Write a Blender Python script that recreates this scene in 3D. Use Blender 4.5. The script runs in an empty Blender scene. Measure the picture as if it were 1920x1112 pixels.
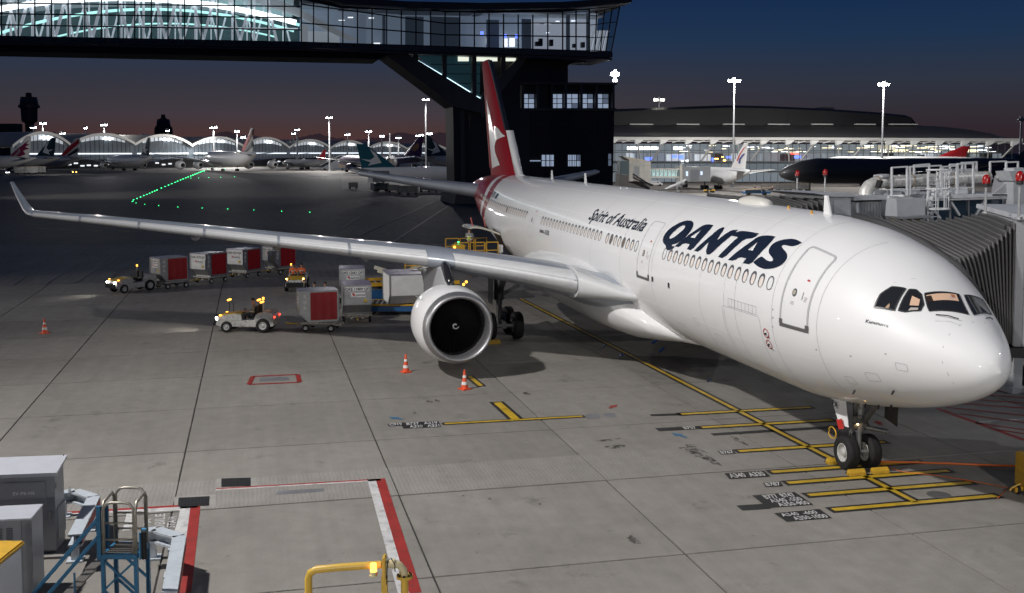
import bpy, bmesh, math, random
import numpy as np
from mathutils import Vector, Matrix
random.seed(7)
R = math.radians
scn = bpy.context.scene
col = scn.collection
# ---------------------------------------------------------------- camera
CX, CY, CZ, YAW, PIT, FPX, PX, PY = 22.24914, -17.61673, 9.54481, 2.90832302, 0.06982084, 2037.1136, 958.1645, 425.9272
cam = bpy.data.cameras.new('camera')
cam.sensor_width = 36; cam.lens = 36*FPX/1920
cam.shift_x = (960-PX)/1920; cam.shift_y = (PY-556)/1920
cam.clip_start = .2; cam.clip_end = 9000
cam_ob = bpy.data.objects.new('camera', cam); col.objects.link(cam_ob)
cam_ob.location = (CX, CY, CZ); cam_ob.rotation_euler = (math.pi/2-PIT, 0, YAW-math.pi/2)
scn.camera = cam_ob
FW = Vector((math.cos(YAW), math.sin(YAW), 0)); RT = Vector((math.sin(YAW), -math.cos(YAW), 0))
_d = Vector((math.cos(YAW)*math.cos(PIT), math.sin(YAW)*math.cos(PIT), -math.sin(PIT))); _u = RT.cross(_d)
CAM = Vector((CX, CY, CZ))
def ray(u, v): return _d + RT*((u-PX)/FPX) - _u*((v-PY)/FPX)
def at(u, v, z=0.0):                      # point of a surveyed height seen in the photograph
    r = ray(u, v); return CAM + r*((z-CZ)/r.z)
def dep(u, v, D):                         # point at a surveyed distance ahead of the gallery
    r = ray(u, v); return CAM + r*(D/r.dot(FW))
# ---------------------------------------------------------------- view
scn.view_settings.view_transform = 'Standard'; scn.view_settings.look = 'None'
scn.view_settings.exposure = 0.0; scn.view_settings.gamma = 1.0
scn.render.engine = 'CYCLES'
scn.cycles.use_denoising = True
scn.cycles.max_bounces = 5; scn.cycles.diffuse_bounces = 3; scn.cycles.glossy_bounces = 3; scn.cycles.transmission_bounces = 3
scn.cycles.transparent_max_bounces = 6; scn.cycles.sample_clamp_indirect = 4; scn.cycles.caustics_reflective = False; scn.cycles.caustics_refractive = False
# ---------------------------------------------------------------- dusk sky
W = bpy.data.worlds.new('World'); scn.world = W; W.use_nodes = True
nt = W.node_tree; nt.nodes.clear()
def N(t, **k):
    n = nt.nodes.new(t)
    for a, b in k.items(): setattr(n, a, b)
    return n
def mth(op, a, b=None, c=None):
    n = N('ShaderNodeMath', operation=op)
    for i, v in enumerate((a, b, c)):
        if v is None: continue
        if isinstance(v, (int, float)): n.inputs[i].default_value = v
        else: nt.links.new(v, n.inputs[i])
    return n.outputs[0]
tc = N('ShaderNodeTexCoord'); sp = N('ShaderNodeSeparateXYZ'); nt.links.new(tc.outputs['Generated'], sp.inputs[0])
def ramp(stops):
    r = N('ShaderNodeValToRGB'); e = r.color_ramp.elements
    e[0].position, e[0].color = stops[0][0], (*stops[0][1], 1); e[1].position, e[1].color = stops[1][0], (*stops[1][1], 1)
    for p, c in stops[2:]:
        q = e.new(p); q.color = (*c, 1)
    return r
zz = mth('MULTIPLY', sp.outputs[2], 3.0)
warm = ramp([(0, (.080, .034, .032)), (.05, (.070, .036, .036)), (.10, (.054, .043, .052)), (.18, (.036, .036, .050)), (.30, (.016, .035, .078)), (.42, (.0085, .026, .078)), (1, (.004, .012, .042))])
cool = ramp([(0, (.026, .016, .022)), (.05, (.030, .020, .026)), (.10, (.032, .026, .034)), (.18, (.028, .034, .052)), (.30, (.013, .033, .076)), (.42, (.0075, .025, .076)), (1, (.004, .012, .042))])
nt.links.new(zz, warm.inputs[0]); nt.links.new(zz, cool.inputs[0])
gl = Vector(FW*1.0 - RT*.16).normalized()               # where the sun went down
dp = mth('ADD', mth('MULTIPLY', sp.outputs[0], gl.x), mth('MULTIPLY', sp.outputs[1], gl.y))
mr = N('ShaderNodeMapRange'); mr.inputs[1].default_value = .90; mr.inputs[2].default_value = 1.0; nt.links.new(dp, mr.inputs[0])
mx = N('ShaderNodeMix', data_type='RGBA'); nt.links.new(mr.outputs[0], mx.inputs[0]); nt.links.new(cool.outputs[0], mx.inputs[6]); nt.links.new(warm.outputs[0], mx.inputs[7])
ns = N('ShaderNodeTexNoise'); ns.inputs['Scale'].default_value = 26; ns.inputs['Detail'].default_value = 5
mp = N('ShaderNodeMapping'); mp.inputs['Scale'].default_value = (1, 1, .6); nt.links.new(tc.outputs['Generated'], mp.inputs[0]); nt.links.new(mp.outputs[0], ns.inputs['Vector'])
ch = mth('ADD', mth('MULTIPLY', ns.outputs[0], .034), -.0035)  # cloud bank top
cl = mth('MULTIPLY', mth('GREATER_THAN', ch, sp.outputs[2]), .78)
m2 = N('ShaderNodeMix', data_type='RGBA'); nt.links.new(cl, m2.inputs[0]); nt.links.new(mx.outputs[2], m2.inputs[6]); m2.inputs[7].default_value = (.014, .012, .020, 1)
bg = N('ShaderNodeBackground'); nt.links.new(m2.outputs[2], bg.inputs[0]); bg.inputs[1].default_value = 1.0
ow = N('ShaderNodeOutputWorld'); nt.links.new(bg.outputs[0], ow.inputs[0])
# ---------------------------------------------------------------- stand floodlights (their masts are built below)
def spot(name, loc, target, power, size=R(130), blend=.6, rad=.9, color=(1, .97, .93)):
    l = bpy.data.lights.new(name, 'SPOT'); l.energy = power; l.spot_size = size; l.spot_blend = blend; l.shadow_soft_size = rad; l.color = color
    o = bpy.data.objects.new(name, l); col.objects.link(o); o.location = loc
    o.rotation_euler = (Vector(target)-Vector(loc)).to_track_quat('-Z', 'Y').to_euler(); return o
def point(name, loc, power, rad=.6, color=(1, .97, .93)):
    l = bpy.data.lights.new(name, 'POINT'); l.energy = power; l.shadow_soft_size = rad; l.color = color
    o = bpy.data.objects.new(name, l); col.objects.link(o); o.location = loc; return o
spot('floodlight_lamp', (-6, -38, 33.6), (0, -2, 2), 76000, R(146), 1.0, .7, (1, .965, .93))
spot('floodlight_lamp', (44, -6, 24.2), (0, 5, 4), 27000, R(62), .9)
spot('belly_fill_light', (31, -29, 9.4), (-6, -2, 2.6), 12500, R(62), .8, .5)  # added low fill for the belly and lower nose, source unseen
spot('floodlight_lamp', (-54, -100, 20), (-44, -6, 6), 98000, R(44), .9, .7, (1, .95, .88))
spot('floodlight_lamp', (6, 42, 36), (-16, 0, 0), 13000, R(120), .9, .7, (.93, .96, 1))
# ---------------------------------------------------------------- materials
MATS = {}
def mat(name, c, rough=.5, metal=0, emit=0, ec=None, spec=None, coat=0, var=0, vscale=3, bump=0, bscale=40, alpha=1, trans=0, dirt=0, stretch=None):
    if name in MATS: return MATS[name]
    m = bpy.data.materials.new(name); m.use_nodes = True; t = m.node_tree; b = t.nodes['Principled BSDF']; I = b.inputs
    I['Base Color'].default_value = (*c, 1); I['Roughness'].default_value = rough; I['Metallic'].default_value = metal
    if coat: I['Coat Weight'].default_value = coat; I['Coat Roughness'].default_value = .06
    if spec is not None: I['Specular IOR Level'].default_value = spec
    if emit: I['Emission Color'].default_value = (*(ec or c), 1); I['Emission Strength'].default_value = emit
    if alpha < 1: I['Alpha'].default_value = alpha
    if trans: I['Transmission Weight'].default_value = trans
    if var or bump or dirt:
        co = t.nodes.new('ShaderNodeTexCoord'); src = co.outputs['Object']
        if stretch:
            mp_ = t.nodes.new('ShaderNodeMapping'); mp_.inputs['Scale'].default_value = stretch; t.links.new(src, mp_.inputs[0]); src = mp_.outputs[0]
    if var or dirt:
        n = t.nodes.new('ShaderNodeTexNoise'); n.inputs['Scale'].default_value = vscale; n.inputs['Detail'].default_value = 6; n.inputs['Roughness'].default_value = .62; t.links.new(src, n.inputs['Vector'])
        r = t.nodes.new('ShaderNodeMapRange'); r.inputs[1].default_value = .3; r.inputs[2].default_value = .7; r.inputs[3].default_value = 1-var; r.inputs[4].default_value = 1+var*.5; t.links.new(n.outputs[0], r.inputs[0])
        mm = t.nodes.new('ShaderNodeMix'); mm.data_type = 'RGBA'; mm.blend_type = 'MULTIPLY'; mm.inputs[0].default_value = 1; mm.inputs[6].default_value = (*c, 1); t.links.new(r.outputs[0], mm.inputs[7]); out = mm.outputs[2]
        if dirt:
            n2 = t.nodes.new('ShaderNodeTexNoise'); n2.inputs['Scale'].default_value = vscale*2.3; n2.inputs['Detail'].default_value = 8; t.links.new(src, n2.inputs['Vector'])
            r2 = t.nodes.new('ShaderNodeMapRange'); r2.inputs[1].default_value = .52; r2.inputs[2].default_value = .72; r2.inputs[4].default_value = dirt; t.links.new(n2.outputs[0], r2.inputs[0])
            m3 = t.nodes.new('ShaderNodeMix'); m3.data_type = 'RGBA'; m3.inputs[7].default_value = (.06, .045, .03, 1); t.links.new(r2.outputs[0], m3.inputs[0]); t.links.new(out, m3.inputs[6]); out = m3.outputs[2]
        t.links.new(out, I['Base Color'])
    if bump:
        n = t.nodes.new('ShaderNodeTexNoise'); n.inputs['Scale'].default_value = bscale; n.inputs['Detail'].default_value = 4; t.links.new(src, n.inputs['Vector'])
        bn = t.nodes.new('ShaderNodeBump'); bn.inputs['Strength'].default_value = bump; bn.inputs['Distance'].default_value = .02; t.links.new(n.outputs[0], bn.inputs['Height']); t.links.new(bn.outputs[0], I['Normal'])
    MATS[name] = m; return m
# ---------------------------------------------------------------- mesh helpers
class MB:
    def __init__(s): s.v = []; s.f = []; s.m = []; s.k = 0
    def add(s, vs, fs, k=None):
        o = len(s.v); s.v += [tuple(p) for p in vs]; s.f += [tuple(i+o for i in f) for f in fs]; s.m += [s.k if k is None else k]*len(fs); return s
    def box(s, c, d, rz=0, k=None, M=None):
        x, y, z = d[0]/2, d[1]/2, d[2]/2; ca, sa = math.cos(rz), math.sin(rz)
        P = [(a*x, b*y, e*z) for e in (-1, 1) for b in (-1, 1) for a in (-1, 1)]
        P = [Vector((p[0]*ca-p[1]*sa, p[0]*sa+p[1]*ca, p[2])) for p in P]
        if M: P = [M @ p for p in P]
        return s.add([p+Vector(c) for p in P], [(0, 2, 3, 1), (4, 5, 7, 6), (0, 1, 5, 4), (2, 6, 7, 3), (0, 4, 6, 2), (1, 3, 7, 5)], k)
    def bb(s, x0, x1, y0, y1, z0, z1, k=None): return s.box(((x0+x1)/2, (y0+y1)/2, (z0+z1)/2), (x1-x0, y1-y0, z1-z0), 0, k)
    def beam(s, p, q, w, h=None, k=None, up=(0, 0, 1)):   # rectangular bar from p to q
        p, q = Vector(p), Vector(q); h = h or w; d = (q-p)
        if d.length < 1e-6: return s
        d.normalize(); upv = Vector(up)
        if abs(d.dot(upv)) > .98: upv = Vector((1, 0, 0))
        a = d.cross(upv).normalized()*(w/2); b = a.cross(d).normalized()*(h/2)
        return s.add([p-a-b, p+a-b, p+a+b, p-a+b, q-a-b, q+a-b, q+a+b, q-a+b], [(0, 3, 2, 1), (4, 5, 6, 7), (0, 1, 5, 4), (1, 2, 6, 5), (2, 3, 7, 6), (3, 0, 4, 7)], k)
    def cyl(s, p, q, r0, r1=None, n=10, k=None, cap=True):
        p, q = Vector(p), Vector(q); r1 = r0 if r1 is None else r1; d = (q-p).normalized()
        u = Vector((0, 0, 1)) if abs(d.z) < .9 else Vector((1, 0, 0)); a = d.cross(u).normalized(); b = d.cross(a)
        vs = []
        for c, r in ((p, r0), (q, r1)):
            vs += [c+a*(r*math.cos(2*math.pi*i/n))+b*(r*math.sin(2*math.pi*i/n)) for i in range(n)]
        fs = [(i, (i+1) % n, n+(i+1) % n, n+i) for i in range(n)]
        if cap: fs += [tuple(range(n-1, -1, -1)), tuple(range(n, 2*n))]
        return s.add(vs, fs, k)
    def tube(s, pts, r, n=8, k=None, closed=False):
        pts = [Vector(p) for p in pts]; m = len(pts); vs = []; prev = None
        for i, p in enumerate(pts):
            d = (pts[(i+1) % m]-pts[i-1]) if closed else (pts[min(i+1, m-1)]-pts[max(i-1, 0)])
            d.normalize()
            if prev is None:
                u = Vector((0, 0, 1)) if abs(d.z) < .9 else Vector((1, 0, 0)); a = d.cross(u).normalized()
            else: a = (prev-d*prev.dot(d)).normalized()
            prev = a; b = d.cross(a); rr = r[i] if isinstance(r, (list, tuple)) else r
            vs += [p+a*(rr*math.cos(2*math.pi*j/n))+b*(rr*math.sin(2*math.pi*j/n)) for j in range(n)]
        fs = [(i*n+j, i*n+(j+1) % n, ((i+1) % m)*n+(j+1) % n, ((i+1) % m)*n+j) for i in range(m if closed else m-1) for j in range(n)]
        if not closed: fs += [tuple(range(n-1, -1, -1)), tuple(range((m-1)*n, m*n))]
        return s.add(vs, fs, k)
    def lathe(s, prof, o=(0, 0, 0), ax=(1, 0, 0), n=24, k=None, ks=None):   # prof: (along, radius)
        o = Vector(o); d = Vector(ax).normalized(); u = Vector((0, 0, 1)) if abs(d.z) < .9 else Vector((1, 0, 0)); a = d.cross(u).normalized(); b = d.cross(a)
        vs = []
        for t, r in prof: vs += [o+d*t+a*(r*math.cos(2*math.pi*i/n))+b*(r*math.sin(2*math.pi*i/n)) for i in range(n)]
        for j in range(len(prof)-1):
            s.add([], [], k); kk = (ks[j] if ks else k)
            if j == 0: base = len(s.v); s.v += [tuple(p) for p in vs]
            for i in range(n):
                s.f.append((base+j*n+i, base+j*n+(i+1) % n, base+(j+1)*n+(i+1) % n, base+(j+1)*n+i)); s.m.append(s.k if kk is None else kk)
        return s
    def prism(s, poly, z0, z1, k=None, M=None):           # poly in xy, extruded in z (then M)
        n = len(poly); vs = [Vector((x, y, z0)) for x, y in poly]+[Vector((x, y, z1)) for x, y in poly]
        if M: vs = [M @ p for p in vs]
        return s.add(vs, [tuple(range(n-1, -1, -1)), tuple(range(n, 2*n))]+[(i, (i+1) % n, n+(i+1) % n, n+i) for i in range(n)], k)
    def grid(s, rows, k=None, closed=False):              # rows of points -> skin
        m, n = len(rows), len(rows[0]); vs = [p for r in rows for p in r]
        fs = [(i*n+j, i*n+(j+1) % n, (i+1)*n+(j+1) % n, (i+1)*n+j) for i in range(m-1) for j in range(n if closed else n-1)]
        return s.add(vs, fs, k)
    def quad(s, a, b, c, d, k=None): return s.add([a, b, c, d], [(0, 1, 2, 3)], k)
    def mesh(s, name, mats, smooth=False, bevel=0, fixn=True):
        me = bpy.data.meshes.new(name); me.from_pydata(s.v, [], s.f)
        mats = mats if isinstance(mats, (list, tuple)) else [mats]
        for m in mats: me.materials.append(m)
        me.polygons.foreach_set('material_index', s.m)
        if bevel or fixn:
            bm = bmesh.new(); bm.from_mesh(me)
            if fixn: bmesh.ops.recalc_face_normals(bm, faces=bm.faces)
            if bevel:
                ed = [e for e in bm.edges if len(e.link_faces) == 2 and e.calc_face_angle(0) > .6]
                bmesh.ops.bevel(bm, geom=ed, offset=bevel, segments=2, affect='EDGES', clamp_overlap=True)
            bm.to_mesh(me); bm.free()
        if smooth:
            me.polygons.foreach_set('use_smooth', [True]*len(me.polygons))
            if smooth is not True: me.set_sharp_from_angle(angle=R(smooth))
        me.update(); return me
    def build(s, name, mats, parent=None, smooth=False, bevel=0, fixn=True, loc=None, rz=None):
        return put(s.mesh(name, mats, smooth, bevel, fixn), name, parent, loc, rz)
def put(me, name, parent=None, loc=None, rz=None):
    o = bpy.data.objects.new(name, me); col.objects.link(o)
    if parent: o.parent = parent
    if loc is not None: o.location = loc
    if rz is not None: o.rotation_euler = (0, 0, rz)
    return o
def tag(o, label, cat, group=None):
    o['label'] = label; o['category'] = cat
    if group: o['group'] = group
    return o
def thing(name, label, cat, loc=(0, 0, 0), rz=0, group=None):
    o = bpy.data.objects.new(name, None); col.objects.link(o); o.location = loc; o.rotation_euler = (0, 0, rz); o.empty_display_size = .1
    return tag(o, label, cat, group)
def struct(o, kind='structure'): o['kind'] = kind; return o
def copy_tree(o, parent=None):
    c = o.copy(); col.objects.link(c); c.parent = parent
    for ch_ in [x for x in o.children]: copy_tree(ch_, c)
    return c
def clone(o, label, loc, rz=0, sc=None):
    c = copy_tree(o); c.location = loc; c.rotation_euler = (0, 0, rz); c['label'] = label
    if sc: c.scale = (sc, sc, sc)
    return c
# ---- flat lettering / outlines -> 2D triangles
def fill2d(polys, step=None, stepv=None):
    cu = bpy.data.curves.new('outline', 'CURVE'); cu.dimensions = '2D'; cu.fill_mode = 'BOTH'
    for p in polys:
        sp_ = cu.splines.new('POLY'); sp_.points.add(len(p)-1); sp_.use_cyclic_u = True
        for q, (x, y) in zip(sp_.points, p): q.co = (x, y, 0, 1)
    return _curve2d(cu, step, stepv)
def text2d(txt, size=1, shear=0, step=None, stepv=None, align='LEFT', bold=0, sx=1, space=1):
    cu = bpy.data.curves.new('lettering', 'FONT'); cu.body = txt; cu.size = size; cu.shear = shear; cu.align_x = align; cu.resolution_u = 3; cu.offset = bold; cu.space_character = space
    r = _curve2d(cu, step, stepv); return ([(x*sx, y) for x, y in r[0]], r[1])
def _curve2d(cu, step, stepv):
    o = bpy.data.objects.new('outline', cu); col.objects.link(o)
    dg = bpy.context.evaluated_depsgraph_get(); me = bpy.data.meshes.new_from_object(o.evaluated_get(dg))
    bm = bmesh.new(); bm.from_mesh(me); bpy.data.objects.remove(o); bpy.data.meshes.remove(me); bpy.data.curves.remove(cu)
    for st, ax in ((step, 0), (stepv, 1)):
        if not st or not bm.verts: continue
        a = min(v.co[ax] for v in bm.verts); b = max(v.co[ax] for v in bm.verts); x = a+st
        while x < b:
            nn = [0, 0, 0]; nn[ax] = 1; co = [0, 0, 0]; co[ax] = x
            bmesh.ops.bisect_plane(bm, geom=bm.verts[:]+bm.edges[:]+bm.faces[:], plane_co=co, plane_no=nn); x += st
    bm.verts.index_update(); vs = [(v.co.x, v.co.y) for v in bm.verts]; fs = [tuple(v.index for v in f.verts) for f in bm.faces]; bm.free()
    return vs, fs
def smoothpoly(p, it=2):
    for _ in range(it):
        q = []
        for i in range(len(p)):
            a, b, c = p[i-1], p[i], p[(i+1) % len(p)]
            v1 = (a[0]-b[0], a[1]-b[1]); v2 = (c[0]-b[0], c[1]-b[1]); l1 = math.hypot(*v1) or 1e-9; l2 = math.hypot(*v2) or 1e-9
            if (v1[0]*v2[0]+v1[1]*v2[1])/(l1*l2) > -.35: q.append(b)
            else: q += [(b[0]+v1[0]*.25, b[1]+v1[1]*.25), (b[0]+v2[0]*.25, b[1]+v2[1]*.25)]
        p = q
    return p
# ---------------------------------------------------------------- common materials
WHITE = mat('white_paint', (.74, .75, .76), .3, var=.06, vscale=1.3)
STEEL = mat('galvanised_steel', (.42, .43, .44), .45, .7, var=.15)
DARK = mat('dark_metal', (.03, .03, .033), .5, .3)
BLACK = mat('black_rubber', (.012, .012, .013), .75, var=.2)
YEL = mat('yellow_paint', (.62, .36, .03), .45, var=.2, vscale=2, dirt=.35)
RED = mat('red_paint', (.50, .03, .02), .5)
GREYP = mat('grey_paint', (.48, .50, .52), .42, var=.08, vscale=1.2)
LAMP = mat('lamp_glass', (1, 1, 1), .4, emit=60, ec=(.93, .96, 1))
# ================================================================ APRON
def concrete(name, c, dark=.5, groove=0.0, joints=False):
    m = bpy.data.materials.new(name); m.use_nodes = True; t = m.node_tree; b = t.nodes['Principled BSDF']; L = t.links
    g = t.nodes.new('ShaderNodeNewGeometry'); P = g.outputs['Position']
    def noise(sc, det=6, ro=.6, stretch=None):
        src = P
        if stretch:
            mp_ = t.nodes.new('ShaderNodeMapping'); mp_.inputs['Scale'].default_value = stretch; L.new(P, mp_.inputs[0]); src = mp_.outputs[0]
        n = t.nodes.new('ShaderNodeTexNoise'); n.inputs['Scale'].default_value = sc; n.inputs['Detail'].default_value = det; n.inputs['Roughness'].default_value = ro; L.new(src, n.inputs['Vector']); return n.outputs[0]
    def rng(x, a, b_, c_, d): 
        r = t.nodes.new('ShaderNodeMapRange'); [setattr(r.inputs[i], 'default_value', v) for i, v in ((1, a), (2, b_), (3, c_), (4, d))]; L.new(x, r.inputs[0]); return r.outputs[0]
    def mul(a, b_):
        x = t.nodes.new('ShaderNodeMath'); x.operation = 'MULTIPLY'; L.new(a, x.inputs[0])
        if isinstance(b_, float): x.inputs[1].default_value = b_
        else: L.new(b_, x.inputs[1])
        return x.outputs[0]
    v = mul(rng(noise(.11, 5), .3, .7, .82, 1.12), rng(noise(1.7, 6), .3, .7, .90, 1.08))
    v = mul(v, rng(noise(24, 4, .75), .25, .75, .84, 1.12))
    v = mul(v, rng(noise(2.4, 5, .7, (.04, 1, 1)), .3, .7, .92, 1.06))     # brushed streaks
    if dark:
        v = mul(v, rng(noise(.55, 8, .68), .60, .76, 1.0, 1-dark))       # oil and rubber stains
        v = mul(v, rng(noise(2.6, 5, .6), .66, .74, 1.0, 1-dark*.7))
    if groove:
        w = t.nodes.new('ShaderNodeTexWave'); w.bands_direction = 'Y'; w.inputs['Scale'].default_value = groove; w.inputs['Distortion'].default_value = 4.0; w.inputs['Detail'].default_value = 3; L.new(P, w.inputs['Vector'])
        v = mul(v, rng(w.outputs['Fac'], 0, .5, .86, 1.0))
    oi = t.nodes.new('ShaderNodeObjectInfo'); v = mul(v, rng(oi.outputs['Random'], 0, 1, .90, 1.07))
    if joints:
        br = t.nodes.new('ShaderNodeTexBrick'); br.offset = 0; br.inputs['Scale'].default_value = 1; br.inputs['Mortar Size'].default_value = .03; br.inputs['Brick Width'].default_value = 6.04; br.inputs['Row Height'].default_value = 5.95
        br.inputs['Color1'].default_value = (1, 1, 1, 1); br.inputs['Color2'].default_value = (.95, .95, .95, 1); br.inputs['Mortar'].default_value = (.6, .6, .6, 1); L.new(P, br.inputs['Vector'])
        mm = t.nodes.new('ShaderNodeMix'); mm.data_type = 'RGBA'; mm.blend_type = 'MULTIPLY'; mm.inputs[0].default_value = 1; L.new(br.outputs['Color'], mm.inputs[6]); L.new(v, mm.inputs[7]); v = mm.outputs[2]
    mm = t.nodes.new('ShaderNodeMix'); mm.data_type = 'RGBA'; mm.blend_type = 'MULTIPLY'; mm.inputs[0].default_value = 1; mm.inputs[6].default_value = (*c, 1); L.new(v, mm.inputs[7]); L.new(mm.outputs[2], b.inputs['Base Color'])
    L.new(rng(noise(1.1, 5), .3, .7, .60, .82), b.inputs['Roughness']); b.inputs['Specular IOR Level'].default_value = .35
    bn = t.nodes.new('ShaderNodeBump'); bn.inputs['Strength'].default_value = .25; bn.inputs['Distance'].default_value = .01; L.new(noise(45, 3), bn.inputs['Height']); L.new(bn.outputs[0], b.inputs['Normal'])
    return m
CONC = concrete('slab_concrete', (.252, .238, .216))
ASPH = concrete('taxiway_asphalt', (.105, .100, .093), dark=.3)
STRIP = concrete('brushed_concrete', (.30, .285, .265), dark=.15, groove=2.6)
JOINT = mat('joint_sealant', (.03, .03, .03), .8)
g = MB(); g.quad((-4000, -3500, -.05), (400, -3500, -.05), (400, 3500, -.05), (-4000, 3500, -.05))
apron = struct(g.build('apron', ASPH, fixn=False)); apron['label'] = 'dark asphalt apron and taxiway running out to the far terminal'
jb = MB(); jb.quad((-60.7, -80, -.03), (34.2, -80, -.03), (34.2, 28.3, -.03), (-60.7, 28.3, -.03)); jb.build('joint_bed', JOINT, apron, fixn=False)
# slabs: each its own piece, 5.95 x 6.04 m with open joints
sm = MB(); sm.bb(-2.955, 2.955, -3.0, 3.0, -.2, 0); slab_me = sm.mesh('slab', CONC, bevel=.012)
X0, Y0, SX, SY = -1.30, -1.72, 5.95, 6.04
for i in range(-9, 7):
    for j in range(-12, 6):
        put(slab_me, 'slab', apron, (X0+SX*(i-.5), Y0+SY*(j-.5), 0))
# paler apron beyond the taxiway in front of the far terminal, and beside the hall
def sheet(name, pts, m, z=.0, parent=None):
    b = MB(); b.add([(p[0], p[1], z) for p in pts], [tuple(range(len(pts)))]); o = b.build(name, m, parent, fixn=False)
    return o if parent else struct(o)
FARC = concrete('far_concrete', (.24, .22, .20), dark=.2)
GRVC = concrete('grooved_concrete', (.20, .19, .178), dark=.25, groove=.5)
sheet('apron_strip', [(-60.7, -130), (-60.7, 28), (-84, 28), (-112, -130)], GRVC, -.03)
sheet('apron_strip', [at(-300, 321), at(1150, 327), at(1150, 297), at(-300, 297)], FARC, -.03)
sheet('apron_strip', [at(640, 356), at(900, 366), at(900, 322), at(640, 322)], FARC, -.02)
sheet('apron_strip', [at(1120, 420), at(2100, 420), at(2100, 330), at(1120, 335)], FARC, -.02)
# lighter brushed strip beside the nose gear
st = MB()
for j in range(-12, 6):
    y0 = Y0+SY*(j-1)+.015; y1 = y0+SY-.03
    st.quad((-9.95, y0, .004), (-7.3, y0, .004), (-7.3, y1, .004), (-9.95, y1, .004))
struct(st.build('concrete_strip', STRIP, fixn=False))
# ---------------------------------------------------------------- painted markings (thin sheets, 4 mm apart)
PYEL = mat('marking_yellow', (.55, .36, .02), .55, var=.3, vscale=1.5, dirt=.3)
PBLK = mat('marking_black', (.018, .018, .019), .6, var=.3, vscale=2)
PWHT = mat('marking_white', (.55, .55, .55), .6, var=.25, vscale=2, dirt=.5)
PRED = mat('marking_red', (.30, .026, .022), .6, var=.3, vscale=1.5, dirt=.3)
PGRY = mat('marking_grey', (.17, .175, .19), .6, var=.3, vscale=1)
PBLU = mat('marking_blue', (.04, .14, .26), .6)
def line(name, p, q, w, m, z=.008, mb=None):
    p, q = Vector((p[0], p[1], 0)), Vector((q[0], q[1], 0)); d = (q-p).normalized(); a = Vector((-d.y, d.x, 0))*(w/2)
    b = mb or MB(); b.quad(*[(v.x, v.y, z) for v in (p-a, q-a, q+a, p+a)])
    return None if mb else struct(b.build(name, m, fixn=False))
def lined(name, p, q, w=.26, e=.13):              # yellow bar on a black bed
    p, q = Vector((p[0], p[1], 0)), Vector((q[0], q[1], 0)); d = (q-p).normalized()
    b = MB(); line('', p-d*e, q+d*e, w+2*e, None, .008, b); b.m = [1]*len(b.f); line('', p, q, w, None, .013, b)
    return struct(b.build(name, [PYEL, PBLK], fixn=False))
# lead-in line and stop bars
lined('lead_in_line', at(975, 560), at(1717, 942), .17, .13)
for a, b in (((1562, 956.5), (1868, 930)), ((1516, 929), (1820, 905)), ((1477, 906), (1778, 883)), ((1447, 885.5), (1725, 866)), ((1385, 846.5), (1658, 829)), ((1316, 802), (1560, 788)), ((1277, 777), (1520, 764))):
    lined('stop_bar', at(*a), at(*b), .22, .12)
lined('stop_bar', at(834, 795), at(1092, 781), .17, .09); lined('stop_bar', at(932, 755), at(968, 787), .3, .13)
lined('stop_bar', at(880, 706), at(902, 724), .2, .1)
line('old_line', at(1220, 779), at(1276, 777), .3, PBLK); line('old_line', at(1335, 815), at(1580, 800), .3, PBLK); line('old_line', at(1232, 806), at(1312, 802), .42, PBLK)
# lettered panels: quad corners in the photo's ground, text laid inside
def panel(quad, rows, name='stand_marking', h=.32):
    A, B, C_, D_ = [Vector(at(*q)) for q in quad]     # top-left, top-right, bottom-right, bottom-left as read
    b = MB(); b.add([(p.x, p.y, .010) for p in (A, B, C_, D_)], [(0, 1, 2, 3)], 1)
    for txt, u0, v0, u1, v1 in rows:               # box inside the panel, 0..1
        vs, fs = text2d(txt, 1, bold=.022)
        xs = [p[0] for p in vs]; ys = [p[1] for p in vs]; xa, xb, ya, yb = min(xs), max(xs), min(ys), max(ys)
        def P(x, y):
            s = u0+(x-xa)/(xb-xa)*(u1-u0); t_ = v1-(y-ya)/(yb-ya)*(v1-v0)
            p = (A*(1-s)+B*s)*(1-t_)+(D_*(1-s)+C_*s)*t_; return (p.x, p.y, .016)
        b.add([P(*p) for p in vs], fs, 0)
    return struct(b.build(name, [PWHT, PBLK], fixn=False))
panel([(1410, 929.5), (1490, 923), (1525, 947), (1440, 953)], [('B777  B747', .20, .05, .90, .36), ('A340 -500', .22, .385, .93, .66), ('A350-900', .28, .70, .96, .97)])
line('old_line', at(1386, 953), at(1440, 949.5), .42, PBLK)
panel([(1451, 963), (1537, 955), (1560, 972), (1475, 979)], [('A340  -600', .08, .10, .85, .46), ('A350-1000', .22, .54, .95, .94)])
panel([(1358, 888), (1432, 883), (1445, 894), (1368, 899)], [('A340  A330', .06, .14, .92, .86)])
panel([(1430, 906), (1463, 903), (1469, 912), (1436, 914)], [('B787', .08, .12, .9, .88)])
panel([(1345, 846), (1374, 844), (1381, 851), (1352, 853)], [('B767', .08, .12, .9, .88)])
panel([(1268, 801), (1302, 799), (1310, 805), (1274, 807)], [('B757', .3, .12, .96, .88)])
panel([(753, 793), (822, 790), (827, 801), (756, 804)], [('B737   A319', .12, .06, .95, .48), ('A320   A321', .18, .54, .97, .95)])
panel([(727, 795.5), (754, 793.2), (756, 798.5), (729, 800)], [('C919', .08, .08, .95, .92)])
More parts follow.
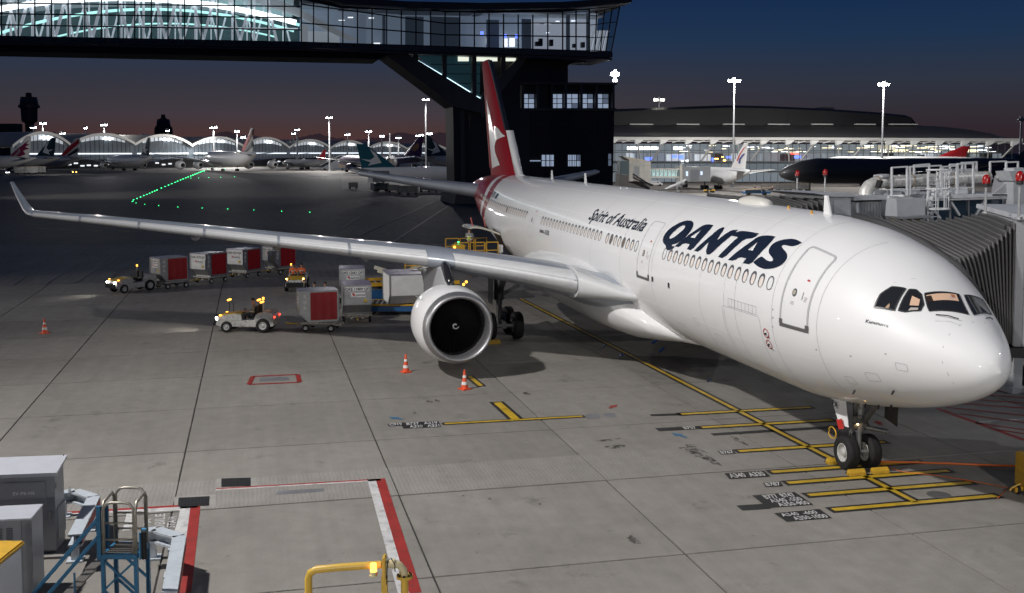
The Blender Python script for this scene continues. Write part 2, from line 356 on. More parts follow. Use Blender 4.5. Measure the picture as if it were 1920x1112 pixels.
# red / white equipment limits
def redwhite(p, q, wr=.3, ww=.25, side=1):
    p, q = Vector(at(*p)), Vector(at(*q)); d = (q-p).normalized(); a = Vector((-d.y, d.x, 0))*side
    b = MB(); line('', p, q, wr, None, .009, b); b.m = [1]*len(b.f); line('', p+a*(wr/2+ww/2), q+a*(wr/2+ww/2), ww, None, .009, b)
    return struct(b.build('limit_line', [PWHT, PRED], fixn=False))
redwhite((713, 898), (779, 1112), .27, .24, -1); redwhite((405, 917), (713, 899), .10, .10, -1)
redwhite((118, 962), (372, 947), .16, .16, -1); redwhite((367, 946), (347, 1112), .26, .26, -1)
line('limit_line', at(253, 961), at(350, 955), .13, PWHT); line('limit_line', at(345, 957), at(326, 1020), .16, PWHT); line('limit_line', at(246, 962), at(238, 995), .22, PWHT)
for txt, A, B, C_, D_ in (('MOBILE', (288, 1004), (291, 965), (310, 964), (308, 1003)), ('STAIR', (312, 990), (316, 969), (332, 968), (328, 990)), ('AA', (268, 988), (270, 974), (284, 973), (282, 987))):
    vs, fs = text2d(txt, 1, bold=.012); xs = [p[0] for p in vs]; ys = [p[1] for p in vs]; b = MB()
    q = [Vector(at(*k)) for k in (A, B, C_, D_)]
    def P(x, y):
        s = (x-min(xs))/(max(xs)-min(xs)); t_ = 1-(y-min(ys))/(max(ys)-min(ys)); p = (q[0]*(1-s)+q[1]*s)*(1-t_)+(q[3]*(1-s)+q[2]*s)*t_; return (p.x, p.y, .012)
    b.add([P(*p) for p in vs], fs); struct(b.build('stand_marking', PWHT, fixn=False))
# red and white box on the apron, centre left
A, B, C_, D_ = at(474, 706), at(558, 702.5), at(562, 717), at(467, 721)
for p, q in ((A, B), (B, C_), (C_, D_), (D_, A)): line('limit_line', p, q, .2, PRED)
sheet('hatch_cover', [at(488, 709), at(540, 707), at(544, 713), at(486, 715)], PGRY, .006)
# hatched red keep-clear area under the right bridge
line('limit_line', at(1757, 766), at(1922, 826), .24, PRED)
for a, b in (((1774, 764), (1930, 780)), ((1800, 776), (1930, 794)), ((1830, 793), (1930, 808)), ((1870, 806), (1930, 815)), ((1805, 757), (1930, 766)), ((1826, 749), (1930, 757)), ((1845, 740), (1930, 747)), ((1862, 733), (1930, 738))):
    line('limit_line', at(*a), at(*b), .17, PRED)
line('limit_line', at(1828, 793), at(1872, 789), .12, PWHT); line('limit_line', at(1893, 788), at(1930, 785), .12, PWHT)
# arrow heads and small worn panels
def arrow(p, q, w, m):
    p, q = Vector(at(*p)), Vector(at(*q)); d = (q-p).normalized(); a = Vector((-d.y, d.x, 0)); L = (q-p).length
    P = [p-a*w*.4, p+d*L*.45-a*w*.4, p+d*L*.45-a*w, q, p+d*L*.45+a*w, p+d*L*.45+a*w*.4, p+a*w*.4]
    return sheet('arrow_marking', [(v.x, v.y) for v in P], m, .011)
arrow((1652, 797), (1642, 789), .16, PRED); arrow((1142, 766), (1157, 759), .16, PRED); arrow((755, 787), (728, 782), .18, PBLU); arrow((1288, 821), (1258, 812), .18, PBLU)
for q in ([(1097, 777), (1122, 775.5), (1126, 784), (1101, 786)], [(1129, 775.5), (1152, 774), (1158, 782), (1134, 783)]): sheet('worn_panel', [at(*p) for p in q], PGRY, .007)
sheet('patch', [at(520, 921), at(607, 916), at(607, 922), at(519, 928)], PGRY, .008)
# drain covers: frame + slotted lid
LID = mat('drain_iron', (.035, .035, .038), .55, .4, var=.3, vscale=6, bump=.5, bscale=25)
RIMC = mat('drain_rim', (.30, .29, .27), .8, var=.2)
def drain(q, r):
    A = [at(*p) for p in q]; B = [at(*p) for p in r]
    o = sheet('drain_cover', [(p.x, p.y) for p in B], RIMC, .006)
    b = MB(); z = .014; b.add([(p.x, p.y, z) for p in A], [(0, 1, 2, 3)]); b.build('lid', LID, o, fixn=False)
    b = MB(); s = [Vector((p.x, p.y, 0)) for p in A]
    for i in range(9):
        t_ = (i+.7)/9.4; p0 = s[0].lerp(s[1], t_); p1 = s[3].lerp(s[2], t_); b.beam((*p0.lerp(p1, .12).xy, .018), (*p0.lerp(p1, .88).xy, .018), .025, .012)
    b.build('lid_rib', DARK, o)
drain([(415, 898), (470, 896), (470, 912), (415, 914)], [(406, 898), (481, 894), (483, 911), (406, 917)])
drain([(335, 934), (393, 931), (392, 949), (334, 951)], [(327, 932), (405, 927), (404, 952), (326, 955)])
# manhole, tyre marks, patches of wear
mh = MB(); mh.cyl((at(1760, 928).x, at(1760, 928).y, .0), (at(1760, 928).x, at(1760, 928).y, .012), .32, n=24); struct(mh.build('manhole_cover', mat('manhole_iron', (.12, .12, .12), .6, .3)))
OIL = mat('oil_stain', (.045, .042, .038), .5, var=.5, vscale=3)
_t = OIL.node_tree; _g = _t.nodes.new('ShaderNodeNewGeometry'); _n = _t.nodes.new('ShaderNodeTexNoise'); _n.inputs['Scale'].default_value = 5; _n.inputs['Detail'].default_value = 6; _t.links.new(_g.outputs['Position'], _n.inputs['Vector'])
_r = _t.nodes.new('ShaderNodeMapRange'); _r.inputs[1].default_value = .40; _r.inputs[2].default_value = .62; _r.inputs[4].default_value = .75; _t.links.new(_n.outputs[0], _r.inputs[0]); _t.links.new(_r.outputs[0], _t.nodes['Principled BSDF'].inputs['Alpha'])
def blob(name, u, v, rx, ry, m, seed=0, z=.005, n=18, rot=0):
    rr = random.Random(seed+int(u)); p = at(u, v); b = MB(); P = []
    for i in range(n):
        a = 2*math.pi*i/n; k = .65+.5*rr.random(); x, y = rx*k*math.cos(a), ry*k*math.sin(a); P.append((p.x+x*math.cos(rot)-y*math.sin(rot), p.y+x*math.sin(rot)+y*math.cos(rot), z))
    b.add(P, [tuple(range(n))]); return struct(b.build(name, m, fixn=False))
for u, v, rx, ry, rot in ((1300, 845, .5, .22, .6), (1318, 856, .7, .2, .3), (1335, 866, .5, .14, .2), (1297, 838, .35, .2, 0), (988, 738, .3, .16, 0), (1187, 1012, .35, .12, 0), (805, 753, .3, .14, 0), (776, 774, .2, .1, 0), (1140, 825, .12, .5, .2), (1155, 838, .25, .4, .2), (1385, 826, .7, .12, 0), (820, 752, .3, .1, 0), (868, 930, .08, .05, 0), (918, 935, .12, .06, 0), (897, 1001, .08, .05, 0), (1013, 946, .1, .05, 0)):
    blob('oil_stain', u, v, rx, ry, OIL, 3, rot=rot)
WATER = mat('water_film', (.03, .032, .035), .10, spec=.6)
for u, v, rx, ry in ((1165, 666, .9, .12), (1130, 650, .8, .07), (1228, 640, 1.0, .10), (1205, 628, .6, .07), (1240, 656, .8, .10), (1330, 713, .5, .08)):
    blob('puddle', u, v, rx, ry, WATER, 9, .007, 26, 2.6)
# taxiway side: guide lines, service road, hatched parking
for a, b in (((18, 545), (215, 518)), ((15, 541), (60, 507)), ((80, 535), (150, 489)), ((140, 530), (215, 483)), ((200, 525), (255, 483)), ((-20, 520), (110, 478)), ((-20, 500), (80, 473)), ((-20, 484), (45, 471))):
    line('bay_line', at(*a), at(*b), .16, PGRY, .006)
line('bay_line', at(20, 463), at(290, 481), .2, PGRY, .006); line('bay_line', at(95, 441), at(420, 451), .2, PGRY, .006); line('bay_line', at(40, 468), at(600, 490), .15, PGRY, .006)
for u, v in ((73, 428), (81, 428.4), (114, 429.3), (122.5, 430), (131, 430.5), (167.5, 431.5), (177, 432.2), (186.5, 433), (227, 433.5), (238, 434.2), (249, 435)):
    p = at(u, v); line('dash_marking', p+RT*-.33, p+RT*.33, .35, PYEL, .006)
line('guide_line', at(735, 455), at(850, 380), .28, PGRY, .006); line('guide_line', at(672, 442), at(815, 378), .25, PGRY, .006); line('guide_line', at(640, 428), at(690, 397), .2, PGRY, .006)
line('guide_line', at(760, 404), at(850, 397), .2, PGRY, .006)
# green and amber taxiway lights
GLOW = mat('green_lens', (.05, 1, .35), .3, emit=9, ec=(.03, 1, .26)); AMB = mat('amber_lens', (1, .5, .1), .3, emit=24, ec=(1, .45, .08)); REDL = mat('red_lens', (1, .05, .04), .3, emit=22, ec=(1, .03, .02))
def tl_mesh(m, nm):
    b = MB(); b.cyl((0, 0, 0), (0, 0, .06), .18, .14, 8); b.k = 1; b.cyl((0, 0, .061), (0, 0, .16), .12, .08, 8); return b.mesh(nm, [DARK, m])
tlg = tl_mesh(GLOW, 'taxiway_light')
pts = [(248.5, 378), (250.5, 375), (257, 372.5), (263.5, 369.8), (269.5, 367), (275.5, 365), (280.5, 362.8), (285.5, 360.5), (290, 358.5), (294.5, 356.8), (302.5, 353), (309.5, 350.2), (316, 347.7), (322, 345), (328.5, 342.5), (333, 340.3), (338.5, 338), (343.5, 336), (348.5, 334), (353, 332.3), (357.5, 330.5), (361.5, 329), (365.5, 327.3), (369, 326), (372.5, 324.5), (376, 323.3), (379.5, 322.2), (383, 321.2),
       (255, 380.5), (271.5, 383), (297.5, 385.7), (333.5, 388), (379, 390), (427, 391.8), (476, 393.8), (528, 396), (581, 398), (372.5, 334), (391.5, 333.3), (414, 332.5), (440, 331.5), (398, 317), (390, 318), (406, 317), (421, 316.5), (358, 334.5)]
for u, v in pts:
    p = at(u, v); o = put(tlg, 'taxiway_light', None, (p.x, p.y, -.05)); k = max(.8, (p-CAM).length/260)*(1 if pts.index((u, v)) < 28 else .62); o.scale = (k, k, k)
    i_ = pts.index((u, v)); w_ = ('in the bright diagonal row', 'green lights in the diagonal row') if i_ < 28 else (('in the faint row running right from the near end of the diagonal', 'green lights in the near faint row') if i_ < 37 else ('in the faint row beside the far end of the diagonal', 'green lights in the far faint row')); tag(o, 'small green light '+w_[0], 'taxiway light', w_[1])
tla = tl_mesh(AMB, 'apron_light')
for u, v, s_ in ((136.5, 323.3, 'left'), (143, 323.3, 'right')):
    p = at(u, v); o = put(tla, 'apron_light', None, (p.x, p.y, -.05)); o.scale = (2, 2, 2); tag(o, 'amber ground light on the taxiway, %s one of the pair' % s_, 'apron light', 'amber pair on the taxiway')
# ================================================================ THE AIRLINER (x = -station, nose towards +x)
S_ = [0.38, 0.476, 0.619, 0.859, 1.338, 1.817, 2.296, 3.253, 4.211, 5.169, 6.606, 8.042, 10, 41, 44, 47, 50, 53, 56, 59, 61, 63, 63.6]
W_ = [0, 0.242, 0.448, 0.668, 1.016, 1.324, 1.579, 1.977, 2.284, 2.484, 2.675, 2.785, 2.82, 2.82, 2.8, 2.7, 2.48, 2.16, 1.75, 1.25, 0.88, 0.42, 0.1]
T_ = [4.159, 4.481, 4.659, 4.855, 5.13, 5.384, 5.674, 6.322, 6.789, 7.071, 7.376, 7.52, 7.62, 7.86, 7.88, 7.9, 7.91, 7.9, 7.83, 7.66, 7.5, 7.22, 7.0]
B_ = [4.159, 3.956, 3.764, 3.572, 3.298, 3.097, 2.926, 2.65, 2.43, 2.255, 2.04, 1.93, 1.93, 2.2, 2.35, 2.8, 3.42, 4.1, 4.8, 5.5, 6.0, 6.55, 6.8]
C_ = [4.159, 4.174, 4.198, 4.236, 4.308, 4.376, 4.44, 4.554, 4.65, 4.71, 4.76, 4.79, 4.8, 5.04, 5.08, 5.25, 5.52, 5.85, 6.2, 6.5, 6.7, 6.87, 6.9]
def pslope(X, Y):
    h = np.diff(X); d = np.diff(Y)/h; m = np.zeros(len(X)); m[0] = d[0]; m[-1] = d[-1]
    for i in range(1, len(X)-1):
        if d[i-1]*d[i] > 0:
            a = 2*h[i]+h[i-1]; b = h[i]+2*h[i-1]; m[i] = (a+b)/(a/d[i-1]+b/d[i])
    return m
_X = np.array(S_); _PR = [(np.array(a), pslope(_X, np.array(a))) for a in (W_, T_, B_, C_)]
def prof(s):
    s = min(max(s, _X[0]), _X[-1]); i = min(max(int(np.searchsorted(_X, s))-1, 0), len(_X)-2); h = _X[i+1]-_X[i]; t = (s-_X[i])/h
    return [Y[i]*(2*t**3-3*t**2+1)+h*M[i]*(t**3-2*t**2+t)+Y[i+1]*(3*t**2-2*t**3)+h*M[i+1]*(t**3-t**2) for Y, M in _PR]
def FS(s, th, off=0):                    # skin point at station s, angle th above the starboard side
    w, t, b, c = prof(s); st_ = math.sin(th); h = (t-c) if st_ >= 0 else (c-b)
    p = Vector((-s, -w*math.cos(th), c+h*st_))
    if off:
        e = .02; s1 = max(s-e, .385); w2, t2, b2, c2 = prof(s1); h2 = (t2-c2) if st_ >= 0 else (c2-b2)
        a = Vector((-s1, -w2*math.cos(th), c2+h2*st_))-p; bth = Vector((0, w*math.sin(th), h*math.cos(th)))
        n = bth.cross(a); n = n if n.y*(-math.cos(th))+n.z*st_ >= 0 else -n
        p = p+n.normalized()*off
    return p
# livery paint: white, aft body red with a pale band
def livery():
    m = bpy.data.materials.new('airliner_paint'); m.use_nodes = True; t = m.node_tree; L = t.links; b = t.nodes['Principled BSDF']
    def M(op, a, b_=None, c=None):
        n = t.nodes.new('ShaderNodeMath'); n.operation = op
        for i, v in enumerate((a, b_, c)):
            if v is None: continue
            if isinstance(v, (int, float)): n.inputs[i].default_value = v
            else: L.new(v, n.inputs[i])
        return n.outputs[0]
    tc_ = t.nodes.new('ShaderNodeTexCoord'); s3 = t.nodes.new('ShaderNodeSeparateXYZ'); L.new(tc_.outputs['Object'], s3.inputs[0])
    s = M('MULTIPLY', s3.outputs[0], -1.0); z = M('SUBTRACT', s3.outputs[2], 6.3); d = M('SUBTRACT', s, M('ADD', M('MULTIPLY', M('MULTIPLY', z, z), .85), 47.9))
    red = M('MULTIPLY', M('GREATER_THAN', d, 0.0), M('SUBTRACT', 1.0, M('MULTIPLY', M('GREATER_THAN', d, 1.5), M('LESS_THAN', d, 2.6))))
    n = t.nodes.new('ShaderNodeTexNoise'); n.inputs['Scale'].default_value = .8; n.inputs['Detail'].default_value = 6; L.new(tc_.outputs['Object'], n.inputs['Vector'])
    mp_ = t.nodes.new('ShaderNodeMapping'); mp_.inputs['Scale'].default_value = (.12, 1, .5); L.new(tc_.outputs['Object'], mp_.inputs[0]); n2 = t.nodes.new('ShaderNodeTexNoise'); n2.inputs['Scale'].default_value = 2.2; n2.inputs['Detail'].default_value = 2; L.new(mp_.outputs[0], n2.inputs['Vector'])
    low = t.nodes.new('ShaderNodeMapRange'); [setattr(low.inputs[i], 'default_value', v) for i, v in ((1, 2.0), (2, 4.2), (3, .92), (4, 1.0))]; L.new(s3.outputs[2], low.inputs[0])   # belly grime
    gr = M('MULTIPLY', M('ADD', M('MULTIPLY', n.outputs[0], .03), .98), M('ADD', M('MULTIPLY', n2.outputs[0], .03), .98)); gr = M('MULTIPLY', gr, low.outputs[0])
    mx_ = t.nodes.new('ShaderNodeMix'); mx_.data_type = 'RGBA'; L.new(red, mx_.inputs[0]); mx_.inputs[6].default_value = (.83, .835, .84, 1); mx_.inputs[7].default_value = (.30, .008, .018, 1)
    m2_ = t.nodes.new('ShaderNodeMix'); m2_.data_type = 'RGBA'; m2_.blend_type = 'MULTIPLY'; m2_.inputs[0].default_value = 1; L.new(mx_.outputs[2], m2_.inputs[6]); L.new(gr, m2_.inputs[7]); L.new(m2_.outputs[2], b.inputs['Base Color'])
    r = t.nodes.new('ShaderNodeMapRange'); [setattr(r.inputs[i], 'default_value', v) for i, v in ((1, .3), (2, .7), (3, .26), (4, .31))]; L.new(n2.outputs[0], r.inputs[0]); b.inputs['Roughness'].default_value = .48
    b.inputs['Coat Weight'].default_value = .55; b.inputs['Coat Roughness'].default_value = .05
    return m
PAINT = livery()
APW = mat('airliner_white', (.82, .825, .83), .45, coat=.5, var=.05, vscale=1.1)
APR = mat('airliner_red', (.26, .007, .016), .6, spec=.25)
NAVY = mat('lettering_navy', (.010, .017, .035), .35)
SEAM = mat('panel_seam', (.33, .34, .35), .5)
OUTL = mat('door_outline', (.46, .47, .48), .5)
WINGP = mat('wing_grey', (.34, .375, .43), .34, coat=.3, var=.1, vscale=.7)
SLATP = mat('slat_grey', (.66, .67, .68), .55, 0, var=.10, vscale=1.5, stretch=(3, .6, 3))
ALU = mat('bare_aluminium', (.50, .51, .52), .55, .3, var=.1, vscale=4)
plane = thing('airliner', 'white wide-body passenger jet with red tail parked nose to the right beside two boarding bridges', 'airliner')
# fuselage
ss = [.381, .40, .43, .476, .54, .62, .73, .86]+[.86+.24*i for i in range(1, 40)]+[10.2+1.4*i for i in range(0, 23)]+[41.2+.62*i for i in range(0, 36)]+[63.3, 63.59]
nth = 112
fb = MB(); fb.grid([[FS(s, -math.pi/2+2*math.pi*j/nth) for j in range(nth)] for s in ss], closed=True)
fb.add([FS(63.59, 2*math.pi*j/24) for j in range(24)], [tuple(range(24))])
fb.build('fuselage', PAINT, plane, smooth=60)
def wrap(name, mats, vs, fs, off, parent, k=None):     # flat (station, arc) drawing laid on the skin
    b = MB(); b.add([FS(x, y, off) for x, y in vs], fs); return b.build(name, mats, parent, fixn=False)
def band(pts, w, name, m, parent, off=.012, closed=False):     # line of width w along (station, angle) points
    b = MB(); n = len(pts); rows = []
    P = [FS(s, t, off) for s, t in pts]
    for i, p in enumerate(P):
        d = P[(i+1) % n if closed else min(i+1, n-1)]-P[i-1 if (closed or i) else 0]; d.normalize()
        nn = (FS(*pts[i], .1)-FS(*pts[i])).normalized(); a = nn.cross(d).normalized()*(w/2); rows.append([p-a, p+a])
    if closed: rows.append(rows[0])
    b.grid(rows); return b.build(name, m, parent, fixn=False)
def dens(p, closed=True, n=6):
    q = []; m_ = len(p)
    for i in range(m_ if closed else m_-1):
        a, b = p[i], p[(i+1) % m_]; q += [(a[0]+(b[0]-a[0])*k/n, a[1]+(b[1]-a[1])*k/n) for k in range(n)]
    return q if closed else q+[p[-1]]
def resamp(p, st=.09):
    q = []
    for i in range(len(p)):
        a, b = p[i], p[(i+1) % len(p)]; n = max(1, int(math.hypot(a[0]-b[0], (a[1]-b[1])*2.7)/st)); q += [(a[0]+(b[0]-a[0])*k/n, a[1]+(b[1]-a[1])*k/n) for k in range(n)]
    return q
def rrect(s0, s1, t0, t1, rs, rt, n=4):
    P = []
    for cx_, cy_, a0 in ((s1-rs, t1-rt, 0), (s0+rs, t1-rt, 90), (s0+rs, t0+rt, 180), (s1-rs, t0+rt, 270)):
        P += [(cx_+rs*math.cos(R(a0+90*i/n)), cy_+rt*math.sin(R(a0+90*i/n))) for i in range(n+1)]
    return P
# airline name, letter by letter
G_ = dict(
 Q=[[(15.86, 2.26), (15.57, 2.36), (15.2, 2.39), (14.88, 2.33), (14.6, 2.16), (14.49, 1.91), (14.59, 1.66), (14.83, 1.45), (15.12, 1.33), (15.40, 1.28), (15.32, 1.21), (15.12, 1.25), (15.09, 1.18), (15.36, 1.07), (15.62, 1.03), (15.8, 1.09), (15.92, 1.2), (16.23, 1.25), (16.45, 1.37), (16.54, 1.53), (16.5, 1.76), (16.3, 1.99), (16.06, 2.14)],
    [(15.36, 2.13), (15.56, 2.11), (15.74, 1.95), (15.88, 1.75), (15.99, 1.58), (15.94, 1.48), (15.75, 1.48), (15.5, 1.59), (15.29, 1.79), (15.17, 1.96), (15.19, 2.07)]],
 A=[[(15.08, 1.24), (14.14, 2.02), (14.02, 2.22), (13.78, 2.34), (13.5, 2.38), (13.18, 2.37), (13.1, 2.08), (13.23, 1.69), (13.49, 1.24), (13.95, 1.25), (13.89, 1.44), (14.45, 1.44), (14.66, 1.25)], [(13.74, 2.07), (14.22, 1.7), (13.79, 1.71)]],
 N=[[(13.3, 1.25), (12.71, 1.88), (12.54, 2.24), (12.45, 2.33), (12.24, 2.38), (12.12, 2.22), (12.01, 1.79), (11.7, 2.19), (11.53, 2.33), (11.19, 2.37), (11.18, 2.19), (11.48, 1.76), (11.89, 1.25), (12.3, 1.24), (12.53, 1.69), (12.87, 1.25)]],
 T=[[(11.26, 2.09), (11.22, 2.22), (11.0, 2.34), (10.67, 2.38), (9.66, 2.39), (9.70, 2.23), (9.85, 2.14), (10.22, 2.08), (10.42, 1.73), (10.8, 1.24), (11.28, 1.25), (10.96, 1.65), (10.74, 2.09)]],
 B=[[(10.48, 1.23), (9.72, 1.97), (9.58, 2.23), (9.34, 2.35), (8.96, 2.41), (8.62, 2.43), (8.55, 2.11), (8.68, 1.69), (8.85, 1.27), (9.38, 1.25), (9.32, 1.43), (9.77, 1.42), (10.04, 1.25)], [(9.29, 2.08), (9.53, 1.72), (9.2, 1.73)]],
 S=[[(7.11, 2.48), (7.15, 2.36), (7.33, 2.24), (7.57, 2.22), (7.8, 2.22), (7.84, 2.14), (7.68, 2.07), (7.34, 1.97), (7.17, 1.85), (7.12, 1.67), (7.25, 1.48), (7.57, 1.33), (7.99, 1.25), (8.37, 1.27), (8.66, 1.33), (8.78, 1.37), (8.60, 1.56), (8.48, 1.63), (8.23, 1.58), (7.94, 1.53), (7.76, 1.57), (7.77, 1.64), (7.92, 1.7), (8.21, 1.79), (8.35, 1.9), (8.4, 2.06), (8.36, 2.21), (8.13, 2.37), (7.8, 2.49), (7.51, 2.53)]])
for k, polys in G_.items():
    P = [smoothpoly(p, 2) for p in polys] if k in 'QS' else [smoothpoly(polys[0], 1)]+polys[1:]
    vs, fs = fill2d(P, .3, .1)
    wrap('letter', NAVY, [(x, y/2.82) for x, y in vs], fs, .012, plane)
def skin_text(txt, s_start, th0, h, m, parent, shear=0, sx=1, bold=0, name='lettering', width=None, off=.012, R_=2.82, slope=0):
    vs, fs = text2d(txt, 1, shear=shear, step=.25, stepv=.1, bold=bold); k = h/.72
    x1 = max(p[0] for p in vs); kx = (width/x1) if width else k*sx
    return wrap(name, m, [(s_start-x*kx, th0+(y*k)/R_+slope*x*kx) for x, y in vs], fs, off, parent)
skin_text('Spirit of Australia', 26.15, .535, .62, NAVY, plane, shear=.35, width=7.3, bold=.016, name='motto_lettering')
skin_text('Kununurra', 3.29, .262, .11, NAVY, plane, width=.62, bold=.004, name='name_lettering', R_=1.95, slope=.14)
skin_text('AIRBUS', 33.5, .098, .16, NAVY, plane, width=.85, bold=.02, name='type_lettering'); skin_text('A330', 32.5, .092, .24, NAVY, plane, width=.85, bold=.015, name='type_lettering')
skin_text('VH-QPA', 48.2, .50, .42, NAVY, plane, width=1.35, bold=.01, name='registration', R_=2.6)
wrap('flag', mat('flag_blue', (.012, .05, .10), .4), [(46.5, .50), (45.9, .50), (45.9, .64), (46.5, .64)], [(0, 1, 2, 3)], .014, plane)
# windows
PANE = mat('cabin_light', (.70, .64, .60), .2, emit=.12, ec=(1, .82, .70)); PANED = mat('cabin_dim', (.10, .09, .08), .1, emit=.10, ec=(1, .7, .5)); FRM = mat('window_frame', (.10, .11, .125), .4)
def window(s, th, hw=.118, hh=.185, blank=False):
    ro = rrect(s-hw-.045, s+hw+.045, th-(hh+.04)/2.82, th+(hh+.055)/2.82, hw+.043, (hw+.06)/2.82); ri = rrect(s-hw-.012, s+hw-.022, th-(hh+.018)/2.82, th+(hh-.035)/2.82, hw-.006, hw*1.1/2.82)  # frame widened at upper aft, a dark crescent for the recess shade
    if blank: ri = rrect(s-hw-.012, s+hw+.012, th-(hh+.012)/2.82, th+(hh+.012)/2.82, hw+.01, (hw*1.1+.012)/2.82)
    b = MB(); n = len(ro); O = [FS(a, c, .012) for a, c in ro]; I_ = [FS(a, c, .012) for a, c in ri]; D_ = [FS(a, c, -.015) for a, c in ri]
    b.add(O+I_, [(i, (i+1) % n, n+(i+1) % n, n+i) for i in range(n)])
    o = b.build('cabin_window', FRM, plane, fixn=False)
    if not blank:
        b = MB(); P = [FS(a, c, .007) for a, c in ri]; b.add(P, [tuple(range(n))]); b.build('pane', PANE if random.random() < .9 else PANED, o, fixn=False)
for k in range(17): window(7.37+.524*k, .313, blank=k in (0, 16))
for k in range(8): window(18.83+.528*k, .313+.0006*k, blank=(k == 0))
for k in range(19): window(23.54+.5515*k, .320, blank=False)
for k in range(21): window(37.0+.533*k, .345+.0012*k, blank=False)
for k in range(8): window(48.2+.533*k, .372, hh=.16)
# doors
def door(s0, s1, t0, t1, wide, sill=True, hi=None, rc=.16):
    mid = (s0+s1)/2; R_ = 2.75
    o = thing_part('door', plane)
    P = rrect(s0, s1, t0, t1, rc, rc/R_, 5); ring = resamp(P)
    if sill: band(ring, wide, 'door_frame', OUTL, o, .010, True)
    else: band(ring, wide*.5, 'door_frame', SEAM, o, .010, True)
    if sill:
        b = MB()
        for a, c, e, f in ((s0-.05, s1+.05, t0-.030, t0+.008), (s0-.06, s0+.10, t0+.0, t0+.055), (s1-.10, s1+.06, t0+.0, t0+.055)): b.grid([[FS(a+(c-a)*i/4, e+(f-e)*j/2, .016) for j in range(3)] for i in range(5)])
        b.build('sill_plate', mat('sill_metal', (.16, .16, .155), .5, .4), o, fixn=False)
    b = MB(); c_, tt = mid+(s1-s0)*.10, t0+(t1-t0)*.40
    ring = [(c_+.10*math.cos(a), tt+.13/R_*math.sin(a)) for a in [2*math.pi*i/16 for i in range(16)]]
    b.add([FS(*q, .012) for q in ring], [tuple(range(16))]); w = b.build('viewing_window', FRM, o, fixn=False)
    b = MB(); b.add([FS(c_+(q[0]-c_)*.62, tt+(q[1]-tt)*.62, .016) for q in ring], [tuple(range(16))]); b.build('pane', mat('port_glass', (.35, .33, .26), .15, emit=.12, ec=(1, .85, .6)), w, fixn=False)
    b = MB(); hx = mid-(s1-s0)*.22; b.grid([[FS(hx+.02*i, tt-.055+.09*j, .018) for j in range(2)] for i in range(2)]); b.build('handle', DARK, o, fixn=False)
    b = MB(); b.grid([[FS(hx-.05+.12*i, tt+.17+.02*j, .013) for j in range(2)] for i in range(2)]); b.build('exit_placard', RED, o, fixn=False)
    b = MB()
    for i in range(4): b.grid([[FS(hx-.20+.12*a, tt-.02-.016*i+.007*j, .013) for j in range(2)] for a in range(2)])
    for i in range(3): b.grid([[FS(c_-.08+.16*a, tt-.11-.014*i+.006*j, .013) for j in range(2)] for a in range(2)])
    b.build('placard', mat('placard_print', (.45, .38, .40), .5), o, fixn=False)
    return o
def thing_part(name, parent):
    o = bpy.data.objects.new(name, None); col.objects.link(o); o.parent = parent; o.empty_display_size = .1; return o
door(5.30, 6.58, -.085, .875, .075); door(17.09, 18.37, -.075, .733, .03)
door(34.9, 35.95, -.04, .765, .022, sill=False); door(52.6, 53.5, -.05, .62, .02, sill=False)
# seams
for s in (4.9, 7.05, 9.4, 12.2, 16.8, 20.5, 24.6, 29.5, 33.4, 37.2, 41.0, 44.6, 48.4): band([(s, -1.3+2.75*i/40) for i in range(41)], .012, 'skin_seam', SEAM, plane, .004)
for th in (-.42, 1.12, .62): band([((1.7 if th < 0 else 6.9)+i*.75, th) for i in range(60)], .016, 'skin_seam', mat('seam_light', (.85, .86, .87), .4), plane, .004)
band([(1.16, -.61), (1.2, -.3), (1.296, .015), (1.36, .45), (1.43, .85), (1.506, 1.246), (1.54, 1.6), (1.583, 1.93), (1.6, 2.2)], .012, 'radome_seam', mat('radome_line', (.28, .29, .30), .5), plane, .004)
band([(3.30, .1), (3.33, .6), (3.3, 1.0), (3.15, 1.25), (2.95, 1.57)], .008, 'skin_seam', SEAM, plane, .004)
band([(1.9, .95), (1.7, 1.15), (1.5, 1.25)], .010, 'skin_seam', SEAM, plane, .004)
band(resamp(rrect(7.75, 10.35, -.80, -.09, .12, .05)), .012, 'hold_door_outline', SEAM, plane, .004, True)
for a, c, e, f in ((3.05, 3.45, -.62, -.48), (4.0, 4.3, -.72, -.60), (11.2, 11.7, -.66, -.52), (12.9, 13.2, -.5, -.40), (14.6, 15.3, -.74, -.60), (2.1, 2.4, -.35, -.22), (5.1, 5.4, -1.0, -.9)): band(resamp(rrect(a, c, e, f, .04, .02)), .010, 'access_panel', SEAM, plane, .004, True)
for s, t_ in ((6.95, .03), (6.95, -.06), (7.0, -.16), (3.7, -.28), (2.6, -.12), (5.0, -.3)): b = MB(); b.grid([[FS(s+.06*i, t_+.018*j, .006) for j in range(2)] for i in range(2)]); b.build('stencil_mark', SEAM, plane, fixn=False)
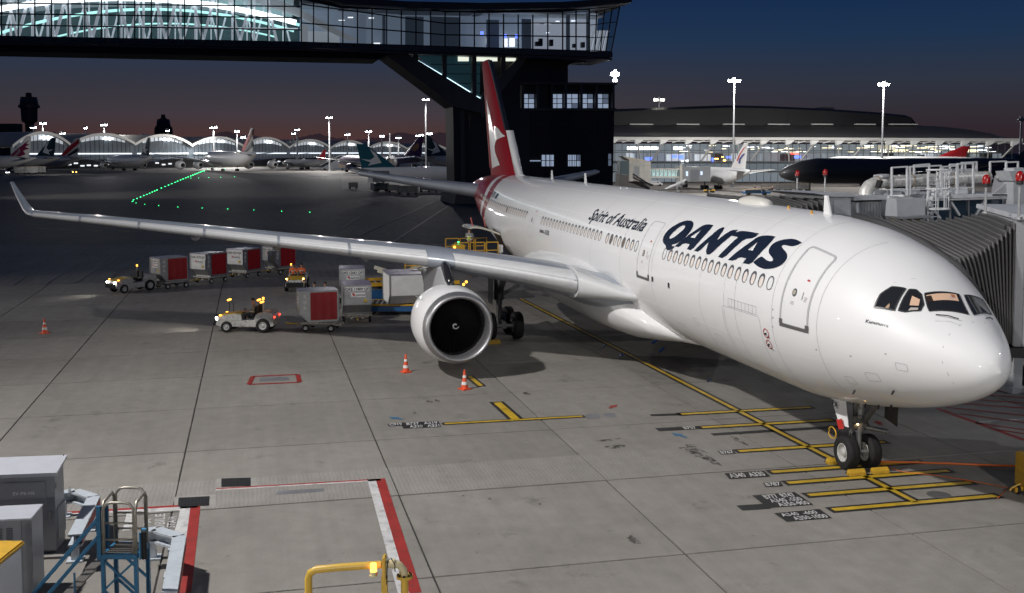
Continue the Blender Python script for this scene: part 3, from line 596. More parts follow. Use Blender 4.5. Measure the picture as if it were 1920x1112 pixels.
# grille of lines and two red warning rings on the nose side
b = MB()
for i in range(9):
    s = 9.85-.24*i; b.grid([[FS(s+.012*a, -.075+.085*j, .008) for j in range(2)] for a in range(2)])
for t_ in (-.075, .010): b.grid([[FS(9.86-1.93*a/6, t_+.004*j, .008) for j in range(2)] for a in range(7)])
b.build('vent_grille', SEAM, plane, fixn=False)
for t_ in (-.251, -.377):
    ring = [(7.47+.14*math.cos(a), t_+.14/2.82*math.sin(a)) for a in [2*math.pi*i/20 for i in range(20)]]; o = band(ring, .035, 'warning_ring', mat('ring_red', (.45, .06, .06), .5), plane, .010, True)
    b = MB(); b.cyl(FS(7.47, t_, 0), FS(7.47, t_, .07), .03, .02, 8); b.beam(FS(7.47, t_, .07), FS(7.32, t_, .10), .02); b.build('probe', DARK, o)
for s, t_ in ((16.6, -.06), (14.95, -.07)): b = MB(); b.beam(FS(s, t_-.03, .03), FS(s, t_+.035, .03), .05); b.build('skin_fitting', DARK, plane)
for s, t_ in ((4.4, -.86), (3.9, -1.25), (4.6, -1.3), (2.9, -.8), (5.3, -1.32)): b = MB(); b.cyl(FS(s, t_, 0), FS(s, t_, .12), .03, .025, 8); b.build('drain_mast', DARK, plane)
# cockpit glazing
CGL = mat('cockpit_glass', (.02, .022, .025), .05, spec=.7, coat=.4); SURR = mat('window_surround', (.03, .032, .035), .35)
LITC = mat('cockpit_wall', (.55, .36, .25), .6, emit=.16, ec=(1, .66, .45))
panes = [[(3.233, .923), (2.984, 1.042), (2.745, .654), (3.228, .522), (3.298, .734)], [(2.915, 1.074), (2.828, 1.149), (2.67, 1.159), (2.409, 1.061), (2.318, .932), (2.534, .743), (2.665, .692)],
         [(2.655, 1.218), (2.516, 1.754), (1.81, 1.643), (2.19, 1.041)], [(2.52, 1.86), (2.74, 2.32), (2.22, 2.35), (1.80, 1.76)]]
for i, P in enumerate(panes):
    Q = dens(P, True, 7); cs = sum(p[0] for p in Q)/len(Q); ct = sum(p[1] for p in Q)/len(Q)
    n = len(Q); rows = [[FS(cs+(p[0]-cs)*k, ct+(p[1]-ct)*k, .014) for p in Q] for k in (.98, .8, .6, .4, .2, .02)]
    b = MB(); b.grid(rows, closed=True); b.add(rows[-1], [tuple(range(n))]); o = b.build('cockpit_window', CGL, plane, smooth=True, fixn=False)
    band(Q, .045, 'window_seal', SURR, o, .018, True)
    b = MB()                               # lit flight deck seen through the pane
    def patch(pts, m, z=.0165):
        vs, fs = fill2d([pts], .12, .08); bb_ = MB(); bb_.add([FS(x, y, z) for x, y in vs], fs); return bb_.build('flight_deck', m, o, fixn=False)
    if i == 2:
        patch([(2.60, 1.20), (2.50, 1.70), (2.27, 1.66), (2.42, 1.15)], LITC); patch([(2.58, 1.19), (2.55, 1.28), (2.38, 1.24), (2.43, 1.12)], mat('pilot_hair', (.03, .015, .01), .6), .0175)
        patch([(2.43, 1.54), (2.42, 1.60), (2.33, 1.60), (2.35, 1.53)], mat('pilot_shirt', (.55, .42, .38), .6, emit=.05), .0175); patch([(2.50, 1.60), (2.48, 1.66), (2.38, 1.64), (2.40, 1.58)], mat('pilot_skin', (.40, .16, .09), .6, emit=.04), .018)
    if i == 1: patch([(2.74, 1.03), (2.56, 1.08), (2.44, .98), (2.58, .88)], LITC); patch([(2.52, .86), (2.40, .95), (2.36, .90), (2.50, .77)], mat('seat_cover', (.42, .40, .36), .7, emit=.06), .0175)
    if i == 0: patch([(2.98, .62), (2.96, .70), (2.90, .66), (2.92, .58)], mat('panel_lamps', (.30, .20, .12), .5, emit=.10, ec=(1, .6, .3)))
for a, b_ in (((2.02, 1.06), (1.66, 1.33)), ((1.78, 2.03), (1.86, 2.22))):
    b = MB(); b.tube([FS(*a, .03), FS((a[0]+b_[0])/2, (a[1]+b_[1])/2, .07), FS(*b_, .05)], .014, 6); b.build('wiper', DARK, plane)
# crown fittings
b = MB()
def dome(s0, s1, hw, h, n=12):
    rows = []
    for i in range(n+1):
        f = i/n; s = s0+(s1-s0)*f; k = math.sqrt(max(0, 1-(2*f-1)**2))**.6; z0 = FS(s, math.pi/2).z-.03
        rows.append([Vector((-s, hw*k*math.cos(a), z0+h*k*max(0, math.sin(a))**.7)) for a in [math.pi*j/12 for j in range(13)]])
    return rows
b.grid(dome(12.7, 14.9, .34, .27)); b.build('antenna_dome', mat('radome_cream', (.66, .65, .60), .45), plane, smooth=40)
def blade(s, h, c=.42, y=0):
    b = MB(); z = FS(s, math.pi/2).z-.02; P = [(-s, z), (-s-c, z), (-s-c*.95, z+h), (-s-c*.55, z+h)]
    vs = [Vector((x, y-.03, zz_)) for x, zz_ in P]+[Vector((x, y+.03, zz_)) for x, zz_ in P]; b.add(vs, [(0, 1, 2, 3), (7, 6, 5, 4), (0, 4, 5, 1), (1, 5, 6, 2), (2, 6, 7, 3), (3, 7, 4, 0)]); return b.build('blade_antenna', APW, plane)
blade(8.5, .62); blade(34.2, .55, .3); blade(41.0, .55, .3)
for s, t_ in ((10.9, 1.5), (9.1, 1.45)): b = MB(); b.cyl(FS(s, t_, 0), FS(s, t_, .1), .05, .03, 8); b.build('marker_light', mat('amber_cap', (.6, .3, .02), .4), plane)
# ---------------------------------------------------------------- wings
def foil(n=30):
    up = []; lo = []
    for i in range(n+1):
        x = (1-math.cos(math.pi*i/n))/2; t_ = 5*(.2969*math.sqrt(x)-.126*x-.3516*x*x+.2843*x**3-.1036*x**4); cam_ = .018*(1-(2*x-1)**2)
        up.append((x, cam_+t_)); lo.append((x, cam_-t_))
    return up, lo
UP, LO = foil()
def section(y, s, c, z, tc, tw, cut=None):
    P = []; a = R(tw)
    seq = [p for p in reversed(UP)]+LO[1:]
    for x, h in seq:
        X = x*c; Z = h*tc*c; P.append(Vector((-(s+X*math.cos(a)+Z*math.sin(a)*0), y, z-X*math.sin(a)+Z)))
    return P
WS = [(1.6, 19.3, 12.8, 3.35, .145, 3.5), (2.9, 20.55, 11.6, 3.55, .14, 3.3), (4.3, 21.45, 10.4, 3.90, .135, 1.2), (6.5, 22.83, 9.0, 4.28, .13, .9), (9.37, 24.62, 7.4, 4.70, .125, .5), (13, 26.88, 6.3, 5.01, .122, 0), (16.5, 29.07, 5.45, 5.31, .12, -.4), (20, 31.26, 4.6, 5.63, .118, -.8), (24, 33.76, 3.65, 5.98, .115, -1.2), (28.55, 36.6, 2.55, 6.33, .11, -1.6)]
def wat(y):
    for a, b_ in zip(WS[:-1], WS[1:]):
        if a[0] <= y <= b_[0]: f = (y-a[0])/(b_[0]-a[0]); return tuple(p+(q-p)*f for p, q in zip(a, b_))
for sg in (-1, 1):
    b = MB(); rows = [section(sg*w[0], *w[1:]) for w in WS]; b.grid(rows); b.add(rows[-1], [tuple(range(len(rows[-1])))])
    wing = b.build('wing', WINGP, plane, smooth=50)
    # winglet: curved root then straight blade
    b = MB(); rows = []
    for y, s, c, z, cant in ((28.5, 36.6, 2.5, 6.34, 0), (28.8, 36.85, 2.3, 6.42, 30), (29.0, 37.1, 2.1, 6.62, 58), (29.55, 38.3, 1.45, 7.3, 62), (30.0, 39.35, .8, 7.93, 62)):
        ca = R(cant); rows.append([Vector((-(s+x*c), sg*(y-h*.10*c*math.sin(ca)), z+h*.10*c*math.cos(ca))) for x, h in [p for p in reversed(UP)]+LO[1:]])
    b.grid(rows); b.add(rows[-1], [tuple(range(len(rows[-1])))]); b.build('winglet', mat('winglet_grey', (.62, .63, .65), .3, coat=.3), wing, smooth=50)
    # slats
    for ya, yb in ((4.35, 9.05), (10.15, 13.33), (13.45, 16.43), (16.55, 19.83), (19.95, 22.98), (23.1, 25.93), (26.05, 28.45)):
        rows = []; n = 5
        for i in range(n+1):
            y = ya+(yb-ya)*i/n; _, s, c, z, tc, tw = wat(y); off = .02/c; a = R(tw); row = []
            prof_ = [p for p in reversed(UP) if p[0] <= .10]+[p for p in LO[1:] if p[0] <= .05]
            for x, h in prof_:
                X = x*c; Z = h*tc*c; sgn = 1 if h >= 0 else -1
                row.append(Vector((-(s-.03+X*math.cos(a)), sg*y, z-X*math.sin(a)+Z+.018*sgn)))
            rows.append(row)
        b = MB(); b.grid(rows); nf = len(rows[0])-1; kal = len([p for p in UP if .006 < p[0] <= .10])-1
        for i, f in enumerate(b.f): b.m[i] = 1 if (i % nf) >= kal else 0
        b.add(rows[0], [tuple(range(len(rows[0])))], 2); b.add(rows[-1], [tuple(range(len(rows[-1])))], 2)
        b.build('slat', [SLATP, ALU, DARK], wing, smooth=50)
    # flap track fairings
    for y in (7.2, 12.2, 16.5, 20.5):
        _, s, c, z, tc, tw = wat(y); b = MB(); zz_ = z-c*.045-c*.03
        b.lathe([(0, .02), (.3, .16), (.9, .26), (1.8, .27), (2.6, .18), (3.3, .03)], (-(s+c*.62), sg*y, zz_-.12), (-1, 0, .02), 10); b.build('flap_fairing', WINGP, wing, smooth=True)
b = MB(); b.box((-32.35, -21.0, 5.60), (.05, .5, .02)); b.build('service_plate', YEL, plane)
# wing to body fairing
rows = []
for s, w, zb, zt, zc in ((16.0, .5, 1.96, 2.08, 2.02), (17.0, 1.1, 1.93, 2.4, 2.2), (18.0, 1.72, 1.87, 2.8, 2.4), (19.0, 2.2, 1.74, 3.15, 2.55), (20, 2.58, 1.60, 3.5, 2.75), (21.5, 2.95, 1.42, 4.2, 3.0), (23.5, 3.2, 1.32, 4.8, 3.3), (26, 3.3, 1.3, 5.05, 3.5), (30, 3.3, 1.35, 4.95, 3.5), (33.5, 3.25, 1.45, 4.75, 3.4), (36, 3.05, 1.65, 4.35, 3.3), (38.5, 2.7, 1.9, 3.7, 3.1), (40.2, 2.2, 2.1, 3.1, 2.8)):
    rows.append([Vector((-s, -w*abs(math.cos(a))**.8*(1 if math.cos(a) > 0 else -1), zc+(zt-zc if math.sin(a) > 0 else zc-zb)*abs(math.sin(a))**.85*(1 if math.sin(a) > 0 else -1))) for a in [2*math.pi*j/48 for j in range(48)]])
b = MB(); b.grid(rows, closed=True); b.add(rows[0], [tuple(range(48))]); b.add(rows[-1], [tuple(range(48))]); b.build('belly_fairing', APW, plane, smooth=60)
# glove where the leading edge meets the body
b = MB(); rows = []
for y, s, c, z, th in ((2.2, 18.6, 4.5, 3.60, .20), (2.9, 19.5, 4.3, 3.66, .32), (3.5, 20.4, 4.0, 3.77, .46), (4.3, 21.42, 3.6, 3.92, .68)):
    rows.append([Vector((-(s+x*c), -y, z+h*th/.5)) for x, h in [p for p in reversed(UP)]+LO[1:]])
b.grid(rows); b.add(rows[-1], [tuple(range(len(rows[-1])))]); b.build('wing_glove', mat('glove_grey', (.58, .59, .60), .32, coat=.3), plane, smooth=50)
b = MB(); b.cyl((-21.55, -4.40, 3.98), (-21.7, -4.34, 3.98), .13, n=14); b.build('slat_recess', DARK, plane)
# engines
LIP = mat('inlet_lip', (.40, .40, .41), .42, .8, var=.12, vscale=6); BARREL = mat('inlet_barrel', (.10, .10, .105), .45); FAN = mat('fan_blade', (.035, .035, .04), .4, .5); SPIN = mat('spinner', (.012, .012, .014), .4)
for sg in (-1, 1):
    e = thing_part('engine', plane); e.location = (-21.55, sg*9.37, 2.22); e.rotation_euler = (0, R(-1.5), R(-sg*1.2))
    ax = (-1, 0, 0)
    b = MB(); b.lathe([(.30, 1.46), (.7, 1.56), (1.3, 1.63), (2.1, 1.65), (3.0, 1.58), (3.9, 1.42), (4.6, 1.25), (4.62, 1.18), (3.5, 1.2)], (0, 0, 0), ax, 48); b.build('cowl', APW, e, smooth=50)
    b = MB(); b.lathe([(.46, 1.502), (.30, 1.463), (.14, 1.43), (.05, 1.39), (0, 1.335), (.03, 1.28), (.12, 1.235), (.26, 1.205)], (0, 0, 0), ax, 56); b.build('inlet_lip', LIP, e, smooth=True)
    b = MB(); b.lathe([(.26, 1.204), (.7, 1.21), (1.25, 1.23), (1.7, 1.23)], (0, 0, 0), ax, 40); b.build('inlet_barrel', BARREL, e, smooth=True)
    b = MB(); b.cyl((-1.72, 0, 0), (-1.76, 0, 0), 1.23, n=40); b.build('fan_case', mat('fan_shadow', (.015, .015, .016), .6), e)
    fm = MB(); fm.add([(-1.42, .30, -.05), (-1.60, .30, .07), (-1.32, .75, -.12), (-1.60, .75, .07), (-1.30, 1.21, -.17), (-1.60, 1.21, .05)], [(0, 1, 3, 2), (2, 3, 5, 4)]); fme = fm.mesh('fan_blade', FAN, smooth=True)
    for i in range(38):
        o = put(fme, 'fan_blade', e); o.rotation_euler = (2*math.pi*i/38, 0, 0)
    b = MB(); b.lathe([(.92, .0), (.96, .06), (1.08, .15), (1.25, .25), (1.45, .33), (1.7, .36)], (0, 0, 0), ax, 24); sp_ = b.build('spinner', SPIN, e, smooth=True)
    b = MB(); rows = []
    for i in range(30):
        t_ = i/29; a = 5.6*t_+.4; r0 = .035+.12*t_; rows.append([Vector((-.92-(rr_*.72 if rr_ < .08 else .03+rr_*.72-.03)+.012, rr_*math.cos(a), rr_*math.sin(a))) for rr_ in (max(0, r0-.03*(1-.3*t_)), r0+.03*(1-.3*t_))])
    b.grid(rows); b.build('spinner_spiral', mat('spiral_white', (.75, .75, .75), .5), sp_, fixn=False)
    b = MB(); b.lathe([(4.0, .85), (4.9, .78), (5.6, .62), (5.62, .5)], (0, 0, -.05), ax, 28); b.lathe([(5.2, .42), (6.0, .3), (6.6, .03)], (0, 0, -.05), ax, 20); b.build('exhaust', mat('exhaust_metal', (.20, .18, .16), .4, .9), e, smooth=40)
    b = MB(); b.quad((-.75, .9 , -.78), (-1.15, .93, -.78), (-1.15, .97, -.74), (-.75, .94, -.74)); b.build('inlet_probe', STEEL, e)
    # pylon
    b = MB(); rows = []
    for x, zt, zb, hw in ((-2.0, 1.72, 1.45, .05), (-2.4, 1.95, 1.40, .16), (-3.2, 2.33, 1.30, .24), (-4.2, 2.55, 1.1, .26), (-5.6, 2.35, .75, .24), (-7.2, 1.9, .9, .2), (-9.0, 1.9, 1.6, .04)):
        rows.append([Vector((x, hw*c, z)) for c, z in ((-.4, zt), (.4, zt), (1, zt-.12), (1, zb), (-1, zb), (-1, zt-.12))])
    b.grid(rows, closed=True); b.add(rows[0], [tuple(range(6))]); b.build('pylon', mat('pylon_grey', (.33, .34, .36), .4), e, smooth=40)
    b = MB(); b.tube([(-1.75, 0, 1.62), (-2.15, 0, 1.84), (-2.6, 0, 2.12), (-3.1, 0, 2.40), (-3.35, 0, 2.46)], [.14, .20, .21, .20, .15], 14); b.build('pylon_nose', mat('pylon_dark', (.02, .02, .022), .2, coat=.5), e, smooth=True)
    b = MB(); b.add([(-1.5, -sg*1.1*0-1.25, 1.05), (-3.0, -1.28, 1.03), (-3.0, -1.62, 1.3), (-2.3, -1.58, 1.26)], [(0, 1, 2, 3)]); b.build('strake', APW, e, fixn=False)
# ---------------------------------------------------------------- tail
def slab_surface(name, m, secs, parent, vertical=False, sg=1):
    rows = []
    for p, s, c, z, t_ in secs:
        rows.append([Vector((-(s+x*c), h*t_/.5, z)) if vertical else Vector((-(s+x*c), sg*p, z+h*t_/.5)) for x, h in [(a, b_-.018*(1-(2*a-1)**2)) for a, b_ in reversed(UP)]+[(a, b_-.018*(1-(2*a-1)**2)) for a, b_ in LO[1:]]])
    b = MB(); b.grid(rows); b.add(rows[-1], [tuple(range(len(rows[-1])))]); return b.build(name, m, parent, smooth=50)
fin = slab_surface('tail_fin', APR, [(0, 49.9, 8.5, 7.55, .48), (0, 51.2, 7.5, 8.6, .42), (0, 53.9, 5.7, 11.4, .32), (0, 56.7, 4.0, 14.2, .24), (0, 58.8, 2.7, 16.35, .17), (0, 59.05, 2.4, 16.5, .08)], plane, True)
slab_surface('fin_root', APW, [(0, 46.2, 4.0, 7.72, .06), (0, 48.6, 2.4, 8.0, .16), (0, 49.75, 1.5, 8.7, .24), (0, 50.55, 1.2, 9.5, .26), (0, 52.0, 1.0, 11.0, .26)], plane, True)
b = MB(); rows = []
for z, s in ((11.05, 52.05), (12.5, 53.55), (14.2, 55.28), (15.6, 56.75), (16.4, 57.75)): rows.append([Vector((-(s+.55-.5*math.cos(a)-.42), .16*math.sin(a), z)) for a in [-1.5+3*j/8 for j in range(9)]])
rows = [[p+Vector((-1.03, 0, 0)) for p in r] for r in rows]
b.grid(rows); b.build('leading_edge_strip', mat('erosion_black', (.012, .013, .02), .3), fin, smooth=True)
KANG = [(105, 380), (118, 420), (140, 480), (160, 560), (172, 640), (176, 590), (180, 580), (192, 586), (205, 600), (220, 630), (232, 650), (215, 665), (198, 675), (188, 695), (181, 725), (186, 760), (205, 800), (226, 850), (150, 875), (140, 800), (125, 650), (108, 450)]
kp = []
for px, py in KANG:
    r = ray(880+px/3.706, 80+py/3.706); p = CAM + r*((-.30-CY)/r.y); kp.append((p.x, p.z))
vs, fs = fill2d([kp], .5, .5)
FSEC = [(7.55, 49.9, 8.5, .48), (8.6, 51.2, 7.5, .42), (11.4, 53.9, 5.7, .32), (14.2, 56.7, 4.0, .24), (16.35, 58.8, 2.7, .17)]
def finy(x, z):
    for a, c in zip(FSEC[:-1], FSEC[1:]):
        if a[0] <= z <= c[0]:
            f = (z-a[0])/(c[0]-a[0]); s, ch_, t_ = [p+(q-p)*f for p, q in zip(a[1:], c[1:])]; q = min(max((-x-s)/ch_, 0), 1)
            return 5*(.2969*math.sqrt(q)-.126*q-.3516*q*q+.2843*q**3-.1036*q**4)*t_/.5
    return .3
b = MB(); b.add([(x, -finy(x, z)-.035, z) for x, z in vs], fs); b.build('tail_emblem', APW, fin, fixn=False)
slab_surface('rudder', APR, [(0, 57.0, 2.0, 8.3, .20), (0, 59.5, 1.4, 14.2, .10), (0, 60.6, 1.0, 16.2, .06)], fin, True)
for sg in (-1, 1): slab_surface('tailplane', WINGP, [(.6, 55.0, 6.2, 6.55, .55), (2.2, 56.2, 5.4, 6.72, .5), (5.5, 58.6, 3.9, 7.2, .36), (9.5, 61.5, 2.2, 7.85, .2), (9.75, 61.8, 1.8, 7.88, .1)], plane, sg=sg)
# ---------------------------------------------------------------- landing gear
HUB = mat('wheel_hub', (.62, .62, .60), .4, .3, var=.15, vscale=8); STRUT = mat('gear_strut', (.17, .175, .18), .4, .4, var=.3, vscale=6)
def wheel(name, parent, c, rad, w, sidey, n=32, steer=0):
    o = thing_part(name, parent); o.location = c; o.rotation_euler = (0, 0, R(steer))
    b = MB(); h = w/2; b.lathe([(-h*.55, rad*.52), (-h*.95, rad*.62), (-h, rad*.78), (-h*.88, rad*.92), (-h*.6, rad*.985), (-h*.42, rad), (-h*.40, rad*.975), (-h*.34, rad*.975), (-h*.32, rad), (-h*.06, rad), (-h*.04, rad*.975), (h*.04, rad*.975), (h*.06, rad), (h*.32, rad), (h*.34, rad*.975), (h*.40, rad*.975), (h*.42, rad), (h*.6, rad*.985), (h*.88, rad*.92), (h, rad*.78), (h*.95, rad*.62), (h*.55, rad*.52)], (0, 0, 0), (0, 1, 0), n); b.build('tyre', BLACK, o, smooth=40)
    b = MB(); y = -1
    for y in (-1, 1): b.lathe([(y*h*.80, rad*.56), (y*h*.86, rad*.54), (y*h*.84, rad*.50), (y*h*.45, rad*.44), (y*h*.35, rad*.26), (y*h*.72, rad*.22), (y*h*.82, rad*.16), (y*h*.82, .001)], (0, 0, 0), (0, 1, 0), 24)
    b.build('hub', HUB, o, smooth=40); return o
ng = thing_part('nose_gear', plane); ng.location = (-6.67, 0, 0)
for sg in (-1, 1): wheel('wheel', ng, (0, sg*.36, .51), .51, .40, sg)
b = MB(); b.cyl((0, 0, .45), (.05, 0, 1.25), .085, .085, 14); b.cyl((.05, 0, 1.15), (.14, 0, 2.5), .14, .15, 16); b.cyl((0, -.30, .51), (0, .30, .51), .07, n=12); b.cyl((.07, -.2, 1.32), (.07, .2, 1.32), .1, n=12); b.build('strut', mat('gear_piston', (.36, .37, .38), .35, .5), ng, smooth=40)
b = MB(); b.beam((-.12, 0, .55), (-.42, 0, .95), .07, .16); b.beam((-.42, 0, .95), (-.1, 0, 1.28), .07, .16); b.build('torque_link', STRUT, ng)
b = MB(); b.beam((.2, .05, 1.45), (1.0, .05, 2.25), .12, .12); b.beam((.1, -.2, 1.7), (.5, -.25, 2.4), .08); b.cyl((.25, .12, 1.30), (.55, .62, 1.22), .075, n=12); b.cyl((.05, -.24, 1.30), (.05, .28, 1.30), .11, n=12); b.box((.12, -.1, 1.55), (.3, .3, .22)); b.box((.1, .2, 1.85), (.25, .2, .3)); b.build('drag_brace', STRUT, ng)
b = MB()
for k in range(7): y = -.25+.09*k; b.tube([(.10, y, 2.3), (.16+.03*(k % 3), y*1.15, 1.9), (.10, y*.9, 1.5), (.12, y*.7, 1.2)], .014, 5)
b.build('hydraulic_line', BLACK, ng)
b = MB(); b.cyl((.2, -.12, 1.62), (.27, -.12, 1.60), .07, n=12); b.cyl((.2, .12, 1.62), (.27, .12, 1.60), .07, n=12); b.build('taxi_light', STEEL, ng)
b = MB(); b.add([(-.75, -.52, 2.12), (.05, -.47, 2.14), (.30, -.50, 1.35), (-.15, -.56, 1.35)], [(0, 1, 2, 3)]); dr = b.build('gear_door', APW, ng, fixn=False)
vs, fs = text2d('PA', .26, bold=.004); b = MB(); b.add([(-.60+x*1.1, -.537+.05*0-.012, 1.83+y-.12*x) for x, y in vs], fs); b.build('lettering', NAVY, dr, fixn=False)
b = MB(); b.add([(-.28, -.58, 1.45), (.02, -.565, 1.55), (.16, -.57, 1.28), (-.12, -.585, 1.20)], [(0, 1, 2, 3)]); b.build('remove_flag', RED, ng, fixn=False)
b = MB(); b.add([(.6, .50, 2.2), (1.25, .52, 2.12), (1.1, .60, 1.5), (.45, .58, 1.62)], [(0, 1, 2, 3)]); b.build('gear_door', DARK, ng, fixn=False)
b = MB(); b.tube([(-.62, -.58, 1.10+.0)]+[( -.42-.22*math.cos(a), -.62, 1.02+.17*math.sin(a)) for a in [2*math.pi*i/18 for i in range(1, 18)]], .02, 6, closed=True); b.build('hose_loop', YEL, ng)
for c, m in (((.24, -.16, 1.42), 'lit'), ((-.3, -.1, 2.02), 'lit')): b = MB(); b.cyl((c[0], c[1], c[2]), (c[0]+.03, c[1]-.03, c[2]), .025, n=8); b.build('service_lamp', mat('service_lamp', (1, .6, .2), .3, emit=18, ec=(1, .6, .2)), ng)
for sg in (-1, 1):
    mg = thing_part('main_gear', plane); mg.location = (-32.05, sg*5.34, 0)
    for x in (.99, -.99):
        for y in (-.7, .7): wheel('wheel', mg, (x, y, .70), .70, .50, 1, 24)
    b = MB(); b.beam((1.1, 0, .72), (-1.1, 0, .72), .26, .3); b.cyl((.99, -.7, .7), (.99, .7, .7), .1, n=10); b.cyl((-.99, -.7, .7), (-.99, .7, .7), .1, n=10); b.build('bogie_beam', STRUT, mg)
    b = MB(); b.cyl((0, 0, .8), (-.05, 0, 2.0), .16, n=14); b.cyl((-.05, 0, 1.9), (-.1, 0, 4.2), .26, n=16); b.build('strut', STRUT, mg, smooth=40)
    b = MB(); b.beam((0, 0, 2.1), (.3, -sg*2.3, 3.4), .2, .2); b.beam((.2, 0, 2.3), (1.4, -sg*.2, 3.7), .16); b.beam((.3, 0, 1.0), (.45, 0, 1.6), .1); b.build('side_brace', STRUT, mg)
    b = MB(); b.add([(.7, sg*.42, 3.9), (-.8, sg*.42, 3.9), (-.6, sg*.46, 1.7), (.5, sg*.46, 1.7)], [(0, 1, 2, 3)]); b.build('gear_door', mat('gear_door_shaded', (.05, .052, .055), .5), mg, fixn=False)  # near-black colour stands in for the shade the door hangs in
# open aft cargo hatch on the starboard side
HOLD = mat('hold_lining', (.20, .13, .09), .6, var=.3); HATCH = mat('hatch_edge', (.60, .58, .48), .5)
b = MB(); b.grid([[FS(s, t_, .012) for t_ in [-.85+.62*j/8 for j in range(9)]] for s in [43.2+2.4*i/6 for i in range(7)]]); ho = b.build('cargo_opening', mat('hold_dark', (.03, .022, .018), .7), plane, fixn=False)
band(resamp(rrect(43.15, 45.65, -.86, -.22, .2, .07)), .12, 'opening_frame', HOLD, ho, .02, True)
hp = [FS(44.4, -.22)]
b = MB(); rows = []
for x in [-43.2-2.5*i/5 for i in range(6)]:
    rows.append([Vector((x, -2.72-1.95*math.sin(a)/math.sin(1.0), 4.45+.55*math.sin(a*1.9)-.10*(a/1.0))) for a in [1.0*j/7 for j in range(8)]])
b.grid(rows); rows2 = [[p-Vector((0, 0, .12)) for p in r] for r in rows]; b.grid(rows2); b.add([rows[0][j] for j in range(8)]+[rows2[0][j] for j in range(7, -1, -1)], [tuple(range(16))], 1); b.add([rows[-1][j] for j in range(8)]+[rows2[-1][j] for j in range(7, -1, -1)], [tuple(range(16))], 1)
b.build('cargo_hatch', [APW, HATCH], plane, smooth=40)
b = MB()
for y in (-3.6, -4.4): b.beam((-43.6, y, 4.85), (-43.75, y-.1, 5.45), .05)
b.build('hatch_tag', mat('tag_red', (.5, .10, .08), .5), plane)
b = MB(); b.box((-42.75, -2.9, 3.55), (.75, .06, .5)); b.box((-42.2, -2.9, 3.62), (.5, .06, .45)); b.build('service_panel', APW, plane)
# ================================================================ BUILDINGS
class Face:                               # a vertical facade plane through two surveyed points; off = metres behind it
    def __init__(s, a, b):
        s.o = Vector((a.x, a.y, 0)); s.e = Vector((b.x-a.x, b.y-a.y, 0)).normalized(); s.n = Vector((-s.e.y, s.e.x, 0))
        if s.n.dot(FW) < 0: s.n = -s.n
    def at(s, u, v, off=0):               # where the facade itself meets this direction, then set back squarely by off
        r = ray(u, v); t = (s.o-CAM).dot(s.n)/r.dot(s.n); return CAM+r*t+s.n*off
    def z(s, u, z, off=0):
        p = s.at(u, 300); return Vector((p.x, p.y, z))+s.n*off
    def solid(s, mb, poly, o0, o1, k=None):
        A = [s.at(u, v, o0) if not isinstance(v, str) else s.z(u, float(v), o0) for u, v in poly]; B = [p+s.n*(o1-o0) for p in A]; n = len(A)
        return mb.add(A+B, [tuple(range(n)), tuple(range(2*n-1, n-1, -1))]+[(i, i+n, (i+1) % n+n, (i+1) % n) for i in range(n)], k)
def glassmat(name, c, a, emit=0, ec=None, rough=.08):
    m = mat(name, c, rough, spec=.7, emit=emit, ec=ec); m.node_tree.nodes['Principled BSDF'].inputs['Alpha'].default_value = a; return m
GLASS = glassmat('clear_glass', (.03, .05, .055), .30); GLASSD = glassmat('tinted_glass', (.02, .025, .03), .75)
MULL = mat('mullion_dark', (.025, .027, .03), .5, .3); CLAD = mat('dark_cladding', (.030, .031, .036), .42, .2, var=.15, vscale=.3, stretch=(1, 1, .3)); FASC = mat('bridge_fascia', (.085, .082, .092), .45, .2, var=.1, vscale=.3)
CONCW = mat('pier_concrete', (.16, .145, .125), .7, var=.2, vscale=.4); WSTEEL = mat('white_steel', (.72, .74, .76), .4, emit=.34, ec=(.75, .85, 1))  # white steel glows as well, in place of hall lighting
TEAL = mat('hall_back', (.08, .13, .14), .5, emit=.045, ec=(.30, .55, .60)); BLUEW = mat('lit_room_wall', (.45, .50, .56), .6, emit=.16, ec=(.55, .72, 1)); TUBEL = mat('light_strip', (1, 1, 1), .4, emit=3.2, ec=(.86, .95, 1)); TEALL = mat('teal_strip', (.5, 1, .95), .4, emit=1.2, ec=(.50, .97, .93)); CEIL = mat('hall_ceiling', (.55, .60, .63), .5, emit=.16, ec=(.70, .88, 1)); FLOORM = mat('hall_floor', (.30, .32, .34), .3, emit=.02)  # walls, ceiling and floor glow themselves in place of indoor lamps
BLUESIGN = mat('blue_sign', (.1, .2, 1), .4, emit=3, ec=(.12, .2, 1)); WARMW = mat('lit_window_warm', (1, 1, .9), .4, emit=.9, ec=(.95, 1, .86)); COOLW = mat('lit_window', (.6, .7, .9), .3, emit=.40, ec=(.60, .74, 1))
lerp = lambda a, b, t: a+(b-a)*t
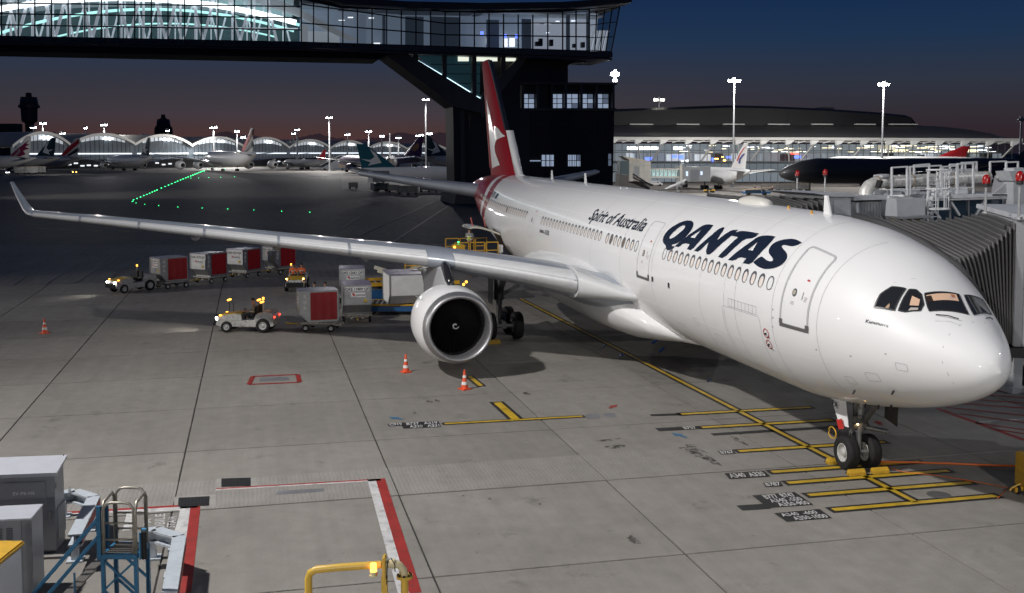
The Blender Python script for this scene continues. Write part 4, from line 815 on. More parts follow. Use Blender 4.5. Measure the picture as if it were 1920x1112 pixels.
# ---- the high footbridge
FB = Face(dep(0, 284, 181), dep(1150, 284, 206))
br = thing('footbridge', 'long glazed footbridge with lit trussed hall crossing high over the taxiway', 'footbridge', (FB.z(870, 0).x, FB.z(870, 0).y, 0))
bo = br.location.copy()
def bput(mb, name, m, smooth=False, parent=None):
    mb.v = [tuple(Vector(p)-bo) for p in mb.v]; return mb.build(name, m, parent or br, smooth)
vb = lambda u: 68+u*.0195 if u < 560 else 79+(u-560)*.0305        # glass foot
vt = lambda u: -34+u*.012 if u < 640 else (16+(u-640)*.033 if u < 1000 else 28-(u-1000)*.10)
DEP = 13.0
b = MB(); U = [-420, -200, -60, 200, 400, 560, 720, 900, 1050, 1147]
for a, c in zip(U[:-1], U[1:]): FB.solid(b, [(a, vb(a)+1), (c, vb(c)+1), (c, vb(c)+11), (a, vb(a)+11)], -.5, DEP+.5, 0); FB.solid(b, [(a, vb(a)+12), (c, vb(c)+12), (c, vb(c)+16), (a, vb(a)+16)], -.2, DEP, 0)
bput(b, 'deck_fascia', FASC)
b = MB(); FB.solid(b, [(-420, vb(-420)+16), (560, vb(560)+16), (725, vb(725)+12), (740, 92), (712, 110), (-420, 86)], 1.0, DEP-1, 0); bput(b, 'soffit', mat('soffit_metal', (.035, .030, .028), .8, 0, var=.2, vscale=.2))
b = MB()
for u in range(-298, 720, 31): b.beam(FB.at(u, vb(u)+1, -.55), FB.at(u, vb(u)+6, -.8), .3, .3)
bput(b, 'bracket', MULL)
# roof with its upturned end
b = MB(); RU = [(-420, -44), (-60, -60), (200, -58), (420, -44), (560, -22), (640, -3), (760, 5), (900, 8), (1050, 6), (1178, -3)]
for (a, va), (c, vc) in zip(RU[:-1], RU[1:]): FB.solid(b, [(a, va), (c, vc), (c, vc+12-(2 if c > 1100 else 0)), (a, va+13)], -2.0, DEP+2, 0)
bput(b, 'roof', mat('roof_metal', (.095, .088, .082), .4, .3, var=.1, vscale=.2))
b = MB()
for (a, va), (c, vc) in zip(RU[4:-1], RU[5:]): FB.solid(b, [(a, va+13.5), (c, vc+13), (c, vt(c)), (a, vt(a) if a > 600 else va+20)], -.1, .3, 0)
bput(b, 'clerestory', mat('clerestory', (.018, .022, .03), .25))
# hall: back wall, ceiling vault, floor
b = MB(); FB.solid(b, [(-420, -50), (-60, -60), (566, -30), (566, vb(566)), (-420, vb(-420))], DEP-.3, DEP, 0); bput(b, 'hall_back_wall', TEAL)
b = MB(); FB.solid(b, [(-420, vb(-420)-.5), (566, vb(566)-.5), (1145, vb(1145)-.5), (1145, vb(1145)+.8), (566, vb(566)+.8), (-420, vb(-420)+.8)], .4, DEP-.3, 0); bput(b, 'floor', FLOORM)
# big luminous arches
def arch(c, half, top, foot, off, r, m, name):
    P = []
    for i in range(29):
        f = -1+2*i/28; u = c+half*f; v = top+(foot-top)*f*f
        if u > 566 or u < -420: continue
        P.append(FB.at(u, v, off))
    b = MB(); b.tube(P, r, 6); bput(b, name, m, True)
arch(220, 470, -5, 86, 1.0, .5, TUBEL, 'arch_light'); arch(275, 300, 9, 58, 6.0, .26, TEALL, 'arch_light'); arch(300, 220, 31, 58, 10.5, .16, TEALL, 'arch_light'); arch(120, 520, -30, 60, 9, .3, TEALL, 'arch_light')
b = MB(); rows = []
for off in (.8, 6, DEP-.4):
    rows.append([FB.at(-60+34*i, -46+(36+12+20)*((-60+34*i-215)/470)**2+off*3.2, off) for i in range(19)])
b.grid(rows); bput(b, 'vault_ceiling', CEIL, True)
b = MB(); FB.solid(b, [(455, -30), (560, 12), (672, 72), (655, 74), (556, 26), (455, -6)], 2.2, 3.2, 0); bput(b, 'vault_edge', mat('vault_edge_pale', (.5, .53, .56), .5, emit=.16, ec=(.8, .9, 1)))
# white trusses, two rows
for off, u0, w in ((1.6, -40, .46), (7.0, -12, .30)):
    for i in range(-4, 9):
        a = u0+i*70; c = a+35; b = MB()
        if c+35 > 575: continue
        top = -40
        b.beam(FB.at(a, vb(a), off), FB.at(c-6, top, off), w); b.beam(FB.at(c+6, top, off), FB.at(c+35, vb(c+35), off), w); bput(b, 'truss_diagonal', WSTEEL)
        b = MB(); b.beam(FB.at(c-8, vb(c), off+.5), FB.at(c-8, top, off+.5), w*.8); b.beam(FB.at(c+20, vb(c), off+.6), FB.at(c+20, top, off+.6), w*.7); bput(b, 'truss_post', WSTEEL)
b = MB()
for f in (.0, .42): b.beam(FB.at(-420, lerp(vb(-60), 4, f)-1.5, 2.2), FB.at(560, lerp(vb(560), 16, f)-1.5, 2.2), .18)
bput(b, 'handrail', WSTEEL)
# rooms in the middle and end, their surfaces glowing in place of lamps
b = MB(); FB.solid(b, [(566, -10), (1140, 14), (1140, vb(1140)), (566, vb(566))], 8, 8.3, 0); bput(b, 'room_wall', BLUEW)
b = MB(); FB.solid(b, [(566, 6), (1135, 30), (1135, 28), (566, 4)], .6, 8, 0); bput(b, 'room_ceiling', mat('room_ceiling', (.5, .55, .6), .6, emit=.05, ec=(.7, .85, 1)))
b = MB(); FB.solid(b, [(566, vb(566)-34), (578, vb(578)-34), (578, vb(578)), (566, vb(566))], .6, 8, 0); FB.solid(b, [(580, vb(580)-26), (640, vb(640)-26), (640, vb(640)), (580, vb(580))], 4, 4.3, 0); bput(b, 'partition', mat('partition_white', (.6, .65, .7), .5, emit=.24, ec=(.8, .9, 1)))
PDK = mat('partition_dark', (.20, .24, .29), .5, emit=.035, ec=(.5, .7, 1))
for a, c, o, m in ((674, 690, 3, BLUEW), (722, 728, 4, PDK), (765, 800, 3.5, PDK), (812, 868, 2.5, PDK), (868, 884, 5, BLUEW), (922, 946, 4.5, PDK), (982, 1000, 1.5, PDK), (1064, 1071, .8, PDK), (1102, 1107, .8, PDK)):
    b = MB(); FB.solid(b, [(a, vt(a)+6), (c, vt(c)+6), (c, vb(c)), (a, vb(a))], o, o+.25, 0); bput(b, 'partition', m)
for a, c, va, vc in ((658, 668, 24, 26), (698, 708, 25, 27), (1010, 1028, 36, 38), (1036, 1050, 36, 38), (1058, 1066, 32, 34), (1088, 1098, 31, 34), (1040, 1046, 54, 56), (708, 720, 74, 77), (640, 652, 30, 31), (925, 940, 64, 76), (958, 966, 66, 82), (970, 980, 65, 82)):
    b = MB(); FB.solid(b, [(a, va), (c, va), (c, vc), (a, vc)], 6, 6.3, 0); bput(b, 'room_light', mat('room_lamp', (1, 1, 1), .4, emit=1.6, ec=(.88, .93, 1)))
for u, v in ((906.5, 61), (950, 66.5), (972, 67)):
    b = MB(); FB.solid(b, [(u-3, v-3.5), (u+3, v-3.5), (u+3, v+3.5), (u-3, v+3.5)], 1.2, 1.4, 0); bput(b, 'blue_sign', BLUESIGN)
# bright end rooms, wall glow in place of lamps
b = MB(); FB.solid(b, [(1003, 30), (1140, 18), (1134, vb(1134)), (1003, vb(1003))], 6, 6.2, 0); bput(b, 'room_wall', mat('bright_room_wall', (.5, .55, .62), .6, emit=.34, ec=(.72, .82, 1)))
for i in range(5): b = MB(); u = 1108+i*7; b.beam(FB.at(u, vb(u), 1.5), FB.at(u+9, 56, 1.5), .45); bput(b, 'escalator_panel', WSTEEL)
for u, v, h in ((1013, 84, 8), (1019, 84, 10), (1020, 84, 14), (1040, 84, 12), (1084, 87, 7), (1100, 87, 10), (1125, 88, 4)): b = MB(); FB.solid(b, [(u-3, v-h), (u+3, v-h), (u+3, v), (u-3, v)], 2, 3, 0); bput(b, 'furnishing', mat('furniture_dark', (.06, .05, .06), .6))
# glass panes and their mullions
def panes(cols, rows_, off, m, mull, fn):
    b = MB()
    for u in cols: b.beam(FB.at(u, fn(u, 0), off), FB.at(u, fn(u, 1), off), .20, .30)
    for r in rows_:
        b.beam(FB.at(cols[0], fn(cols[0], r), off), FB.at(cols[len(cols)//2], fn(cols[len(cols)//2], r), off), .14, .22); b.beam(FB.at(cols[len(cols)//2], fn(cols[len(cols)//2], r), off), FB.at(cols[-1], fn(cols[-1], r), off), .14, .22)
    bput(b, 'mullion_grid', mull)
    for a, c in zip(cols[:-1], cols[1:]):
        for r0, r1 in zip(rows_[:-1], rows_[1:]):
            if fn((a+c)/2, r1) < -6 and fn((a+c)/2, r0) < -6: continue
            b = MB(); b.quad(FB.at(a, fn(a, r0), off-.05), FB.at(c, fn(c, r0), off-.05), FB.at(c, fn(c, r1), off-.05), FB.at(a, fn(a, r1), off-.05)); bput(b, 'glass_pane', m)
panes([3+31.2*i for i in range(-6, 19)], [0, .185, .39, .585, .79, 1], 0, GLASS, MULL, lambda u, r: lerp(-34+u*.006, vb(u), r))
panes([565]+[588+27.4*i for i in range(0, 16)]+[1027, 1055, 1080, 1105], [0, .33, .66, 1], 0, GLASS, MULL, lambda u, r: lerp(vt(u), vb(u), r))
# end facade, leaning out
b = MB(); E0 = [FB.at(1130, 30, 0), FB.at(1160, 14, 0), FB.at(1146, vb(1146), 0), FB.at(1105, vb(1105), 0)]
def endq(s0, s1, t0, t1): 
    f = lambda s, t: FB.at(lerp(lerp(1105, 1162, s), lerp(1105, 1146, s), t), lerp(lerp(24, 13, s), lerp(94, 97, s), t), 0)
    return [f(s0, t0), f(s1, t0), f(s1, t1), f(s0, t1)]
for i in range(4):
    for j in range(3): b = MB(); b.quad(*endq(i/4, (i+1)/4, j/3, (j+1)/3)); bput(b, 'glass_pane', GLASS)
b = MB()
for i in range(5): q = endq(i/4, 1, 0, 1); b.beam(q[0], q[3], .2)
for j in range(4): q = endq(0, 1, j/3, 1); b.beam(q[0], q[1], .14)
q = endq(1, 1, 0, 1); b.beam(q[0], q[0]+FB.n*DEP, .2); b.beam(q[3], q[3]+FB.n*DEP, .2)
bput(b, 'mullion_grid', MULL)
# supports: leaning legs and pier
b = MB(); FB.solid(b, [(712, 92), (752, 92), (905, 186), (905, 212), (858, 201)], 1.0, DEP-1, 0); bput(b, 'leaning_leg', CONCW)
b = MB(); FB.solid(b, [(986, 96), (1000, 96), (905, 222), (905, 180)], 1.0, 6, 0); bput(b, 'leaning_leg', CONCW)
b = MB(); FB.solid(b, [(744, 92), (1000, 96), (998, 103), (760, 101)], 1.0, DEP-1, 0); bput(b, 'cross_beam', CONCW)
for a in (778, 832, 888, 943): b = MB(); FB.solid(b, [(a, 101), (a+8, 101), (a+8, 101+(a-744)*.58), (a, 101+(a-744)*.58-4)] if a < 900 else [(a, 101), (a+8, 101), (a+8, 160), (a, 170)], 1.2, 2.2, 0); bput(b, 'post', CONCW)
b = MB(); FB.solid(b, [(785, 103), (905, 103), (905, 182), (870, 164)], 2.4, 2.6, 0); bput(b, 'stair_glazing', mat('stair_glass', (.02, .05, .065), .12, emit=.03, ec=(.2, .6, .75)))
for p, q in (((786, 112), (832, 139)), ((840, 144), (886, 172)), ((892, 177), (906, 184))): b = MB(); b.beam(FB.at(*p, 2.2), FB.at(*q, 2.2), .18, .25); bput(b, 'stair_light', mat('stair_lamp', (.8, 1, 1), .4, emit=2.2, ec=(.62, .88, 1)))
b = MB()
for k in range(1, 5): v = 101+k*18; b.beam(FB.at(786+k*26, v, 2.3), FB.at(905, v, 2.3), .12)
bput(b, 'stair_mullion', MULL)
for a, c in ((863, 883), (893, 937), (947, 972)): b = MB(); FB.solid(b, [(a, 104.5), (c, 105.5), (c, 113), (a, 113)], 2.0, 2.3, 0); bput(b, 'lit_window', WARMW)
b = MB(); FB.solid(b, [(853, 200), (883, 198), (886, '0'), (856, '0')], 2, 10, 0); bput(b, 'pier', mat('pier_cladding', (.030, .030, .032), .6, .0, var=.15, vscale=.3))
b = MB(); FB.solid(b, [(866, 206), (874, 206), (876, '0.5'), (868, '0.5')], 1.8, 2.0, 0); bput(b, 'pier_rib', mat('pier_rib', (.08, .08, .085), .5))
b = MB(); FB.solid(b, [(886, 205), (1000, 205), (1000, '0'), (886, '0')], 2.5, DEP+4, 0); FB.solid(b, [(905, 110), (985, 110), (985, 206), (905, 206)], 4, DEP+2, 0); bput(b, 'core_wall', mat('core_cladding', (.040, .040, .044), .5, .1, var=.2, vscale=.3))
b = MB(); FB.solid(b, [(846, '0'), (905, '0'), (905, '2.2'), (850, '2.2')], -3, 12, 0); bput(b, 'plinth', CONCW)
# ---- dark tower block with lit windows
tb = thing('tower_block', 'dark service tower under the footbridge with a row of lit windows below its flat top', 'tower', (FB.z(1080, 0, 6).x, FB.z(1080, 0, 6).y, 0)); bo = tb.location.copy(); 
def tput(mb, name, m, parent=None): mb.v = [tuple(Vector(p)-bo) for p in mb.v]; return mb.build(name, m, parent or tb)
b = MB(); FB.solid(b, [(982, 100), (1082, 104), (1082, 152), (982, 152)], 6, 24, 0); FB.solid(b, [(988, 206), (1168, 206), (1165, '0'), (988, '0')], 5, 25, 0); FB.solid(b, [(994, 154), (1167, 154), (1167, 202), (994, 202)], 6.2, 25, 0); tput(b, 'shell', CLAD)
TRIMM = mat('tower_trim', (.09, .085, .085), .5)
b = MB(); FB.solid(b, [(986, 151), (1172, 152.5), (1170, 156.5), (986, 155.5)], 4.2, 25, 0); FB.solid(b, [(986, 201), (1170, 201), (1170, 206), (986, 206)], 4.4, 25, 0); tput(b, 'ledge', TRIMM)
for u in (990, 1018, 1045, 1072, 1102, 1131, 1163): b = MB(); FB.solid(b, [(u, 156), (u+4.5, 156), (u+4.5, 202), (u, 202)], 4.6, 6, 0); tput(b, 'pilaster', TRIMM)
def win(parent_put, u0, u1, v0, v1, nx, ny, off, m, name='window', face=None):
    face = face or FB; b = MB(); g_ = .12
    for i in range(nx+1): u = lerp(u0, u1, i/nx); b.beam(face.at(u, v0, off), face.at(u, v1, off), g_)
    for j in range(ny+1): v = lerp(v0, v1, j/ny); b.beam(face.at(u0, v, off), face.at(u1, v, off), g_)
    o = parent_put(b, name, MULL)
    for i in range(nx):
        for j in range(ny):
            b = MB(); b.quad(*[face.at(lerp(u0, u1, (i+a)/nx), lerp(v0, v1, (j+c)/ny), off+.1) for a, c in ((0, 0), (1, 0), (1, 1), (0, 1))]); parent_put(b, 'pane', m if random.random() < .85 else COOLD, o)
    return o
COOLD = mat('lit_window_dim', (.3, .36, .45), .3, emit=.14, ec=(.55, .7, 1))
for u0, u1 in ((994, 1017), (1050, 1071), (1077, 1101), (1108, 1130), (1137, 1160)): win(tput, u0, u1, 173, 201, 2, 3, 5.9, COOLW)
for u0, u1 in ((1027, 1052), (1078, 1103)): win(tput, u0, u1, 290, 313, 3, 2, 4.8, COOLW)
win(tput, 1155, 1162, 288, 312, 1, 2, 4.8, COOLD)
b = MB(); FB.solid(b, [(1003, 301), (1026, 301), (1026, 303), (1003, 303)], 4.7, 4.9, 0); tput(b, 'lit_slot', COOLW)
b = MB()
for i in range(19): u = 1001+i*9; FB.solid(b, [(u, 208), (u+.6, 208), (u+.6, 342), (u, 342)], 4.85, 5, 0)
for v in (230, 258, 285, 316): FB.solid(b, [(1000, v), (1167, v), (1167, v+.6), (1000, v+.6)], 4.88, 5, 0)
tput(b, 'panel_joint', mat('joint_grey', (.055, .055, .06), .4))
b = MB(); p = FB.at(1144, 107, 3); FB.solid(b, [(1085, 104), (1143, 99), (1105, 114), (1084, 116)], 3, 10, 0); tput(b, 'canopy', mat('canopy_metal', (.2, .16, .14), .25, .7))
b = MB(); FB.solid(b, [(1112, 107), (1121, 106), (1119, 109), (1112, 110)], 2.7, 3, 0); tput(b, 'canopy_light', mat('warm_lamp', (1, .6, .3), .4, emit=1.4, ec=(1, .5, .2)))
# ---- the concourse on the right
FC = Face(dep(1100, 284, 322), dep(1920, 284, 330)); p = FC.z(1500, 0)
cc = thing('concourse', 'long low concourse on the right with ribbed curved roof and lit glass front', 'terminal', (p.x, p.y, 0)); co = cc.location.copy()
def cput(mb, name, m, parent=None, smooth=False): mb.v = [tuple(Vector(q)-co) for q in mb.v]; return mb.build(name, m, parent or cc, smooth)
ROOFG = mat('ribbed_roof', (.25, .235, .21), .45, .35, var=.15, vscale=.06); RIBM = mat('roof_rib', (.085, .082, .078), .5, .3)
# lower curved roof with standing ribs
def roofp(u, t):                          # t 0 eave .. 1 upper edge
    return FC.at(u, 259-28*t**.75+(u-1170)*.004, -3+22*t)
us = [1100+10*i for i in range(80)]; us = [u for u in us if u < 1882]
def redge(u): return 1 if u < 1780 else max(.05, 1-((u-1780)/104)**2.2)
b = MB(); b.grid([[roofp(u, t/6*redge(u)) for t in range(7)] for u in us]); cput(b, 'roof', ROOFG, smooth=True)
b = MB()
for i in range(150):
    u = 1102+5.2*i; 
    if u > 1870: break
    P = [roofp(u, t/4*redge(u))+Vector((0, 0, .12)) for t in range(5)]; a = FC.e*.16; b.grid([[q-a for q in P], [q+a for q in P]])
o = cput(b, 'roof_rib', RIBM); o['kind'] = 'stuff'
# dark upper roof
UPR = [(1100, 212), (1165, 199), (1260, 196), (1330, 193.5), (1400, 191), (1480, 192.5), (1600, 198), (1700, 205), (1760, 211), (1772, 216), (1778, 232)]
b = MB(); rows = []
for u, v in UPR: rows.append([FC.at(u, 236, 18), FC.at(u, v+6 if u < 1770 else 233, 19), FC.at(u, v if u < 1778 else 231, 24), FC.at(u, v+3, 60), FC.at(u, 250, 62)])
b.grid(rows); b.add(rows[-1], [tuple(range(5))]); cput(b, 'upper_roof', mat('upper_roof_dark', (.010, .010, .011), .6, var=.2, vscale=.1))
b = MB(); FC.solid(b, [(1603, 194), (1608, 193), (1630, 194), (1634, 200), (1600, 199)], 30, 36, 0); cput(b, 'roof_plant', CLAD)
for a, c in ((1199, 1244), (1291, 1335), (1382, 1424), (1471, 1513), (1557, 1598), (1642, 1682), (1710, 1764)): b = MB(); FC.solid(b, [(a, 229.3), (c, 229.6), (c, 231.8), (a, 231.6)], 16, 17.5, 0); cput(b, 'roof_vent', mat('vent_pale', (.55, .55, .52), .5, emit=.05))
# eave band, brackets, struts
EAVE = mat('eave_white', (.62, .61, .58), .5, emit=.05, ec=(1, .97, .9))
b = MB(); FC.solid(b, [(1100, 257), (1500, 258), (1905, 260), (1905, 266), (1500, 263), (1100, 262.5)], -4, 4, 0); cput(b, 'eave', EAVE)
us = [1140+46.5*i for i in range(17)]
for i, u in enumerate(us):
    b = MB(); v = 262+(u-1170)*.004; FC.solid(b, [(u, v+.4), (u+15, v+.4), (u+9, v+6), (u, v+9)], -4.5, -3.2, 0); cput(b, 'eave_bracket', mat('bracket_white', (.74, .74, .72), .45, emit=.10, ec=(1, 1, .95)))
    b = MB(); FC.solid(b, [(u+23, v+3.5), (u+36, v+1), (u+36, v+2.5), (u+23, v+6)], -4.2, -3.2, 0); cput(b, 'eave_rib', EAVE)
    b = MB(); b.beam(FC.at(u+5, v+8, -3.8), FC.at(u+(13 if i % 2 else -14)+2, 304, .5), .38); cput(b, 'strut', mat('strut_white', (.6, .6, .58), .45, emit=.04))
b = MB(); b.beam(FC.at(1100, 264.5, -3.6), FC.at(1905, 268, -3.6), .22); cput(b, 'eave_tube', EAVE)
# glazed front; back wall and panels inside glow in place of hall lighting
b = MB(); FC.solid(b, [(1100, 268), (1900, 270), (1900, '0'), (1100, '0')], 16, 16.5, 0); cput(b, 'back_wall', mat('concourse_back', (.30, .33, .36), .6, emit=.22, ec=(.75, .88, 1), var=.5, vscale=.12))
for v0, v1, o in ((281.5, 283, 10), (303.5, 306.5, 14), (322, 324, 14)): b = MB(); FC.solid(b, [(1100, v0), (1900, v0+1), (1900, v1+1), (1100, v1)], 1, 1+o, 0); cput(b, 'floor_slab', mat('slab_grey', (.22, .24, .25), .6))
rr = random.Random(4)
LW = mat('hall_panel', (.7, .74, .78), .6, emit=.75, ec=(.86, .92, 1)); LW2 = mat('hall_panel_dim', (.42, .45, .48), .6, emit=.26, ec=(.8, .9, 1)); DKW = mat('hall_dark', (.10, .10, .11), .7, emit=.012); CLAMP = mat('concourse_lamp', (1, 1, 1), .4, emit=4.2, ec=(.93, .96, 1)); WLAMP = mat('concourse_warm_lamp', (1, .9, .6), .4, emit=3.4, ec=(1, .86, .55))
u = 1165
while u < 1895:
    w = rr.choice((12, 18, 26, 34)); m = rr.choice((LW, LW2, LW2, DKW, LW2)); hi = 286+rr.random()*4
    b = MB(); FC.solid(b, [(u, hi), (u+w, hi), (u+w, 303), (u, 303)], 6+rr.random()*6, 13, 0); cput(b, 'room_box', m); u += w+rr.choice((1, 3, 8))
for a, c in ((1180, 1238), (1268, 1284)): b = MB(); FC.solid(b, [(a, 275), (c, 275), (c, 281), (a, 281)], 3, 4, 0); cput(b, 'light_panel', CLAMP)
for k in range(90):
    u = rr.uniform(1290, 1890); v = rr.uniform(272, 285); b = MB(); s_ = rr.uniform(.8, 2.4); FC.solid(b, [(u, v), (u+s_*1.6, v), (u+s_*1.6, v+s_*.7), (u, v+s_*.7)], 4+rr.random()*8, 12.4, 0); cput(b, 'hall_lamp', WLAMP if rr.random() < .45 else CLAMP)
for u in range(1655, 1760, 6): b = MB(); FC.solid(b, [(u, 283), (u+3, 283), (u+3, 285), (u, 285)], 5, 5.4, 0); cput(b, 'hall_lamp', WLAMP)
b = MB(); FC.solid(b, [(1665, 272), (1700, 272), (1700, 281), (1665, 281)], 8, 8.4, 0); cput(b, 'lit_wall', mat('warm_lit_wall', (.8, .75, .6), .5, emit=.55, ec=(1, .93, .72)))
for a, c, v0, v1, m in ((1212, 1226, 295, 301, BLUESIGN), (1262, 1272, 291, 296, BLUESIGN), (1275, 1284, 291, 298, BLUESIGN), (1280, 1285, 301, 307, CLAMP), (1288, 1294, 300, 305, CLAMP), (1338, 1342, 296, 304, BLUESIGN), (1366, 1374, 293, 297, BLUESIGN), (1494, 1506, 292, 297, BLUESIGN), (1605, 1622, 296, 298, BLUESIGN), (1488, 1500, 287, 289, REDL), (1342, 1350, 297, 298.5, AMB), (1360, 1364, 300, 302, AMB), (1356, 1360, 294, 295, AMB)):
    b = MB(); FC.solid(b, [(a, v0), (c, v0), (c, v1), (a, v1)], 2, 2.4, 0); cput(b, 'hall_sign', m)
b = MB()
us = [1100+13.3*i for i in range(61)]
for u in us: b.beam(FC.at(u, 268, 0), FC.z(u, 0), .14, .2)
for v in (269, 286, 302, 318): b.beam(FC.at(1100, v, 0), FC.at(1900, v+1.5, 0), .14, .2)
cput(b, 'mullion_grid', mat('mullion_grey', (.16, .17, .18), .5, .3))
for i in range(60):
    for v0, v1 in ((269, 286), (286, 302), (302, 318)):
        b = MB(); b.quad(FC.at(us[i], v0, .1), FC.at(us[i+1], v0, .1), FC.at(us[i+1], v1, .1), FC.at(us[i], v1, .1)); cput(b, 'glass_pane', GLASS)
# ---- far terminal: a row of vaults, each front its own curve
VD = [(20, 282, 540), (133, 268, 570), (250, 270, 605), (356, 272, 640), (453, 275, 680), (539, 277, 715), (617, 277, 750), (687, 278, 785), (760, 279, 820), (835, 280, 860)]
PK = [(66, 249), (197, 252), (307, 254), (401, 258), (497, 259), (577, 263), (651, 265), (723, 267), (797, 270)]
p = dep(400, 284, 660); ft = thing('far_terminal', 'distant terminal of glowing glass vaults across the taxiway on the left', 'terminal', (p.x, p.y, 0)); fo = ft.location.copy()
def fput(mb, name, m, parent=None, smooth=False): mb.v = [tuple(Vector(q)-fo) for q in mb.v]; return mb.build(name, m, parent or ft, smooth)
FGL = mat('far_glazing', (.10, .12, .14), .3, emit=.055, ec=(.8, .9, 1), var=.4, vscale=.05); FGT = mat('far_glazing_top', (.7, .75, .8), .4, emit=.42, ec=(.88, .94, 1)); FRF = mat('far_roof', (.30, .29, .27), .5, emit=.02); FRIM = mat('vault_rim', (.75, .74, .70), .5, emit=.16, ec=(1, .97, .9)); FSTRIP = mat('far_strip', (1, 1, 1), .5, emit=1.6, ec=(.85, .92, 1))
for i in range(9):
    (u0, v0, D0), (u1, v1, D1) = VD[i], VD[i+1]; pu, pv = PK[i]
    A, B = dep(u0, v0, D0), dep(u1, v1, D1); e = Vector((B.x-A.x, B.y-A.y, 0)); n_ = Vector((-e.y, e.x, 0)).normalized(); n_ = n_ if n_.dot(FW) > 0 else -n_
    zp = 9.54+(283.5-pv)/2037*(D0+D1)/2; zv = (A.z+B.z)/2; m_ = 14
    arcp = [Vector((A.x, A.y, 0))+e*(k/m_)+Vector((0, 0, zv+(zp-zv)*(1-(2*k/m_-1)**2))) for k in range(m_+1)]
    b = MB(); b.grid([[q+Vector((0, 0, .5))-n_*1.5 for q in arcp], [q+Vector((0, 0, .5))+n_*60 for q in arcp]]); b.grid([[q+Vector((0, 0, -.4))-n_*1.4 for q in arcp], [q+Vector((0, 0, -.4))+n_*60 for q in arcp]]); fput(b, 'vault_roof', FRF, smooth=True)
    b = MB(); b.grid([[q+Vector((0, 0, -.75))-n_*1.6 for q in arcp], [q+Vector((0, 0, .75))-n_*1.6 for q in arcp]]); fput(b, 'vault_rim', FRIM)
    b = MB(); b.add([Vector((A.x, A.y, 0)), *[q-Vector((0, 0, .7)) for q in arcp], Vector((B.x, B.y, 0))], [tuple(range(m_+3))]); fput(b, 'glazing', FGL)
    b = MB(); rr_ = []
    for q in arcp[2:-2]: rr_.append([q-Vector((0, 0, .9))-n_*.3, q-Vector((0, 0, .9+(q.z-zv)*.42))-n_*.3])
    b.grid(rr_); fput(b, 'lit_vault', FGT)
    b = MB(); c_ = arcp[m_//2+1]-n_*.6
    for k in range(5): b.box(c_+e.normalized()*(k-2)*1.3+Vector((0, 0, -2.2-.4*(k % 2))), (.9, .9, .5))
    fput(b, 'vault_lamps', mat('vault_lamp', (1, 1, 1), .4, emit=9, ec=(.93, .97, 1)))
    b = MB()
    for k in range(1, 14): q = arcp[0].lerp(arcp[-1], k/14); zt_ = zv+(zp-zv)*(1-(2*k/14-1)**2)-.8; b.beam((q.x, q.y, 0)-n_*.5 if False else Vector((q.x, q.y, 0))-n_*.5, Vector((q.x, q.y, zt_))-n_*.5, .28)
    fput(b, 'mullion', mat('far_mullion', (.06, .065, .07), .5))
    b = MB(); q0, q1 = Vector((A.x, A.y, 8.2))-n_*.8, Vector((B.x, B.y, 8.2))-n_*.8; b.beam(q0.lerp(q1, .05), q0.lerp(q1, .95), .6); fput(b, 'light_strip', FSTRIP)
    b = MB(); q0, q1 = Vector((A.x, A.y, 2.9))-n_*9, Vector((B.x, B.y, 2.9))-n_*9; b.beam(q0, q1, 14, 4.6); fput(b, 'podium', mat('podium_dark', (.06, .062, .065), .6))
    b = MB()
    for k in range(9):
        if random.random() < .7: q = q0.lerp(q1, (k+.5)/9)-n_*7.1; b.box(q+Vector((0, 0, random.uniform(-1, 1.4))), (2.2, .5, .7), math.atan2(e.y, e.x))
    fput(b, 'podium_window', mat('podium_lamp', (1, .95, .85), .5, emit=1.1, ec=(.9, .95, 1)))
# ---- control towers and dark blocks on the skyline
TWR = mat('tower_dark', (.012, .012, .014), .6)
def tower(u, D, prof_, name, label, n=16):
    p = dep(u, 284, D); t = thing(name, label, 'control tower', (p.x, p.y, 0)); k = D/2037
    zz2 = lambda v: 9.54+(283.5-v)*k
    b = MB(); b.lathe([(zz2(v), r*k) for v, r in prof_], (0, 0, 0), (0, 0, 1), n); b.build('shaft', TWR, t)
    return t, k, zz2
t, k, zf = tower(57, 900, [(284, 8), (232, 8), (228, 14), (205, 15), (200, 17.5), (192, 15.5), (184, 14)], 'control_tower', 'tall dark control tower rising behind the left vaults')
b = MB(); b.lathe([(zf(184), 14.8*k), (zf(183), 14.8*k)], n=16, ax=(0, 0, 1)); b.lathe([(zf(183), 6*k), (zf(178), 5*k), (zf(177), 6*k), (zf(175), 4*k), (zf(174.5), .1)], ax=(0, 0, 1), n=12); b.build('roof_deck', TWR, t)
b = MB(); b.lathe([(zf(203), 19*k), (zf(198), 19*k)], ax=(0, 0, 1), n=16); b.build('gallery', mat('tower_gallery', (.02, .021, .024), .5), t); b = MB(); b.lathe([(zf(191), 15.9*k), (zf(186), 15.3*k)], ax=(0, 0, 1), n=16); b.build('cab_glazing', mat('tower_glass', (.03, .035, .045), .1), t)
t, k, zf = tower(307.5, 1000, [(284, 15), (252, 15), (250, 17), (240, 16), (236, 13), (232, 12), (224, 11)], 'control_tower', 'smaller dark control tower standing between two vaults')
b = MB(); b.lathe([(zf(224), 8*k), (zf(221), 4*k), (zf(215.5), 3.6*k), (zf(215), .1)], ax=(0, 0, 1), n=12); b.build('roof_deck', TWR, t); b = MB(); b.lathe([(zf(231), 12.5*k), (zf(226), 11.5*k)], ax=(0, 0, 1), n=16); b.build('cab_glazing', mat('tower_glass', (.03, .035, .045), .1), t)
